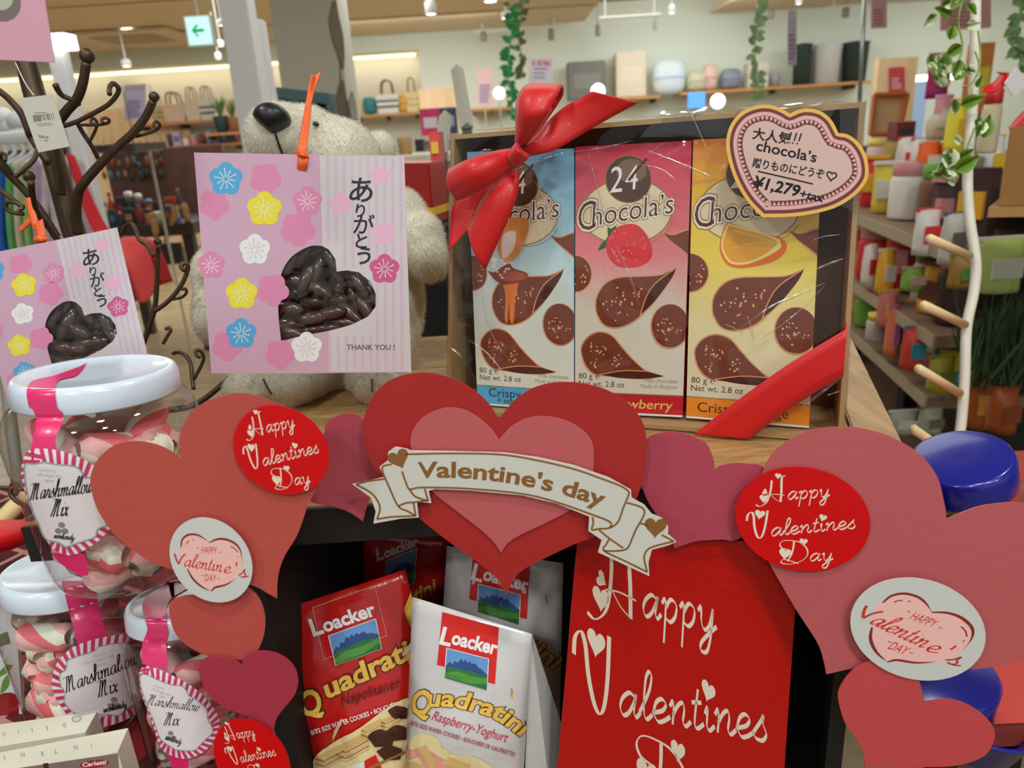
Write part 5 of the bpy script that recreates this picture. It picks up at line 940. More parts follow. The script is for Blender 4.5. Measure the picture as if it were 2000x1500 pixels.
loft('tail', D([(60,420,.497),(48,434,.497),(36,448,.498)]), D([(70,428,.497),(56,442,.497),(42,454,.498)]), org, r, rows=2)
loft('loop', D([(66,440,.488),(74,462,.485),(79,492,.488)]), D([(84,428,.488),(90,460,.485),(88,494,.488)]), org, r, rows=3)
loft('knot', D([(64,466,.486),(74,460,.482),(92,462,.485)]), D([(68,476,.486),(78,472,.482),(94,470,.485)]), org, r, rows=2)
# pink pack seen from below at the top left
pt = Plane((0, .46, 1.5), (.25, -1, .1)); cq = [(-60,-60),(78,-60),(107,122),(-60,114)]
c3 = sheet('gift_card_pack', cq, pt, .0009, mat((176, 128, 142), .5), label='pink pack with a round window hanging at the top left corner', cat='gift pack')
a = Art(); a.ell(5, 8, 36, 34, mat((96, 82, 78), .3, coat=.5), 20); a.ell(3, 0, 22, 20, mat((150, 150, 130), .3, coat=.5)); a.build(pt, c3, names={'artwork': 'round_window'})
# --- metal tree stand
tm = mat((70, 54, 38), .42, metal=.5, k=1.35, var=.3, vscale=30)
tr = root('branch_display_stand', P(185,900,.66), 'dark bronze metal tree stand with curled branches at the left', 'display stand')
def br(pts, rp, d0=.60, d1=None, name='branch', n=5, end=None):
    d1 = d1 if d1 is not None else d0; N = len(pts); k = max(1, N-1)
    q = [P(x, y, d0+(d1-d0)*i/k) for i, (x, y) in enumerate(pts)]
    rr = [r_*d0/FPX for r_ in (rp if isinstance(rp, tuple) else (rp, rp))]
    o = tube(name, q, rr, tm, tr, 9, n=n)
    if end: ball('knob', P(end[0], end[1], d1), end[2]*d1/FPX, tm, tr)
    return o
br([(28,20),(50,118),(80,230),(110,330),(140,440),(165,520),(205,760),(240,1000)], (19, 25), .63, .68, 'trunk')
br([(153,455),(149,430),(149,402),(153,378),(162,360),(192,325),(229,288),(261,259),(285,227),(299,197)], (10, 7), .62, .57, end=(301,189,10))
br([(118,380),(115,341),(107,307),(105,267),(112,243),(128,219),(149,195),(161,165),(169,122)], (10, 8), .61, .56, end=(170,109,14.5))
br([(113,249),(147,239),(187,219),(213,203),(229,184),(231,171),(221,163),(214,171),(214,184)], 4.5, .585, .56)
br([(157,205),(143,196),(123,187),(114,177),(108,165)], (4, 6), .575, .56)
br([(160,244),(187,244),(209,241),(213,234),(205,230),(198,234),(202,240)], 3, .58, .57); br([(149,235),(160,256),(181,288),(192,310)], 4.5, .60, .62)
br([(175,277),(187,253),(189,238),(181,230),(178,238),(188,245)], 3, .60, .59); br([(264,267),(288,261),(307,253),(312,243),(305,237),(300,244),(306,250)], 3, .585, .57)
br([(-30,160),(0,179),(21,197),(43,224),(56,256),(62,270),(95,320)], (6, 8), .60, .63); br([(-30,305),(0,323),(23,346),(54,379),(85,420),(112,463)], 7.5, .60, .64)
br([(28,346),(51,327),(68,309),(74,288)], 5, .60, .62); br([(24,341),(12,323),(2,309),(4,300),(11,303),(10,314)], 3.5, .60, .58)
br([(61,355),(63,383),(70,411),(89,435),(110,465),(130,500)], (6.5, 7), .56, .62, end=(57,345,11)); br([(47,418),(28,416),(14,409),(12,397),(26,395),(44,404),(36,412)], 4, .58, .57)
br([(44,404),(28,392),(0,372),(-20,360)], 5, .58, .6)
br([(309,480),(309,500),(307,545),(303,599),(293,632),(282,665),(262,720),(235,780)], (4.5, 6), .62, .67, end=(308,472,7.5))
br([(302,608),(330,587),(354,557),(366,530),(366,517),(358,514),(354,522),(360,528)], 4.5, .63, .62); br([(333,585),(354,581),(364,572),(362,564),(355,566)], 3, .63, .62)
br([(300,500),(288,480),(272,468),(264,448),(256,437),(244,443),(240,455)], 4, .64, .66); br([(378,760),(375,734),(372,710),(362,694),(350,688),(338,690)], 4, .63, .65)
br([(379,740),(394,712),(398,698),(392,686),(383,684),(384,694),(390,698)], 3.5, .63, .62); br([(318,672),(327,656),(333,646),(330,640),(323,643)], 3.5, .64, .64)
br([(240,800),(330,800),(380,790),(420,763),(446,738)], (7, 5), .66, .66); br([(-20,952),(20,953),(52,957)], 4, .60, .60); br([(21,954),(22,968),(38,982),(64,992)], 4.5, .60, .60); br([(20,954),(24,944),(34,946),(36,958),(30,968)], 3.5, .60, .60)
tgp = plane3((37,192,.545), (103,184,.545), (75,298,.56)); tg = sheet('price_tag', [(37,192),(103,184),(136,286),(75,298)], tgp, .0004, mat((188, 184, 172), .6), label='cream paper price tag with a barcode hanging from the metal tree', cat='price tag')
a = Art(crop(0, 150, 4.286)); random.seed(2)
a.line([(285,303),(390,298)], 7, mat((130,126,118), .6), sm=0)
a.poly([(272,322),(345,315),(350,372),(285,378)], mat((120,118,112), .6)); x = 350
while x < 440: w_ = random.choice((4, 6, 9)); a.poly([(x, 312-(x-350)*.12), (x+w_, 311-(x-350)*.12), (x+w_+14, 366-(x-350)*.12), (x+14, 367-(x-350)*.12)], gry); x += w_+random.choice((5, 8, 12))
for k, (x, y, w_) in enumerate(((302,402,125),(318,416,120))): a.line([(x, y-6), (x+w_, y-16)], 6, mat((130,126,118), .6), sm=0)
a.line([(320,480),(330,505),(338,490),(345,512),(358,495),(365,515),(380,497),(388,512),(402,500),(398,515)], 4, ink); a.line([(345,528),(352,535)], 4, ink); a.line([(378,520),(382,540),(400,525)], 4, ink); a.build(tgp, tg)
tube('string', D([(30,122,.60),(48,160,.57),(66,186,.545)]), .0004, mat((200,196,186), .5), tg, 6)
# --- gift box: kraft tray, three cartons, film, ribbons, price heart
kraft = mat((150, 120, 78), .6, var=.06, vscale=12); kin = mat((100, 70, 46), .6, var=.1, vscale=9)
GA = PZ(933, 790, ZT+.006); GB = PZ(1579, 836, ZT+.006); gn = (GB-GA).cross(ZZ).normalized()
gp = Plane(GA, gn + ZZ*.06); gn = gp.n
def G(x, y, h=0): return gp.off(h).hit(x, y)[0]
gift = root('gift_box_tray', G(1260, 855, -.02), 'open kraft gift tray holding three chocolate cartons on the display table', 'gift box')
Q = [G(880, 264, .010), G(1690, 199, .010), G(1646, 861, .010), G(874, 815, .010)]; Q[3].z = Q[2].z = max(ZT+.0015, Q[2].z)
zb = ZT+.0012
def setz(v, z): v = v.copy(); v.z = z; return v
Q[2] = setz(Q[2], zb); Q[3] = setz(Q[3], zb); bk = -gn.copy(); bk.z = 0; bk.normalize(); DP = .062
Kq = [v+bk*DP for v in Q]; ux = (Q[1]-Q[0]); ux.z = 0; ux.normalize(); th = .003
def board(nm, a, b, off, m): hexa(nm, [a, b, b+bk*DP, a+bk*DP], [v+off*th for v in (a, b, b+bk*DP, a+bk*DP)], m, gift)
board('side_board', Q[0], Q[3], ux, kraft); board('side_board', Q[1], Q[2], -ux, kraft)
board('top_board', Q[0], Q[1], -ZZ, kraft); board('bottom_board', Q[3], Q[2], ZZ, kraft)
hexa('back_board', Kq, [v-bk*th for v in Kq], kin, gift)
C2 = [(1124,287),(1351,275),(1333,815),(1123,805)]; C1 = [(912,297),(1121,290),(1121,804),(933,790)]; C3 = [(1354,273),(1608,262),(1580,836),(1340,816)]
def bil(C):
    return lambda p: tuple((C[0][k]*(1-p[0])+C[1][k]*p[0])*(1-p[1])+(C[3][k]*(1-p[0])+C[2][k]*p[0])*p[1] for k in (0, 1))
def unbil(C):
    B = bil(C)
    def f(p):
        u = v = .5
        for _ in range(8):
            q = B((u, v)); e = 1e-3; qu = B((u+e, v)); qv = B((u, v+e)); a, b, c, d = (qu[0]-q[0])/e, (qv[0]-q[0])/e, (qu[1]-q[1])/e, (qv[1]-q[1])/e
            dx, dy = p[0]-q[0], p[1]-q[1]; det = a*d-b*c; u += (d*dx-b*dy)/det; v += (a*dy-c*dx)/det
        return u, v
    return f
cl = lambda p: (min(1, max(0, p[0])), min(1, max(0, p[1])))
chipm = mat((104, 50, 30), .4, var=.35, vscale=110); chipd = mat((66, 28, 20), .4, var=.3, vscale=90); chipe = mat((190, 130, 90), .5); dotm = mat((205, 150, 110), .5)
def carton(C, top, band, flavour, lab, fruit):
    F4 = [gp.hit(*c)[0] for c in C]; c = hexa('chocolate_carton', F4, [v+bk*.034 for v in F4], mat(band, .4), origin=(F4[2]+F4[3])/2, label=lab, cat='carton')
    uv2 = unbil(C2); uv3 = unbil(C3); B = bil(C); a = Art(B)
    a.poly([(0, 0), (1, 0), (1, 1), (0, 1)], grad(top, 2, .35, .4))
    X2 = crop(860, 150, 3.75); X35 = crop(1260, 500, 3.75)
    F2 = lambda p: cl(uv2(X2(p))); F3 = lambda p: cl(uv3(X35(p)))
    def A2(fn): it = Art(F2); fn(it); a.it += [(q[0], [B(p) for p in q[1]], q[2], q[3]) for q in it.it]
    def A3(fn): it = Art(F3); fn(it); a.it += [(q[0], [B(p) for p in q[1]], q[2], q[3]) for q in it.it]
    def rays(q):
        rm = mat(tuple(int(v*.75+200*.25) for v in top[-1][1]), .4)
        for an in (-160, -140, -120, -62, -38, -15, 170): 
            r_ = math.radians(an); d1 = math.radians(2.4); q.poly([(1378+150*math.cos(r_), 750+150*math.sin(r_)), (1378+560*math.cos(r_-d1), 750+430*math.sin(r_-d1)), (1378+560*math.cos(r_+d1), 750+430*math.sin(r_+d1))], rm)
    A2(rays)
    cre = mat((200, 184, 150), .4); bl = grad([(0, (60, 36, 24)), (.6, (70, 44, 32)), (1, (140, 110, 86))], 2, .3); gol = mat((140, 108, 50), .4)
    def logo(q):
        q.ell(1365, 988, 334, 243, gol, -4, 48); q.ell(1365, 988, 325, 234, cre, -4, 48); q.line([(1340,1222),(1480,1228),(1620,1170),(1690,1090)], 5, gol)
        q.ell(1378, 750, 172, 176, gol, 0, 44); q.ell(1378, 750, 165, 169, mat((78, 52, 38), .3), 0, 44); q.ell(1400, 690, 110, 90, mat((112, 86, 68), .3), 0)
        q.text('2', 1240, 850, 270, wt, -6, .18, .0, sx=.78); q.text('4', 1352, 830, 250, wt, -6, .18, .0, sx=.78); q.line([(1380,760),(1440,680),(1512,600)], 20, mat((60,40,30), .4), sm=0)
        for m_, o_ in ((gol, .075), (mat((214, 204, 190), .4), .045), (mat((86, 38, 26), .35), -.004)):
            q.text('C', 1008, 1135, 300, m_, -11, .22, o_, sx=.72); q.text('hocola’s', 1112, 1095, 215, m_, -9.5, .22, o_, wfit=600)
    A2(logo)
    if fruit == 's':
        def f_(q):
            g_ = mat((40, 84, 44), .5); q.shape([(1150,1275,1),(1190,1210),(1235,1200),(1210,1250)], g_); q.shape([(1225,1100,1),(1260,1110),(1300,1075,1),(1260,1150),(1230,1165)], g_); q.shape([(1200,1215,1),(1270,1100),(1290,1130),(1240,1240)], g_)
            q.shape([(1300,1100),(1370,1078),(1440,1085),(1500,1140),(1545,1230),(1550,1310),(1500,1370),(1420,1395),(1310,1390),(1240,1330),(1215,1240),(1245,1150)], mat((196, 44, 50), .3, var=.25, vscale=90, coat=.4))
            random.seed(8)
            for _ in range(26): q.ell(1380+random.uniform(-140,140), 1235+random.uniform(-120,120), 5, 8, mat((224,120,110), .4), 10, 8)
        A2(f_)
    elif fruit == 'o':
        def f_(q):
            q.shape([(600,-250,1),(560,-160),(548,-40),(600,60),(700,90),(830,70),(940,40),(1020,-20),(1035,-90),(990,-140,1),(900,-160),(760,-200)], mat((214,96,22), .35)); q.shape([(605,-240,1),(568,-150),(560,-50),(620,50),(740,60),(880,10),(990,-60),(985,-120,1),(880,-165),(750,-200)], mat((232,190,120), .4)); q.shape([(615,-225,1),(580,-140),(575,-55),(630,35),(740,42),(870,-10),(960,-80),(960,-115,1),(870,-155),(745,-190)], mat((230,140,36), .3, var=.15, vscale=80, coat=.4))
            q.line([(960,-100),(800,-95),(640,-60)], 5, mat((236,180,90), .4)); q.line([(930,-105),(780,-150),(640,-190)], 5, mat((236,180,90), .4))
        A3(f_)
    else:
        def f_(q):
            cr = mat((190, 120, 60), .4, var=.3, vscale=70); q.shape([(1330,1010),(1460,1040),(1420,1200),(1340,1330),(1240,1350),(1200,1240),(1260,1100)], cr); q.shape([(1250,1150),(1350,1120),(1330,1260),(1240,1320)], mat((200,180,170), .4))
            for x, y, r_ in ((1170,1340,26),(1205,1420,20),(1165,1390,16),(1240,1450,14),(1260,1370,14)): q.ell(x, y, r_, r_, mat((214,214,208), .4), n=14)
        A2(f_)
    def chips(q):
        def dots(cx, cy, rx, ry, n_, s_):
            random.seed(s_)
            for _ in range(n_):
                t_ = random.uniform(0, 6.28); k = random.uniform(.1, .85); r_ = random.choice((6, 7, 9)); q.ell(cx+rx*k*math.cos(t_), cy+ry*k*math.sin(t_), r_, r_, dotm, n=10)
        q.shape([(488,380),(503,285),(575,195),(700,152),(900,148),(1040,138),(1170,88,1),(1105,205),(985,348),(865,468),(765,528),(650,553),(555,526),(504,455)], chipe); q.shape([(496,380),(512,292),(582,203),(700,162),(900,157),(1040,148),(1150,98,1),(1060,190),(980,220),(900,340),(858,455),(760,518),(650,543),(562,518),(513,450)], chipm)
        q.shape([(858,455,1),(905,330),(990,210),(1165,93,1),(1120,180),(985,345)], chipd); q.line([(860,455),(905,330),(985,215),(1160,95)], 9, chipe)
        dots(680, 360, 150, 160, 22, 1); dots(850, 270, 60, 80, 6, 3)
        q.shape([(357,720),(378,645),(445,587),(530,570),(625,602),(708,695),(790,785),(900,880),(1060,935,1),(900,955),(760,945),(600,920),(475,910),(390,835)], chipe); q.shape([(367,720),(387,652),(450,597),(530,580),(620,612),(700,702),(780,790),(890,888,1),(760,885),(600,900),(480,898),(402,828)], chipm)
        q.shape([(520,905,1),(700,885),(880,890),(1050,935,1),(900,948),(700,938)], chipd); q.line([(500,905),(700,880),(890,890)], 8, chipe); dots(500, 740, 110, 130, 20, 5); dots(660, 800, 80, 60, 8, 6)
        q.ell(1105, 548, 162, 176, chipe, n=36); q.ell(1108, 545, 154, 168, chipm, n=36); dots(1105, 550, 130, 150, 20, 7)
        q.ell(330, 125, 138, 145, chipe, n=36); q.ell(328, 122, 132, 138, chipm, n=36); dots(360, 125, 90, 110, 10, 9)
        q.shape([(1045,-190,1),(1130,-170),(1300,-200),(1300,20),(1230,-20),(1120,-110)], chipe); q.shape([(1060,-182,1),(1140,-160),(1300,-190),(1300,0),(1200,-60),(1120,-120)], chipm)
    A3(chips)
    if fruit == 'c':
        def f_(q):
            q.shape([(1130,1410,1),(1290,1380),(1500,1400),(1490,1470),(1400,1530),(1330,1700),(1290,1960),(1250,1700),(1210,1540)], mat((150, 60, 30), .3)); q.shape([(1240,1560),(1330,1560),(1300,1700),(1290,1950),(1270,1800)], mat((206, 110, 40), .3, coat=.5))
        it = Art(lambda p: cl(uv2(crop(1090, 150+0, 3.75)(p)))); 
        it = Art(lambda p: cl(unbil(C1)(crop(860, 500, 4.166)(p))))
        it.shape([(385,120,1),(440,130),(500,90),(560,60),(600,100),(700,135),(710,170),(640,220),(520,230),(440,190)], mat((120, 48, 30), .35)); it.ell(590, 165, 118, 40, mat((150, 70, 40), .3)); it.shape([(510,235,1),(640,220,1),(612,330),(598,530),(570,530),(560,380),(545,540),(525,500),(530,330)], mat((200, 104, 36), .3, coat=.5))
        random.seed(3)
        for _ in range(14): it.ell(440+random.uniform(-30,120), 60+random.uniform(-40,140), 9, 9, mat((220,200,186), .4), n=10)
        a.it += [(q[0], [B(p) for p in q[1]], q[2], q[3]) for q in it.it]
    dk = mat((48, 38, 30), .5); a.poly([(0, .925), (1, .925), (1, .993), (0, .993)], mat(band, .35, coat=.3)); a.poly([(0, .993), (1, .993), (1, 1), (0, 1)], wt); a.poly([(0, .921), (1, .921), (1, .925), (0, .925)], mat((120, 110, 70), .4))
    Tu = a.T
    def bx(t_, u, v, s_, m_, w_=None, off=0, sh=0):   # text in millimetre-like units: u over the width, v over the height
        vs, fs = text_mesh(t_, off); x0 = min(q[0] for q in vs); x1 = max(q[0] for q in vs); k = w_/(x1-x0) if w_ else s_*2.36; p_ = a.part; a.part = 'lettering'; a.add([(min(1, u+(x-x0)*k+y*s_*2.36*sh), v-y*s_) for x, y in vs], fs, m_); a.part = p_
    bx('80 g ℮', .035, .872, .030, dk, .19); bx('Net wt. 2.8 oz', .035, .900, .030, dk, .42); bx('Milk chocolate', .64, .878, .021, mat((120,114,100), .5), .30, 0, .2); bx('Made in Belgium', .60, .899, .021, mat((120,114,100), .5), .34, 0, .2)
    if fruit == 's': bx('Strawberry', .26, .975, .048, mat((226, 170, 90), .4), .64, .008, .15)
    elif fruit == 'o': bx('Crispy Orange', .09, .974, .050, mat((80, 40, 14), .4), .74, .004)
    else: bx('Crispy Caramel', .12, .964, .048, dk, .80, .004); bx('+ sea salt', .2, .987, .03, dk, .30, .008, .2)
    a.build(gp, c, h0=4e-5, step=1.5e-5); return c
carton(C1, [(0, (196,194,178)), (.45, (186,194,184)), (.7, (146,182,192)), (1, (96,158,190))], (62, 150, 196), 'c', 'blue chocolate carton lettered Crispy Caramel partly under the red bow', 'c')
carton(C2, [(0, (196,190,174)), (.4, (190,184,166)), (.62, (200,110,116)), (1, (184,30,58))], (170, 22, 36), 's', 'pink-red chocolate carton with a strawberry, middle of the three', 's')
carton(C3, [(0, (194,188,168)), (.35, (206,190,140)), (.6, (222,184,64)), (.85, (218,160,34)), (1, (208,110,30))], (214, 124, 30), 'o', 'orange-yellow chocolate carton with an orange wedge, right of the three', 'o')
# clear wrap over the tray
def grid4(name, q, nu, nv, m, par, amp=.0, sc=30, nrm=None, seed=0):
    vs, fs = [], []; nrm = nrm or (q[1]-q[0]).cross(q[3]-q[0]).normalized()
    for j in range(nv+1):
        for i in range(nu+1):
            u, v = i/nu, j/nv; p = q[0].lerp(q[1], u).lerp(q[3].lerp(q[2], u), v); e = min(1, min(u, 1-u, v, 1-v)*12)
            s = (1-abs(noise.noise(p*sc+Vector((seed, 0, 0)))))**4 if amp else 0; vs.append(p+nrm*(amp*e*(s+.5*noise.noise(p*sc*2.3))))
    for j in range(nv):
        for i in range(nu): k = j*(nu+1)+i; fs.append((k, k+1, k+nu+2, k+nu+1))
    return build(name, vs, fs, m, par, True)
cello = film(gloss=.045, rough=.035, bump=1.0, bscale=11, stretch=(1, 1, .4), dist=.012, fr=1.38)
wr = root('clear_wrap', G(1300, 850, .012), 'crinkled clear cellophane wrapped over the front of the gift tray', 'cellophane')
W4 = [G(877, 260, .0125), G(1693, 196, .0125), G(1650, 862, .0125), G(872, 820, .0125)]; W4[2] = setz(W4[2], ZT+.0008); W4[3] = setz(W4[3], ZT+.0008)
grid4('front_film', W4, 60, 48, cello, wr, .0028, 26, gn); grid4('side_film', [W4[1], W4[1]+bk*.075, W4[2]+bk*.075, W4[2]], 10, 30, cello, wr, .0015, 30); grid4('side_film', [W4[0]+bk*.075, W4[0], W4[3], W4[3]+bk*.075], 10, 30, cello, wr, .0015, 30)
grid4('top_film', [W4[0]+bk*.075+ZZ*.0006, W4[1]+bk*.075+ZZ*.0006, W4[1]+ZZ*.0006, W4[0]+ZZ*.0006], 40, 8, cello, wr, .001, 30)
cre_ = film(tint=(1, 1, 1), gloss=.30, rough=.22, bump=.9, bscale=60, name='film_crease', dist=.003)
for i_, pts_ in enumerate((((1430,652),(1500,603),(1560,575),(1612,552)), ((1612,556),(1570,600),(1520,640),(1482,664)), ((1412,632),(1432,640),(1452,652)), ((1462,622),(1468,645),(1472,664)), ((1340,200),(1375,280),(1396,342)), ((1398,345),(1408,332),(1420,318)), ((1262,292),(1330,320),(1388,344)), ((998,334),(1090,302),(1180,288),(1236,274)), ((1092,370),(1112,420),(1138,470)), ((872,676),(886,684),(904,700)), ((914,664),(940,680),(965,705),(1000,752)), ((1586,470),(1610,462),(1640,458)), ((1590,528),(1620,515),(1648,505)), ((1616,772),(1640,764)), ((1044,352),(1062,390),(1078,430)), ((908,352),(936,300),(960,292)), ((1330,360),(1290,330),(1240,320)), ((1150,300),(1165,360),(1180,420)), ((1560,800),(1600,770),(1640,740)), ((1200,470),(1230,540),(1250,600)), ((940,560),(955,640),(990,700)))):
    w0 = (3.2, 2.2, 1.6)[i_ % 3]; q_ = [Vector(v) for v in catmull([Vector(p) for p in pts_], 6)] if len(pts_) > 2 else [Vector(p) for p in pts_]; vs, fs = [], []
    for k_, v in enumerate(q_):
        t_ = (q_[min(k_+1, len(q_)-1)]-q_[max(k_-1, 0)]).normalized(); n2 = Vector((-t_.y, t_.x)); ww = w0*max(.15, math.sin(math.pi*min(1, (k_+.5)/len(q_))))
        for o_, hh in ((-1, .0150), (0, .0166), (1, .0150)): vs.append(G(v.x+n2.x*ww*o_, v.y+n2.y*ww*o_, hh))
    for k_ in range(len(q_)-1):
        for o_ in (0, 1): fs.append((k_*3+o_, k_*3+o_+1, (k_+1)*3+o_+1, (k_+1)*3+o_))
    build('crease', vs, fs, cre_, wr, True)
fold = film(tint=(.86, .84, .8), gloss=.10, rough=.12, bump=.7, bscale=20, name='folded_film')
f3 = lambda pts, h: [G(x, y, h) for x, y in pts]
grid4('corner_fold', f3([(1296,212),(1640,198),(1600,268),(1250,268)], .009), 14, 6, fold, wr, .002, 30, gn); grid4('corner_fold', f3([(1640,200),(1692,198),(1672,420),(1640,400)], .0165), 6, 14, fold, wr, .001, 30, gn)
grid4('edge_fold', f3([(872,262),(884,262),(880,820),(871,820)], .0155), 3, 24, fold, wr, .001, 30, gn)
# red satin ribbons
sat = mat((176, 10, 9), .48, coat=.05, sheen=.15, bump=.08, bscale=50); XB = crop(860, 150, 3.75)
def GD(pts): return [G(*XB(p[:2]), p[2]) for p in pts]
bow = root('satin_bow', G(1009, 300, .03), 'large red satin bow tied over the upper left of the wrapped tray', 'bow')
loft('loop', GD([(540,520,.03),(549,400,.042),(547,280,.05),(553,180,.05),(592,90,.044),(648,47,.03)]), GD([(610,520,.03),(690,425,.045),(768,300,.055),(828,190,.052),(868,110,.045),(892,55,.03)]), sat, bow, mid=lambda u, v: gn*(.006*math.sin(math.pi*v)))
loft('loop_back', GD([(650,48,.03),(700,60,.01),(690,250,.012),(620,500,.02)]), GD([(893,56,.03),(905,95,.018),(870,190,.014),(640,520,.02)]), sat, bow)
loft('tail', GD([(590,510,.028),(690,435,.034),(785,325,.034),(900,225,.032),(1010,163,.034),(1110,107,.038)]), GD([(610,590,.028),(720,570,.040),(850,532,.040),(1050,415,.034),(1250,300,.036),(1452,190,.042)]), sat, bow, mid=lambda u, v: gn*(.005*math.sin(math.pi*v)*(1-u)))
loft('loop', GD([(530,525,.028),(400,547,.04),(250,590,.046),(150,632,.044),(60,680,.034)]), GD([(560,660,.028),(470,718,.038),(360,792,.045),(240,862,.042),(120,905,.034)]), sat, bow, mid=lambda u, v: gn*(.008*math.sin(math.pi*v)))
loft('tail', GD([(180,880,.022),(95,945,.024),(74,1100,.026),(64,1275,.03)]), GD([(420,760,.02),(335,850,.022),(262,990,.024),(205,1120,.028)]), sat, bow)
loft('tail', GD([(440,720,.026),(335,845,.034),(262,980,.036),(203,1115,.034)]), GD([(578,690,.026),(573,800,.036),(520,990,.040),(330,1415,.040)]), sat, bow, mid=lambda u, v: gn*(.006*math.sin(math.pi*v)))
loft('knot', GD([(500,548,.034),(525,512,.042),(560,482,.044),(590,500,.036)]), GD([(555,668,.034),(602,640,.042),(645,598,.044),(660,570,.036)]), sat, bow, rows=8, mid=lambda u, v: gn*(.007*math.sin(math.pi*v)))
X55 = crop(1260, 500, 3.75); band = root('satin_band', G(1463, 857, .014), 'flat red satin ribbon crossing the lower right corner of the wrapped tray', 'ribbon')
e_ = [X55(p) for p in ((355,1308),(640,1085),(1040,800),(1478,535))]; f_ = [X55(p) for p in ((762,1344),(960,1190),(1200,1030),(1452,885))]
loft('ribbon_front', [G(x, y, .0175) for x, y in e_], [G(x, y, .0175) for x, y in f_], sat, band, rows=4)
loft('ribbon_side', [G(*e_[3], .0175), G(*e_[3], .0175)+bk*.05+ZZ*.02], [G(*f_[3], .0175), G(*f_[3], .0175)+bk*.05+ZZ*.02], sat, band, rows=4)
# price heart
XH = crop(1300, 180, 4.412); hp = gp.off(.0195)
HO = [(835,1078,1),(700,935),(600,760),(540,580),(522,420),(560,280),(650,172),(780,115),(900,110),(1000,143),(1070,185,1),(1150,150),(1230,140),(1340,165),(1430,240),(1490,352,1),(1570,365),(1655,425),(1722,530),(1748,640),(1742,740),(1690,830),(1600,915),(1450,1000),(1250,1052),(1050,1075)]
ho = [tuple(v) for v in outline(HO, 6)]
ph = sheet('price_heart', [XH(p) for p in ho], hp, .0009, mat((206, 158, 74), .4, coat=.3), label='gold-edged pink heart price card with black handwriting on the gift wrap', cat='price card')
a = Art(XH); mr = mat((98, 46, 46), .5); pk2 = mat((196, 150, 146), .5); pk3 = mat((186, 156, 146), .5); tri = mat((200, 160, 148), .5)
i1 = inset(ho, 32); i2 = inset(ho, 62); i3 = inset(ho, 96); i4 = inset(ho, 142); im = inset(ho, 119)
a.poly(i1, mr); a.poly(i2, pk2); a.poly(i3, mr); a.poly(i4, pk3)
q = [Vector(p) for p in im]; acc = 0
for i in range(len(q)):
    t_ = q[(i+1) % len(q)]-q[i]; L_ = t_.length
    if L_ < 1e-3: continue
    t_ /= L_; n_ = Vector((-t_.y, t_.x))
    while acc < L_: c = q[i]+t_*acc; a.poly([tuple(c-t_*15-n_*17), tuple(c+t_*15-n_*17), tuple(c+n_*17)], tri); acc += 37
    acc -= L_
pen = mat((14, 12, 12), .4, k=1)
a.text('大人気', 748, 395, 112, pen, 9, .0, .022); 
for x in (1075, 1120, 1160): a.line([(x+10, 345+(x-1075)*.1), (x-12, 415+(x-1075)*.1)], 13, pen, sm=0); a.ell(x-25, 435+(x-1075)*.1, 8, 8, pen, n=10)
a.text("chocola’s", 778, 500, 128, pen, 11.5, .0, .018, wfit=525)
a.text('贈りものにどうぞ', 745, 640, 92, pen, 9.5, .05, .022, wfit=620); a.heart(1430, 722, 42, pen, 10, stroke=13)
a.line([(795,682),(1030,735),(1270,792)], 13, pen); a.text('¥1,279', 748, 815, 138, pen, 12, .12, .03, wfit=400); a.text('+tax', 1150, 905, 100, pen, 12, .12, .025, wfit=205)
a.build(hp, ph)
# --- polar bear soft toy
furm = mat((204, 197, 178), .95, k=1.22, sheen=.25, var=.05, vscale=40); noseM = mat((26, 28, 28), .38, k=1, bump=.2, bscale=150)
def eb(x, y, d, rx, ry, rd): return blob(P(x, y, d), (rx*d/FPX, rd, ry*d/FPX), None, 24, 16)
bv, bf = join([eb(625, 590, .69, 205, 232, .055), eb(655, 318, .655, 92, 84, .045), eb(552, 272, .625, 68, 66, .04), eb(600, 262, .64, 62, 52, .035), eb(742, 290, .69, 34, 34, .018), eb(640, 262, .715, 30, 30, .015), eb(640, 420, .68, 130, 100, .05),
               eb(770, 425, .68, 66, 62, .035), eb(812, 468, .665, 58, 58, .03), eb(838, 508, .655, 42, 44, .028), eb(440, 540, .68, 62, 66, .035), eb(415, 610, .67, 34, 66, .028), eb(530, 764, .625, 84, 40, .022), eb(468, 762, .62, 32, 38, .016), eb(585, 752, .65, 60, 48, .035), eb(748, 762, .625, 58, 38, .02), eb(742, 745, .66, 66, 50, .035)])
bear = build('polar_bear_toy', bv, bf, furm, None, True, origin=PZ(625, 800, ZT), label='white polar bear soft toy sitting on the display table behind the pink pack', cat='soft toy')
rm_ = bear.modifiers.new('skin', 'REMESH'); rm_.mode = 'VOXEL'; rm_.voxel_size = .0032; rm_.use_smooth_shade = True
sm_ = bear.modifiers.new('soften', 'SMOOTH'); sm_.iterations = 10; sm_.factor = .6
dg = bpy.context.evaluated_depsgraph_get(); dg.update(); me = bpy.data.meshes.new_from_object(bear.evaluated_get(dg)); bear.modifiers.clear(); bear.data = me
me.polygons.foreach_set('use_smooth', [True]*len(me.polygons)); lo = min(v.co.z for v in me.vertices)
for v in me.vertices:
    if v.co.z < .0006: v.co.z = .0006
sB = Surf(bear, fallback=.62)
random.seed(6); fv, ff = [], []; bl_ = loc_of(bear); polys = [p for p in me.polygons if p.normal.dot(CAM-bl_-p.center) > -.25*(CAM-bl_-p.center).length]
wts = [p.area for p in polys]
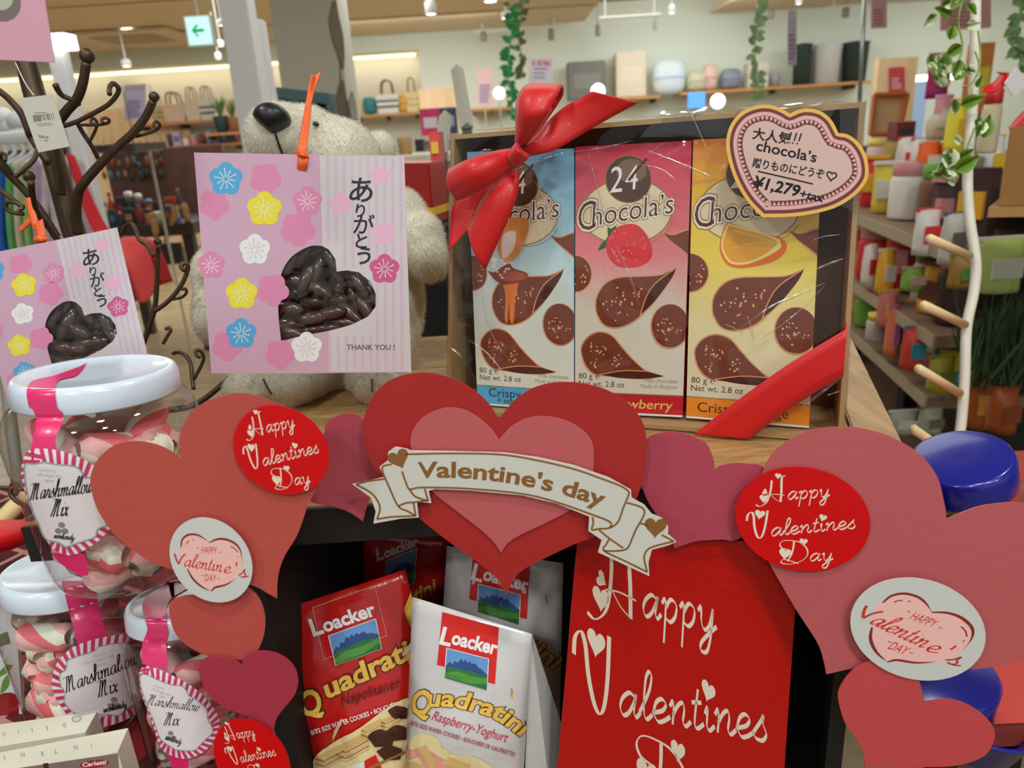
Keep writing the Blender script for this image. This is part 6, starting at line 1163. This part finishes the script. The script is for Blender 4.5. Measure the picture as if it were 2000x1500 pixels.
for p in random.choices(polys, wts, k=42000):
    n_ = p.normal; r_ = Vector((random.gauss(0, 1), random.gauss(0, 1), random.gauss(0, 1))); t_ = r_.cross(n_).normalized(); vs_ = [me.vertices[i].co for i in p.vertices]; c = vs_[0].lerp(vs_[1], random.random()).lerp(vs_[2].lerp(vs_[-1], random.random()), random.random())+bl_
    L_ = random.uniform(.0025, .0048); tip = c+(n_+t_*.9+Vector((0, 0, -.35))).normalized()*L_; s_ = n_.cross(t_)*.00018; k = len(fv); fv += [c-s_, c+s_, tip]; ff.append((k, k+1, k+2))
build('fur', [v for v in fv], ff, furm, bear, kind='stuff')
NX = (RT-UP*.12).normalized(); NU = (UP+RT*.12).normalized(); nc = P(531, 232, .588); vs, fs = blob(nc, (36*.588/FPX, .016, 29*.588/FPX), (NX, FW, NU), 24, 18)
for i, v in enumerate(vs):
    u_ = (v-nc).dot(NX); w_ = (v-nc).dot(NU)/(29*.588/FPX); k_ = 1 if w_ > 0 else 1-.62*min(1, -w_)**1.3; vs[i] = v-NX*u_*(1-k_)-NX*(.0022*min(0, w_))
build('nose', vs, fs, noseM, bear, True)
thr = mat((20, 20, 20), .5, k=1)
def onb(x, y, h=.0012): c, n_ = sB.hit(x, y); return c+n_*h
tube('mouth_seam', [onb(538, 262), onb(544, 280), onb(552, 300)], .0009, thr, bear, 6); ball('eye', onb(616, 243, .001), (.0028, .002, .0022), mat((12, 12, 12), .15, k=1, coat=1), bear)
tube('toe_seam', [onb(515, 742), onb(523, 757), onb(531, 770)], .0007, thr, bear, 6); tube('toe_seam', [onb(727, 742), onb(727, 754), onb(728, 766)], .0006, mat((90, 84, 70), .8), bear, 6)
# --- marshmallow jars
glassj = film(tint=(.975, .965, .96), gloss=.07, rough=.02, bump=.12, bscale=18, name='jar_glass', fr=1.5); lidm = mat((186, 196, 206), .22, coat=.6); ribm = mat((196, 34, 92), .3, coat=.4)
mm = [mat((214, 160, 156), .7), mat((224, 206, 186), .7), mat((208, 96, 104), .7)]
zl = mat((206, 198, 200), .45, coat=.3); zm = mat((182, 48, 92), .45); zg = mat((130, 150, 142), .5); bk_ = mat((22, 18, 20), .5, k=1)
def rope(name, c, ax, r, L, bend_, label, grp):   # twisted marshmallow: three strands
    X, Y, Z = frame_of(ax); N = 12; seg = 12; vs, fs, mi = [], [], []
    for i in range(N+1):
        u = i/N-.5; cc = c+Z*(u*L)+X*(bend_*(1-4*u*u)); k_ = min(1, (1-abs(2*u))*6+.55)
        for s in range(seg):
            an = 2*math.pi*s/seg+u*2.6; rr = r*k_*(.9+.1*abs(math.cos(an*1.5))); vs.append(cc+(X*math.cos(an)+Y*math.sin(an))*rr)
    for i in range(N):
        for s in range(seg): fs.append((i*seg+s, i*seg+(s+1) % seg, (i+1)*seg+(s+1) % seg, (i+1)*seg+s)); mi.append((s//2) % 3 if s//2 != 5 else 0)
    fs += [tuple(range(seg)), tuple(reversed(range(N*seg, (N+1)*seg)))]; mi += [1, 1]
    return build(name, vs, fs, mm, None, True, mi, label=label, cat='marshmallow', group=grp)
def jar(A, B, rl, R, seed, label, lt, which, band_px, n_m=26, loc_grp=''):
    ax = B-A; L = ax.length; Z = ax.normalized()
    j = root('marshmallow_jar', A, label, 'jar')
    s = R/.0445; hb = L*.885
    prof = [(.0, 0), (R*.55, 0), (R*.72, hb*.02), (R*.80, hb*.10), (R*.86, hb*.30), (R*.95, hb*.60), (R*.995, hb*.76), (R, hb*.84), (R*.96, hb*.92), (R*.88, hb*.98), (rl*.95, hb*1.01), (rl*.95, hb*1.05)]
    q = catmull([Vector((a_, b_, 0)) for a_, b_ in prof], 3); gl = lathe('glass_body', A, Z, [(v.x, v.y) for v in q], glassj, j, 56)
    h0 = hb*1.0; lid = lathe('lid', A, Z, [(0, h0), (rl, h0), (rl*1.01, h0+.001), (rl*1.0, L*1.0-.004), (rl*.97, L-.0012), (rl*.93, L), (rl*.88, L-.0004), (rl*.84, L-.0012), (rl*.4, L-.0014), (0, L-.0014)], lidm, j, 56)
    random.seed(seed); X, Y, _ = frame_of(Z)
    for i in range(n_m):
        hh = hb*(.10+.72*((i+.5)/n_m)); an = i*2.4; rr = R*(.80+.1*hh/hb)*.60; c = A+Z*hh+(X*math.cos(an)+Y*math.sin(an))*rr*random.uniform(.75, 1)
        tt = (X*-math.sin(an)+Y*math.cos(an))*random.uniform(.7, 1)+Z*random.uniform(-.5, .5); rope('marshmallow', c, tt, R*random.uniform(.19, .24), R*random.uniform(.75, 1.0), -R*.12*0, 'pink and cream twisted marshmallow inside the '+which, 'marshmallows in the '+which)
    return j, Surf(gl, lid), Surf(gl)
def ribbon_on(surf, j, L, Rr, nm='seal_ribbon', h=.0006):
    A_ = [tuple(v) for v in catmull([Vector(p) for p in L], 6)]; B_ = [tuple(v) for v in catmull([Vector(p) for p in Rr], 6)]; vs, fs = [], []; M = 6
    for a_, b_ in zip(A_, B_):
        for k in range(M+1): t_ = k/M; c, n_ = surf.hit(a_[0]*(1-t_)+b_[0]*t_, a_[1]*(1-t_)+b_[1]*t_); vs.append(c+n_*h)
    for i in range(len(A_)-1):
        for k in range(M): fs.append((i*(M+1)+k, i*(M+1)+k+1, (i+1)*(M+1)+k+1, (i+1)*(M+1)+k))
    return build(nm, vs, fs, ribm, j, True)
def jlabel(T, surf, j, shape_, inner, txt, h0=.0012):
    a = Art(T); o = [tuple(v) for v in outline(shape_, 8)]; a.poly(o, zl)
    ys = [p[1] for p in o]; xs = [p[0] for p in o]; import mathutils
    # diagonal magenta bars around the rim
    per = [Vector(p) for p in o]; n_ = len(per); ins = inset(o, txt['bar']); tot = sum((per[(i+1) % n_]-per[i]).length for i in range(n_)); step = txt['step']; acc = 0
    for i in range(n_):
        d_ = per[(i+1) % n_]-per[i]; L_ = d_.length
        if L_ < 1e-3: continue
        while acc < L_:
            f = acc/L_; g_ = min(1, (acc+step*.5)/L_); p0 = per[i].lerp(per[(i+1) % n_], f); p1 = per[i]+d_.normalized()*(acc+step*.5); v0 = Vector(ins[i]).lerp(Vector(ins[(i+1) % n_]), f); d2 = (Vector(ins[(i+1) % n_])-Vector(ins[i])); d2 = d2.normalized() if d2.length > 1e-6 else d_.normalized(); sk = step*.45*txt.get('skew', 1)
            a.poly([tuple(p0), tuple(p1), tuple(v0+d2*(step*.5-sk)), tuple(v0-d2*sk)], zm); acc += step
        acc -= L_
    inn = [tuple(v) for v in outline(inner, 8)]; a.poly(inn, zl); a.line(inn+[inn[0]], txt['bar']*.09, zg, sm=0)
    a.script('Marshmallow', *txt['m'][:2], txt['m'][2], bk_, .155, txt['m'][3], .3, txt['m'][4], (-25, .3)); a.script('Mjx', *txt['x'][:2], txt['x'][2], bk_, .155, txt['x'][3], .3, txt['x'][4], (-25, .3))
    x, y, k = txt['w']; gg = mat((120, 118, 120), .5)
    for dx, dy in ((0, -14), (-13, 12), (15, 12)): a.ell(x+dx*k, y+dy*k, 15*k, 12*k, gg, 20, 16)
    a.script('wonkandy', *txt['s'][:2], txt['s'][2], bk_, .3, txt['s'][3], .2, txt['s'][4], (-25, .5))
    for t_, x, y, s_, w_, an in txt['f']: a.text(t_, x, y, s_, mat((176, 168, 172), .5), an, wfit=w_, al='C')
    a.build(surf, j, h0=h0, step=1e-4, edge=6, names={'artwork': 'label'})
G1 = 'large tilted jar'; A1, B1 = P(254, 1112, .474), P(186, 722, .440)
j1, sf1, sg1 = jar(A1, B1, .0450, .0540, 3, 'large marshmallow jar tilted on top of the two others', 0, G1, None, 34)
ribbon_on(sf1, j1, [(160,716),(110,734),(58,750),(57,790),(66,800),(72,820),(68,850),(60,880)], [(170,710),(150,735),(112,748),(112,792),(124,808),(122,830),(110,855),(114,885)])
ribbon_on(sg1, j1, [(100,1078),(118,1098),(138,1112),(160,1124)], [(166,1080),(170,1096),(172,1112),(174,1122)])
X0 = crop(0, 650, 3.3333)
jlabel(X0, sg1, j1, [(150,900),(165,820),(200,765),(280,752),(400,765),(520,805),(600,850),(700,930),(760,1050),(770,1180),(700,1290),(600,1380),(470,1440),(360,1400),(290,1300),(230,1180),(170,1010)], [(180,850),(240,848),(300,836,1),(370,850),(480,860),(530,890),(550,938,1),(620,940),(700,1010),(740,1120),(690,1250,1),(640,1270),(620,1320),(540,1350),(440,1385,1),(390,1355),(310,1330),(265,1230,1),(240,1180),(195,1040),(178,930)],
 {'bar': 105, 'step': 54, 'm': (205, 1082, 56, -7.5, 400), 'x': (335, 1188, 60, -3, 112), 'w': (412, 1262, 1.5), 's': (362, 1325, 20, 6, 128), 'f': (('SWEETS', 318, 898, 26, 100, 6), ('through the', 335, 928, 30, 150, 6), ('ages', 330, 960, 28, 60, 6)), 'edge': 30, 'skew': -1})
G2 = 'lower left jar'; A2_, B2_ = P(176, 1404, .545), P(128, 1104, .515)
j2, sf2, sg2 = jar(A2_, B2_, .0412, .0465, 5, 'marshmallow jar standing beneath the tilted one on the tartan cloth', 0, G2, None, 30)
XL = crop(0, 1050, 3.3333)
ribbon_on(sf2, j2, [XL(p) for p in ((400,285),(425,380),(455,500),(508,700))], [XL(p) for p in ((600,290),(628,380),(655,500),(700,660))])
jlabel(XL, sg2, j2, [(345,900),(380,800),(470,710),(600,660),(740,632),(850,630),(900,700),(930,850),(940,1000),(900,1090),(850,1160),(720,1215),(600,1230),(480,1180),(400,1090),(350,990)], [(395,880),(430,850),(440,790,1),(520,760),(600,735),(640,705),(740,685),(820,688),(862,720,1),(890,800),(910,900),(930,1030),(880,1070,1),(800,1120),(770,1155,1),(700,1145),(560,1140),(480,1128),(420,1060,1),(425,1000),(400,950)],
 {'bar': 70, 'step': 52, 'm': (425, 1005, 52, -22, 500), 'x': (628, 1035, 54, -16, 135), 'w': (735, 1070, 1.5), 's': (668, 1132, 22, -14, 150), 'f': (('SWEETS', 640, 765, 22, 90, -16), ('through the', 635, 795, 26, 200, -16), ('ages', 648, 825, 22, 60, -16)), 'edge': 30})
G3 = 'lower right jar'; A3_, B3_ = P(392, 1482, .505), P(352, 1166, .485)
j3, sf3, sg3 = jar(A3_, B3_, .0335, .0385, 7, 'marshmallow jar half hidden by the small coral and crimson hearts', 0, G3, None, 26)
ribbon_on(sf3, j3, [XL(p) for p in ((1110,280),(980,370),(928,440),(950,540),(962,600),(930,700),(930,820))], [XL(p) for p in ((1235,330),(1120,400),(1085,470),(1090,560),(1100,620),(1085,700),(1090,860))])
ribbon_on(sg3, j3, [XL((1095,1400)), XL((1110,1450)), XL((1125,1500))], [XL((1228,1440)), XL((1228,1470)), XL((1230,1500))])
jlabel(XL, sg3, j3, [(918,870),(960,836),(1060,860),(1200,930),(1310,1010),(1390,1110),(1425,1200),(1390,1310),(1320,1390),(1220,1430),(1120,1410),(1050,1350),(1000,1200),(930,1000)], [(925,900),(960,885),(1040,920),(1120,950),(1190,960),(1230,1020,1),(1280,1050),(1340,1110),(1345,1170,1),(1380,1250),(1340,1300,1),(1300,1340),(1260,1375),(1150,1370,1),(1090,1330),(1050,1290),(1010,1180),(940,1000)],
 {'bar': 62, 'step': 42, 'm': (955, 1075, 36, 8, 335), 'x': (1065, 1212, 44, 0, 100), 'w': (1118, 1278, 1.2), 's': (1080, 1300, 18, 18, 105), 'f': (('SWEETS', 1040, 970, 18, 70, 22), ('through the', 1055, 1000, 22, 130, 22), ('ages', 1062, 1026, 18, 40, 22)), 'edge': 26, 'skew': -1})
# --- cloth, chocolate boxes, picture bag at the lower left
tart = bpy.data.materials.new('tartan'); tart.use_nodes = True; nt = tart.node_tree; b_ = nt.nodes['Principled BSDF']; tc = nt.nodes.new('ShaderNodeTexCoord'); b_.inputs['Roughness'].default_value = .9
def wave(rot, sc, lo_, hi_):
    mp = nt.nodes.new('ShaderNodeMapping'); mp.inputs['Rotation'].default_value = (0, 0, rot); nt.links.new(tc.outputs['Object'], mp.inputs[0]); w_ = nt.nodes.new('ShaderNodeTexWave'); w_.inputs['Scale'].default_value = sc; nt.links.new(mp.outputs[0], w_.inputs[0])
    r_ = nt.nodes.new('ShaderNodeValToRGB'); r_.color_ramp.elements[0].position = lo_; r_.color_ramp.elements[1].position = hi_; nt.links.new(w_.outputs['Fac'], r_.inputs[0]); return r_
def mixc(f, a, b):
    x = nt.nodes.new('ShaderNodeMix'); x.data_type = 'RGBA'; nt.links.new(f, x.inputs[0])
    for i, v in ((6, a), (7, b)):
        if isinstance(v, tuple): x.inputs[i].default_value = v
        else: nt.links.new(v, x.inputs[i])
    return x.outputs[2]
c_ = mixc(wave(.5, 4, .5, .52).outputs[0], lin((120, 14, 20)), lin((50, 10, 16))); c_ = mixc(wave(2.07, 4, .6, .62).outputs[0], c_, lin((70, 10, 16))); c_ = mixc(wave(.5, 4, .985, .99).outputs[0], c_, lin((170, 120, 110))); c_ = mixc(wave(2.07, 4, .985, .99).outputs[0], c_, lin((160, 110, 100)))
nt.links.new(c_, b_.inputs['Base Color'])
LT = 1.0
lt = root('side_table', (-.42, .55, 0), 'low side table covered with red tartan cloth under the jars', 'table')
box('tabletop', ((-.80+CXL)/2, .55, LT-.03), (CXL+.80, .62, .027), mat((60, 40, 30), .6, k=1), lt); v = [(-.80, .22), (-.085, .22), (-.085, .40), (-.14, .88), (-.80, .88)]
for sx in (-.75, CXL-.04):
    for sy in (.27, .83): box('leg', (sx, sy, 0), (.04, .04, LT-.03), mat((60, 40, 30), .6, k=1), lt)
cloth = grid4('tartan_cloth', [Vector((-.80, .22, LT-.0012)), Vector((CXL, .22, LT-.0012)), Vector((CXL, .88, LT-.0012)), Vector((-.80, .88, LT-.0012))], 20, 20, tart, None, 0); tag(cloth, 'red tartan cloth with pale lines under the marshmallow jars', 'cloth')
silver = mat((150, 146, 138), .25, metal=.6); wbox = mat((190, 186, 168), .35, coat=.3)
def tb4(top, m, H, label, letters, T, logo=False):
    zt = P(*top[0]).z; q = [PZ(x, y, zt) for x, y, _ in top]; zb_ = LT+.001
    c = hexa('chocolate_box', q, [setz(v_, zb_) for v_ in q], m, label=label, cat='box'); a = Art(T)
    for t_, x, y, s_, an in letters: a.text(t_, x, y, s_, mat((90, 88, 80), .5), an, .0, sx=.9)
    if logo is None: a.ell(935, 400, 62, 44, mat((140,136,130), .4), -10); a.ell(935, 400, 40, 28, mat((176,172,166), .4), -10); a.line([(950,360),(1080,330),(1180,312)], 30, mat((150,148,144), .4), sm=0)
    a.build(Plane(q[0], (0, 0, 1)), c); return c, q
XK = crop(0, 1340, 6.25)
k1, kq = tb4([(250,1422,.455),(-90,1487,.455),(-90,1560,.455),(230,1468,.455)], wbox, .04, 'cream chocolate box in front with widely spaced grey letters and a red logo', [(c, x, y, 74, 168) for c, x, y in (('I',1115,705),('N',940,722),('T',690,768),('E',520,800),('N',295,810),('S',60,845))], XK)
fp = plane3((230, 1468, .4545), (24, 1500, .46), (250, 1560, .49)); kf = Plane(kq[3], (kq[3]-kq[2]).cross(ZZ)); a = Art(XK)
a.poly([(1440,820),(1460,1100),(150,1100),(150,1010)], silver); a.ell(1155, 950, 180, 48, mat((150, 30, 30), .35, coat=.4), -6); a.text('Carletti', 1010, 985, 70, wt, -7, .1, .03, wfit=285); a.poly([(525,945),(590,935),(600,1060),(540,1060)], choc); a.build(kf, k1, names={'artwork': 'silver_front'})
k2, _ = tb4([(190,1389,.485),(-90,1427,.485),(-90,1472,.485),(166,1431,.485)], wbox, .04, 'cream chocolate box behind, with a grey rose and widely spaced letters', [(c, x, y, 66, 170) for c, x, y in (('D',800,455),('E',580,490),('L',395,520),('I',225,540),('C',60,565))], XK, None)
pbp = plane3((0, 1185, .54), (30, 1180, .54), (42, 1405, .57)); pb = sheet('picture_bag', [(-60,1188),(28,1180),(46,1412),(-60,1412)], pbp, .004, mat((190, 198, 196), .4, coat=.3), label='white bag printed with green leaves and cherries at the left edge', cat='bag')
a = Art(XL); a.shape([(0,870,1),(40,830),(85,830,1),(60,870),(0,905)], mat((90,130,50), .5)); a.shape([(0,1010,1),(20,930),(65,870,1),(60,960),(20,1010)], mat((90,130,50), .5)); a.poly([(0,630),(50,610),(70,690),(0,710)], mat((90,110,80), .5)); a.shape([(-30,1040),(100,1020),(112,1180),(-30,1200)], mat((130,20,26), .3, coat=.6, var=.3, vscale=60)); a.build(pbp, pb)
rc = Plane(P(-10, 1060, .66), (0, -1, .3)); ball('red_cushion', P(-15, 1050, .68), (.03, .05, .014), mat((196, 14, 18), .5), ax=(RT, FW, UP), label='bright red cushion edge at the left border above the jar lid', cat='cushion')
tube('basket_handle', D([(-40,1060,.85),(20,1000,.86),(60,960,.88),(90,930,.9)]), .010, mat((206,180,130), .5), label='curved pale wooden handle left of the tilted jar', cat='handle'); 
tube('metal_frame', D([(8,700,.9),(22,830,.9),(40,960,.9),(60,1060,.92)]), .007, mat((120,116,106), .4), label='grey metal post behind the tilted jar at the left edge', cat='frame')
# --- right: blue lidded sweets jars, cloth
blue = mat((20, 26, 120), .25, coat=.6); RTZ = 1.0
bA = P(1905, 1120, .60); bB = P(1877, 893, .55); bj = root('sweet_jar', bA, 'clear sweets jar with a royal blue lid behind the largest pink heart', 'jar'); Zb = (bB-bA).normalized(); Lb = (bB-bA).length; R_ = 92*.55/FPX
lathe('lid', bB-Zb*.024, Zb, [(R_*.9, 0), (R_, 0), (R_*1.01, .002), (R_, .020), (R_*.96, .0238), (R_*.9, .0245), (0, .0235)], blue, bj, 48); lathe('glass_body', bA, Zb, [(0, 0), (R_*1.1, 0), (R_*1.2, .01), (R_*1.2, Lb-.045), (R_*1.1, Lb-.034), (R_*.9, Lb-.028), (R_*.9, Lb-.022)], glassj, bj, 48)
yl = mat((206, 176, 60), .35, coat=.4); random.seed(12); Xb, Yb, _z = frame_of(Zb)
for i in range(16):
    an = i*2.4; c = bA+Zb*(Lb-.05-.012*(i//4))+(Xb*math.cos(an)+Yb*math.sin(an))*R_*random.uniform(.3, .8); ball('wrapped_sweet', c, (.011, .008, .009), yl, seg=8, rings=6, label='yellow wrapped sweet inside the blue-lidded jar', cat='sweet', group='yellow sweets in the jar')
lA = P(1850, 1420, .60); Zl = (ZZ+RT*.25-FW*.1).normalized(); lathe('blue_bowl', lA, Zl, [(0, 0), (.035, 0), (.047, .01), (.052, .035), (.055, .038), (.052, .039), (.048, .034), (.042, .012), (0, .008)], blue, seg=48, label='glossy royal blue bowl lying behind the lower right coral heart', cat='bowl')
lathe('blue_jar_lid', P(1790, 1340, .57), (ZZ+RT*.1).normalized(), [(0, 0), (.052, 0), (.052, .022), (.049, .025), (0, .025)], blue, seg=40, label='dark blue jar lid in the shade beneath the largest pink heart', cat='lid')
rt = root('side_table', (.62, .75, 0), 'side table with a red cloth at the lower right corner', 'table'); box('tabletop', (.56, .66, .93), (.46, .44, .03), mat((150, 60, 50), .6), rt)
for sx in (.36, .76):
    for sy in (.48, .84): box('leg', (sx, sy, 0), (.04, .04, .93), mat((120, 80, 50), .6, k=1), rt)
vs, fs = [], []
for i in range(13):
    for k in range(9):
        u, w_ = i/12, k/8; p = P(1905+u*190, 1275+w_*330, .63-.05*w_)+Vector((0, 0, .010*noise.noise(Vector((u*4, w_*5, 2)))*2)); p.z = max(p.z, .963); vs.append(p)
for i in range(12):
    for k in range(8): fs.append((i*9+k, i*9+k+1, (i+1)*9+k+1, (i+1)*9+k))
build('red_cloth', vs, fs, mat((176, 60, 50), .7), None, True, label='red cloth folded at the lower right corner below the pink heart', cat='cloth')
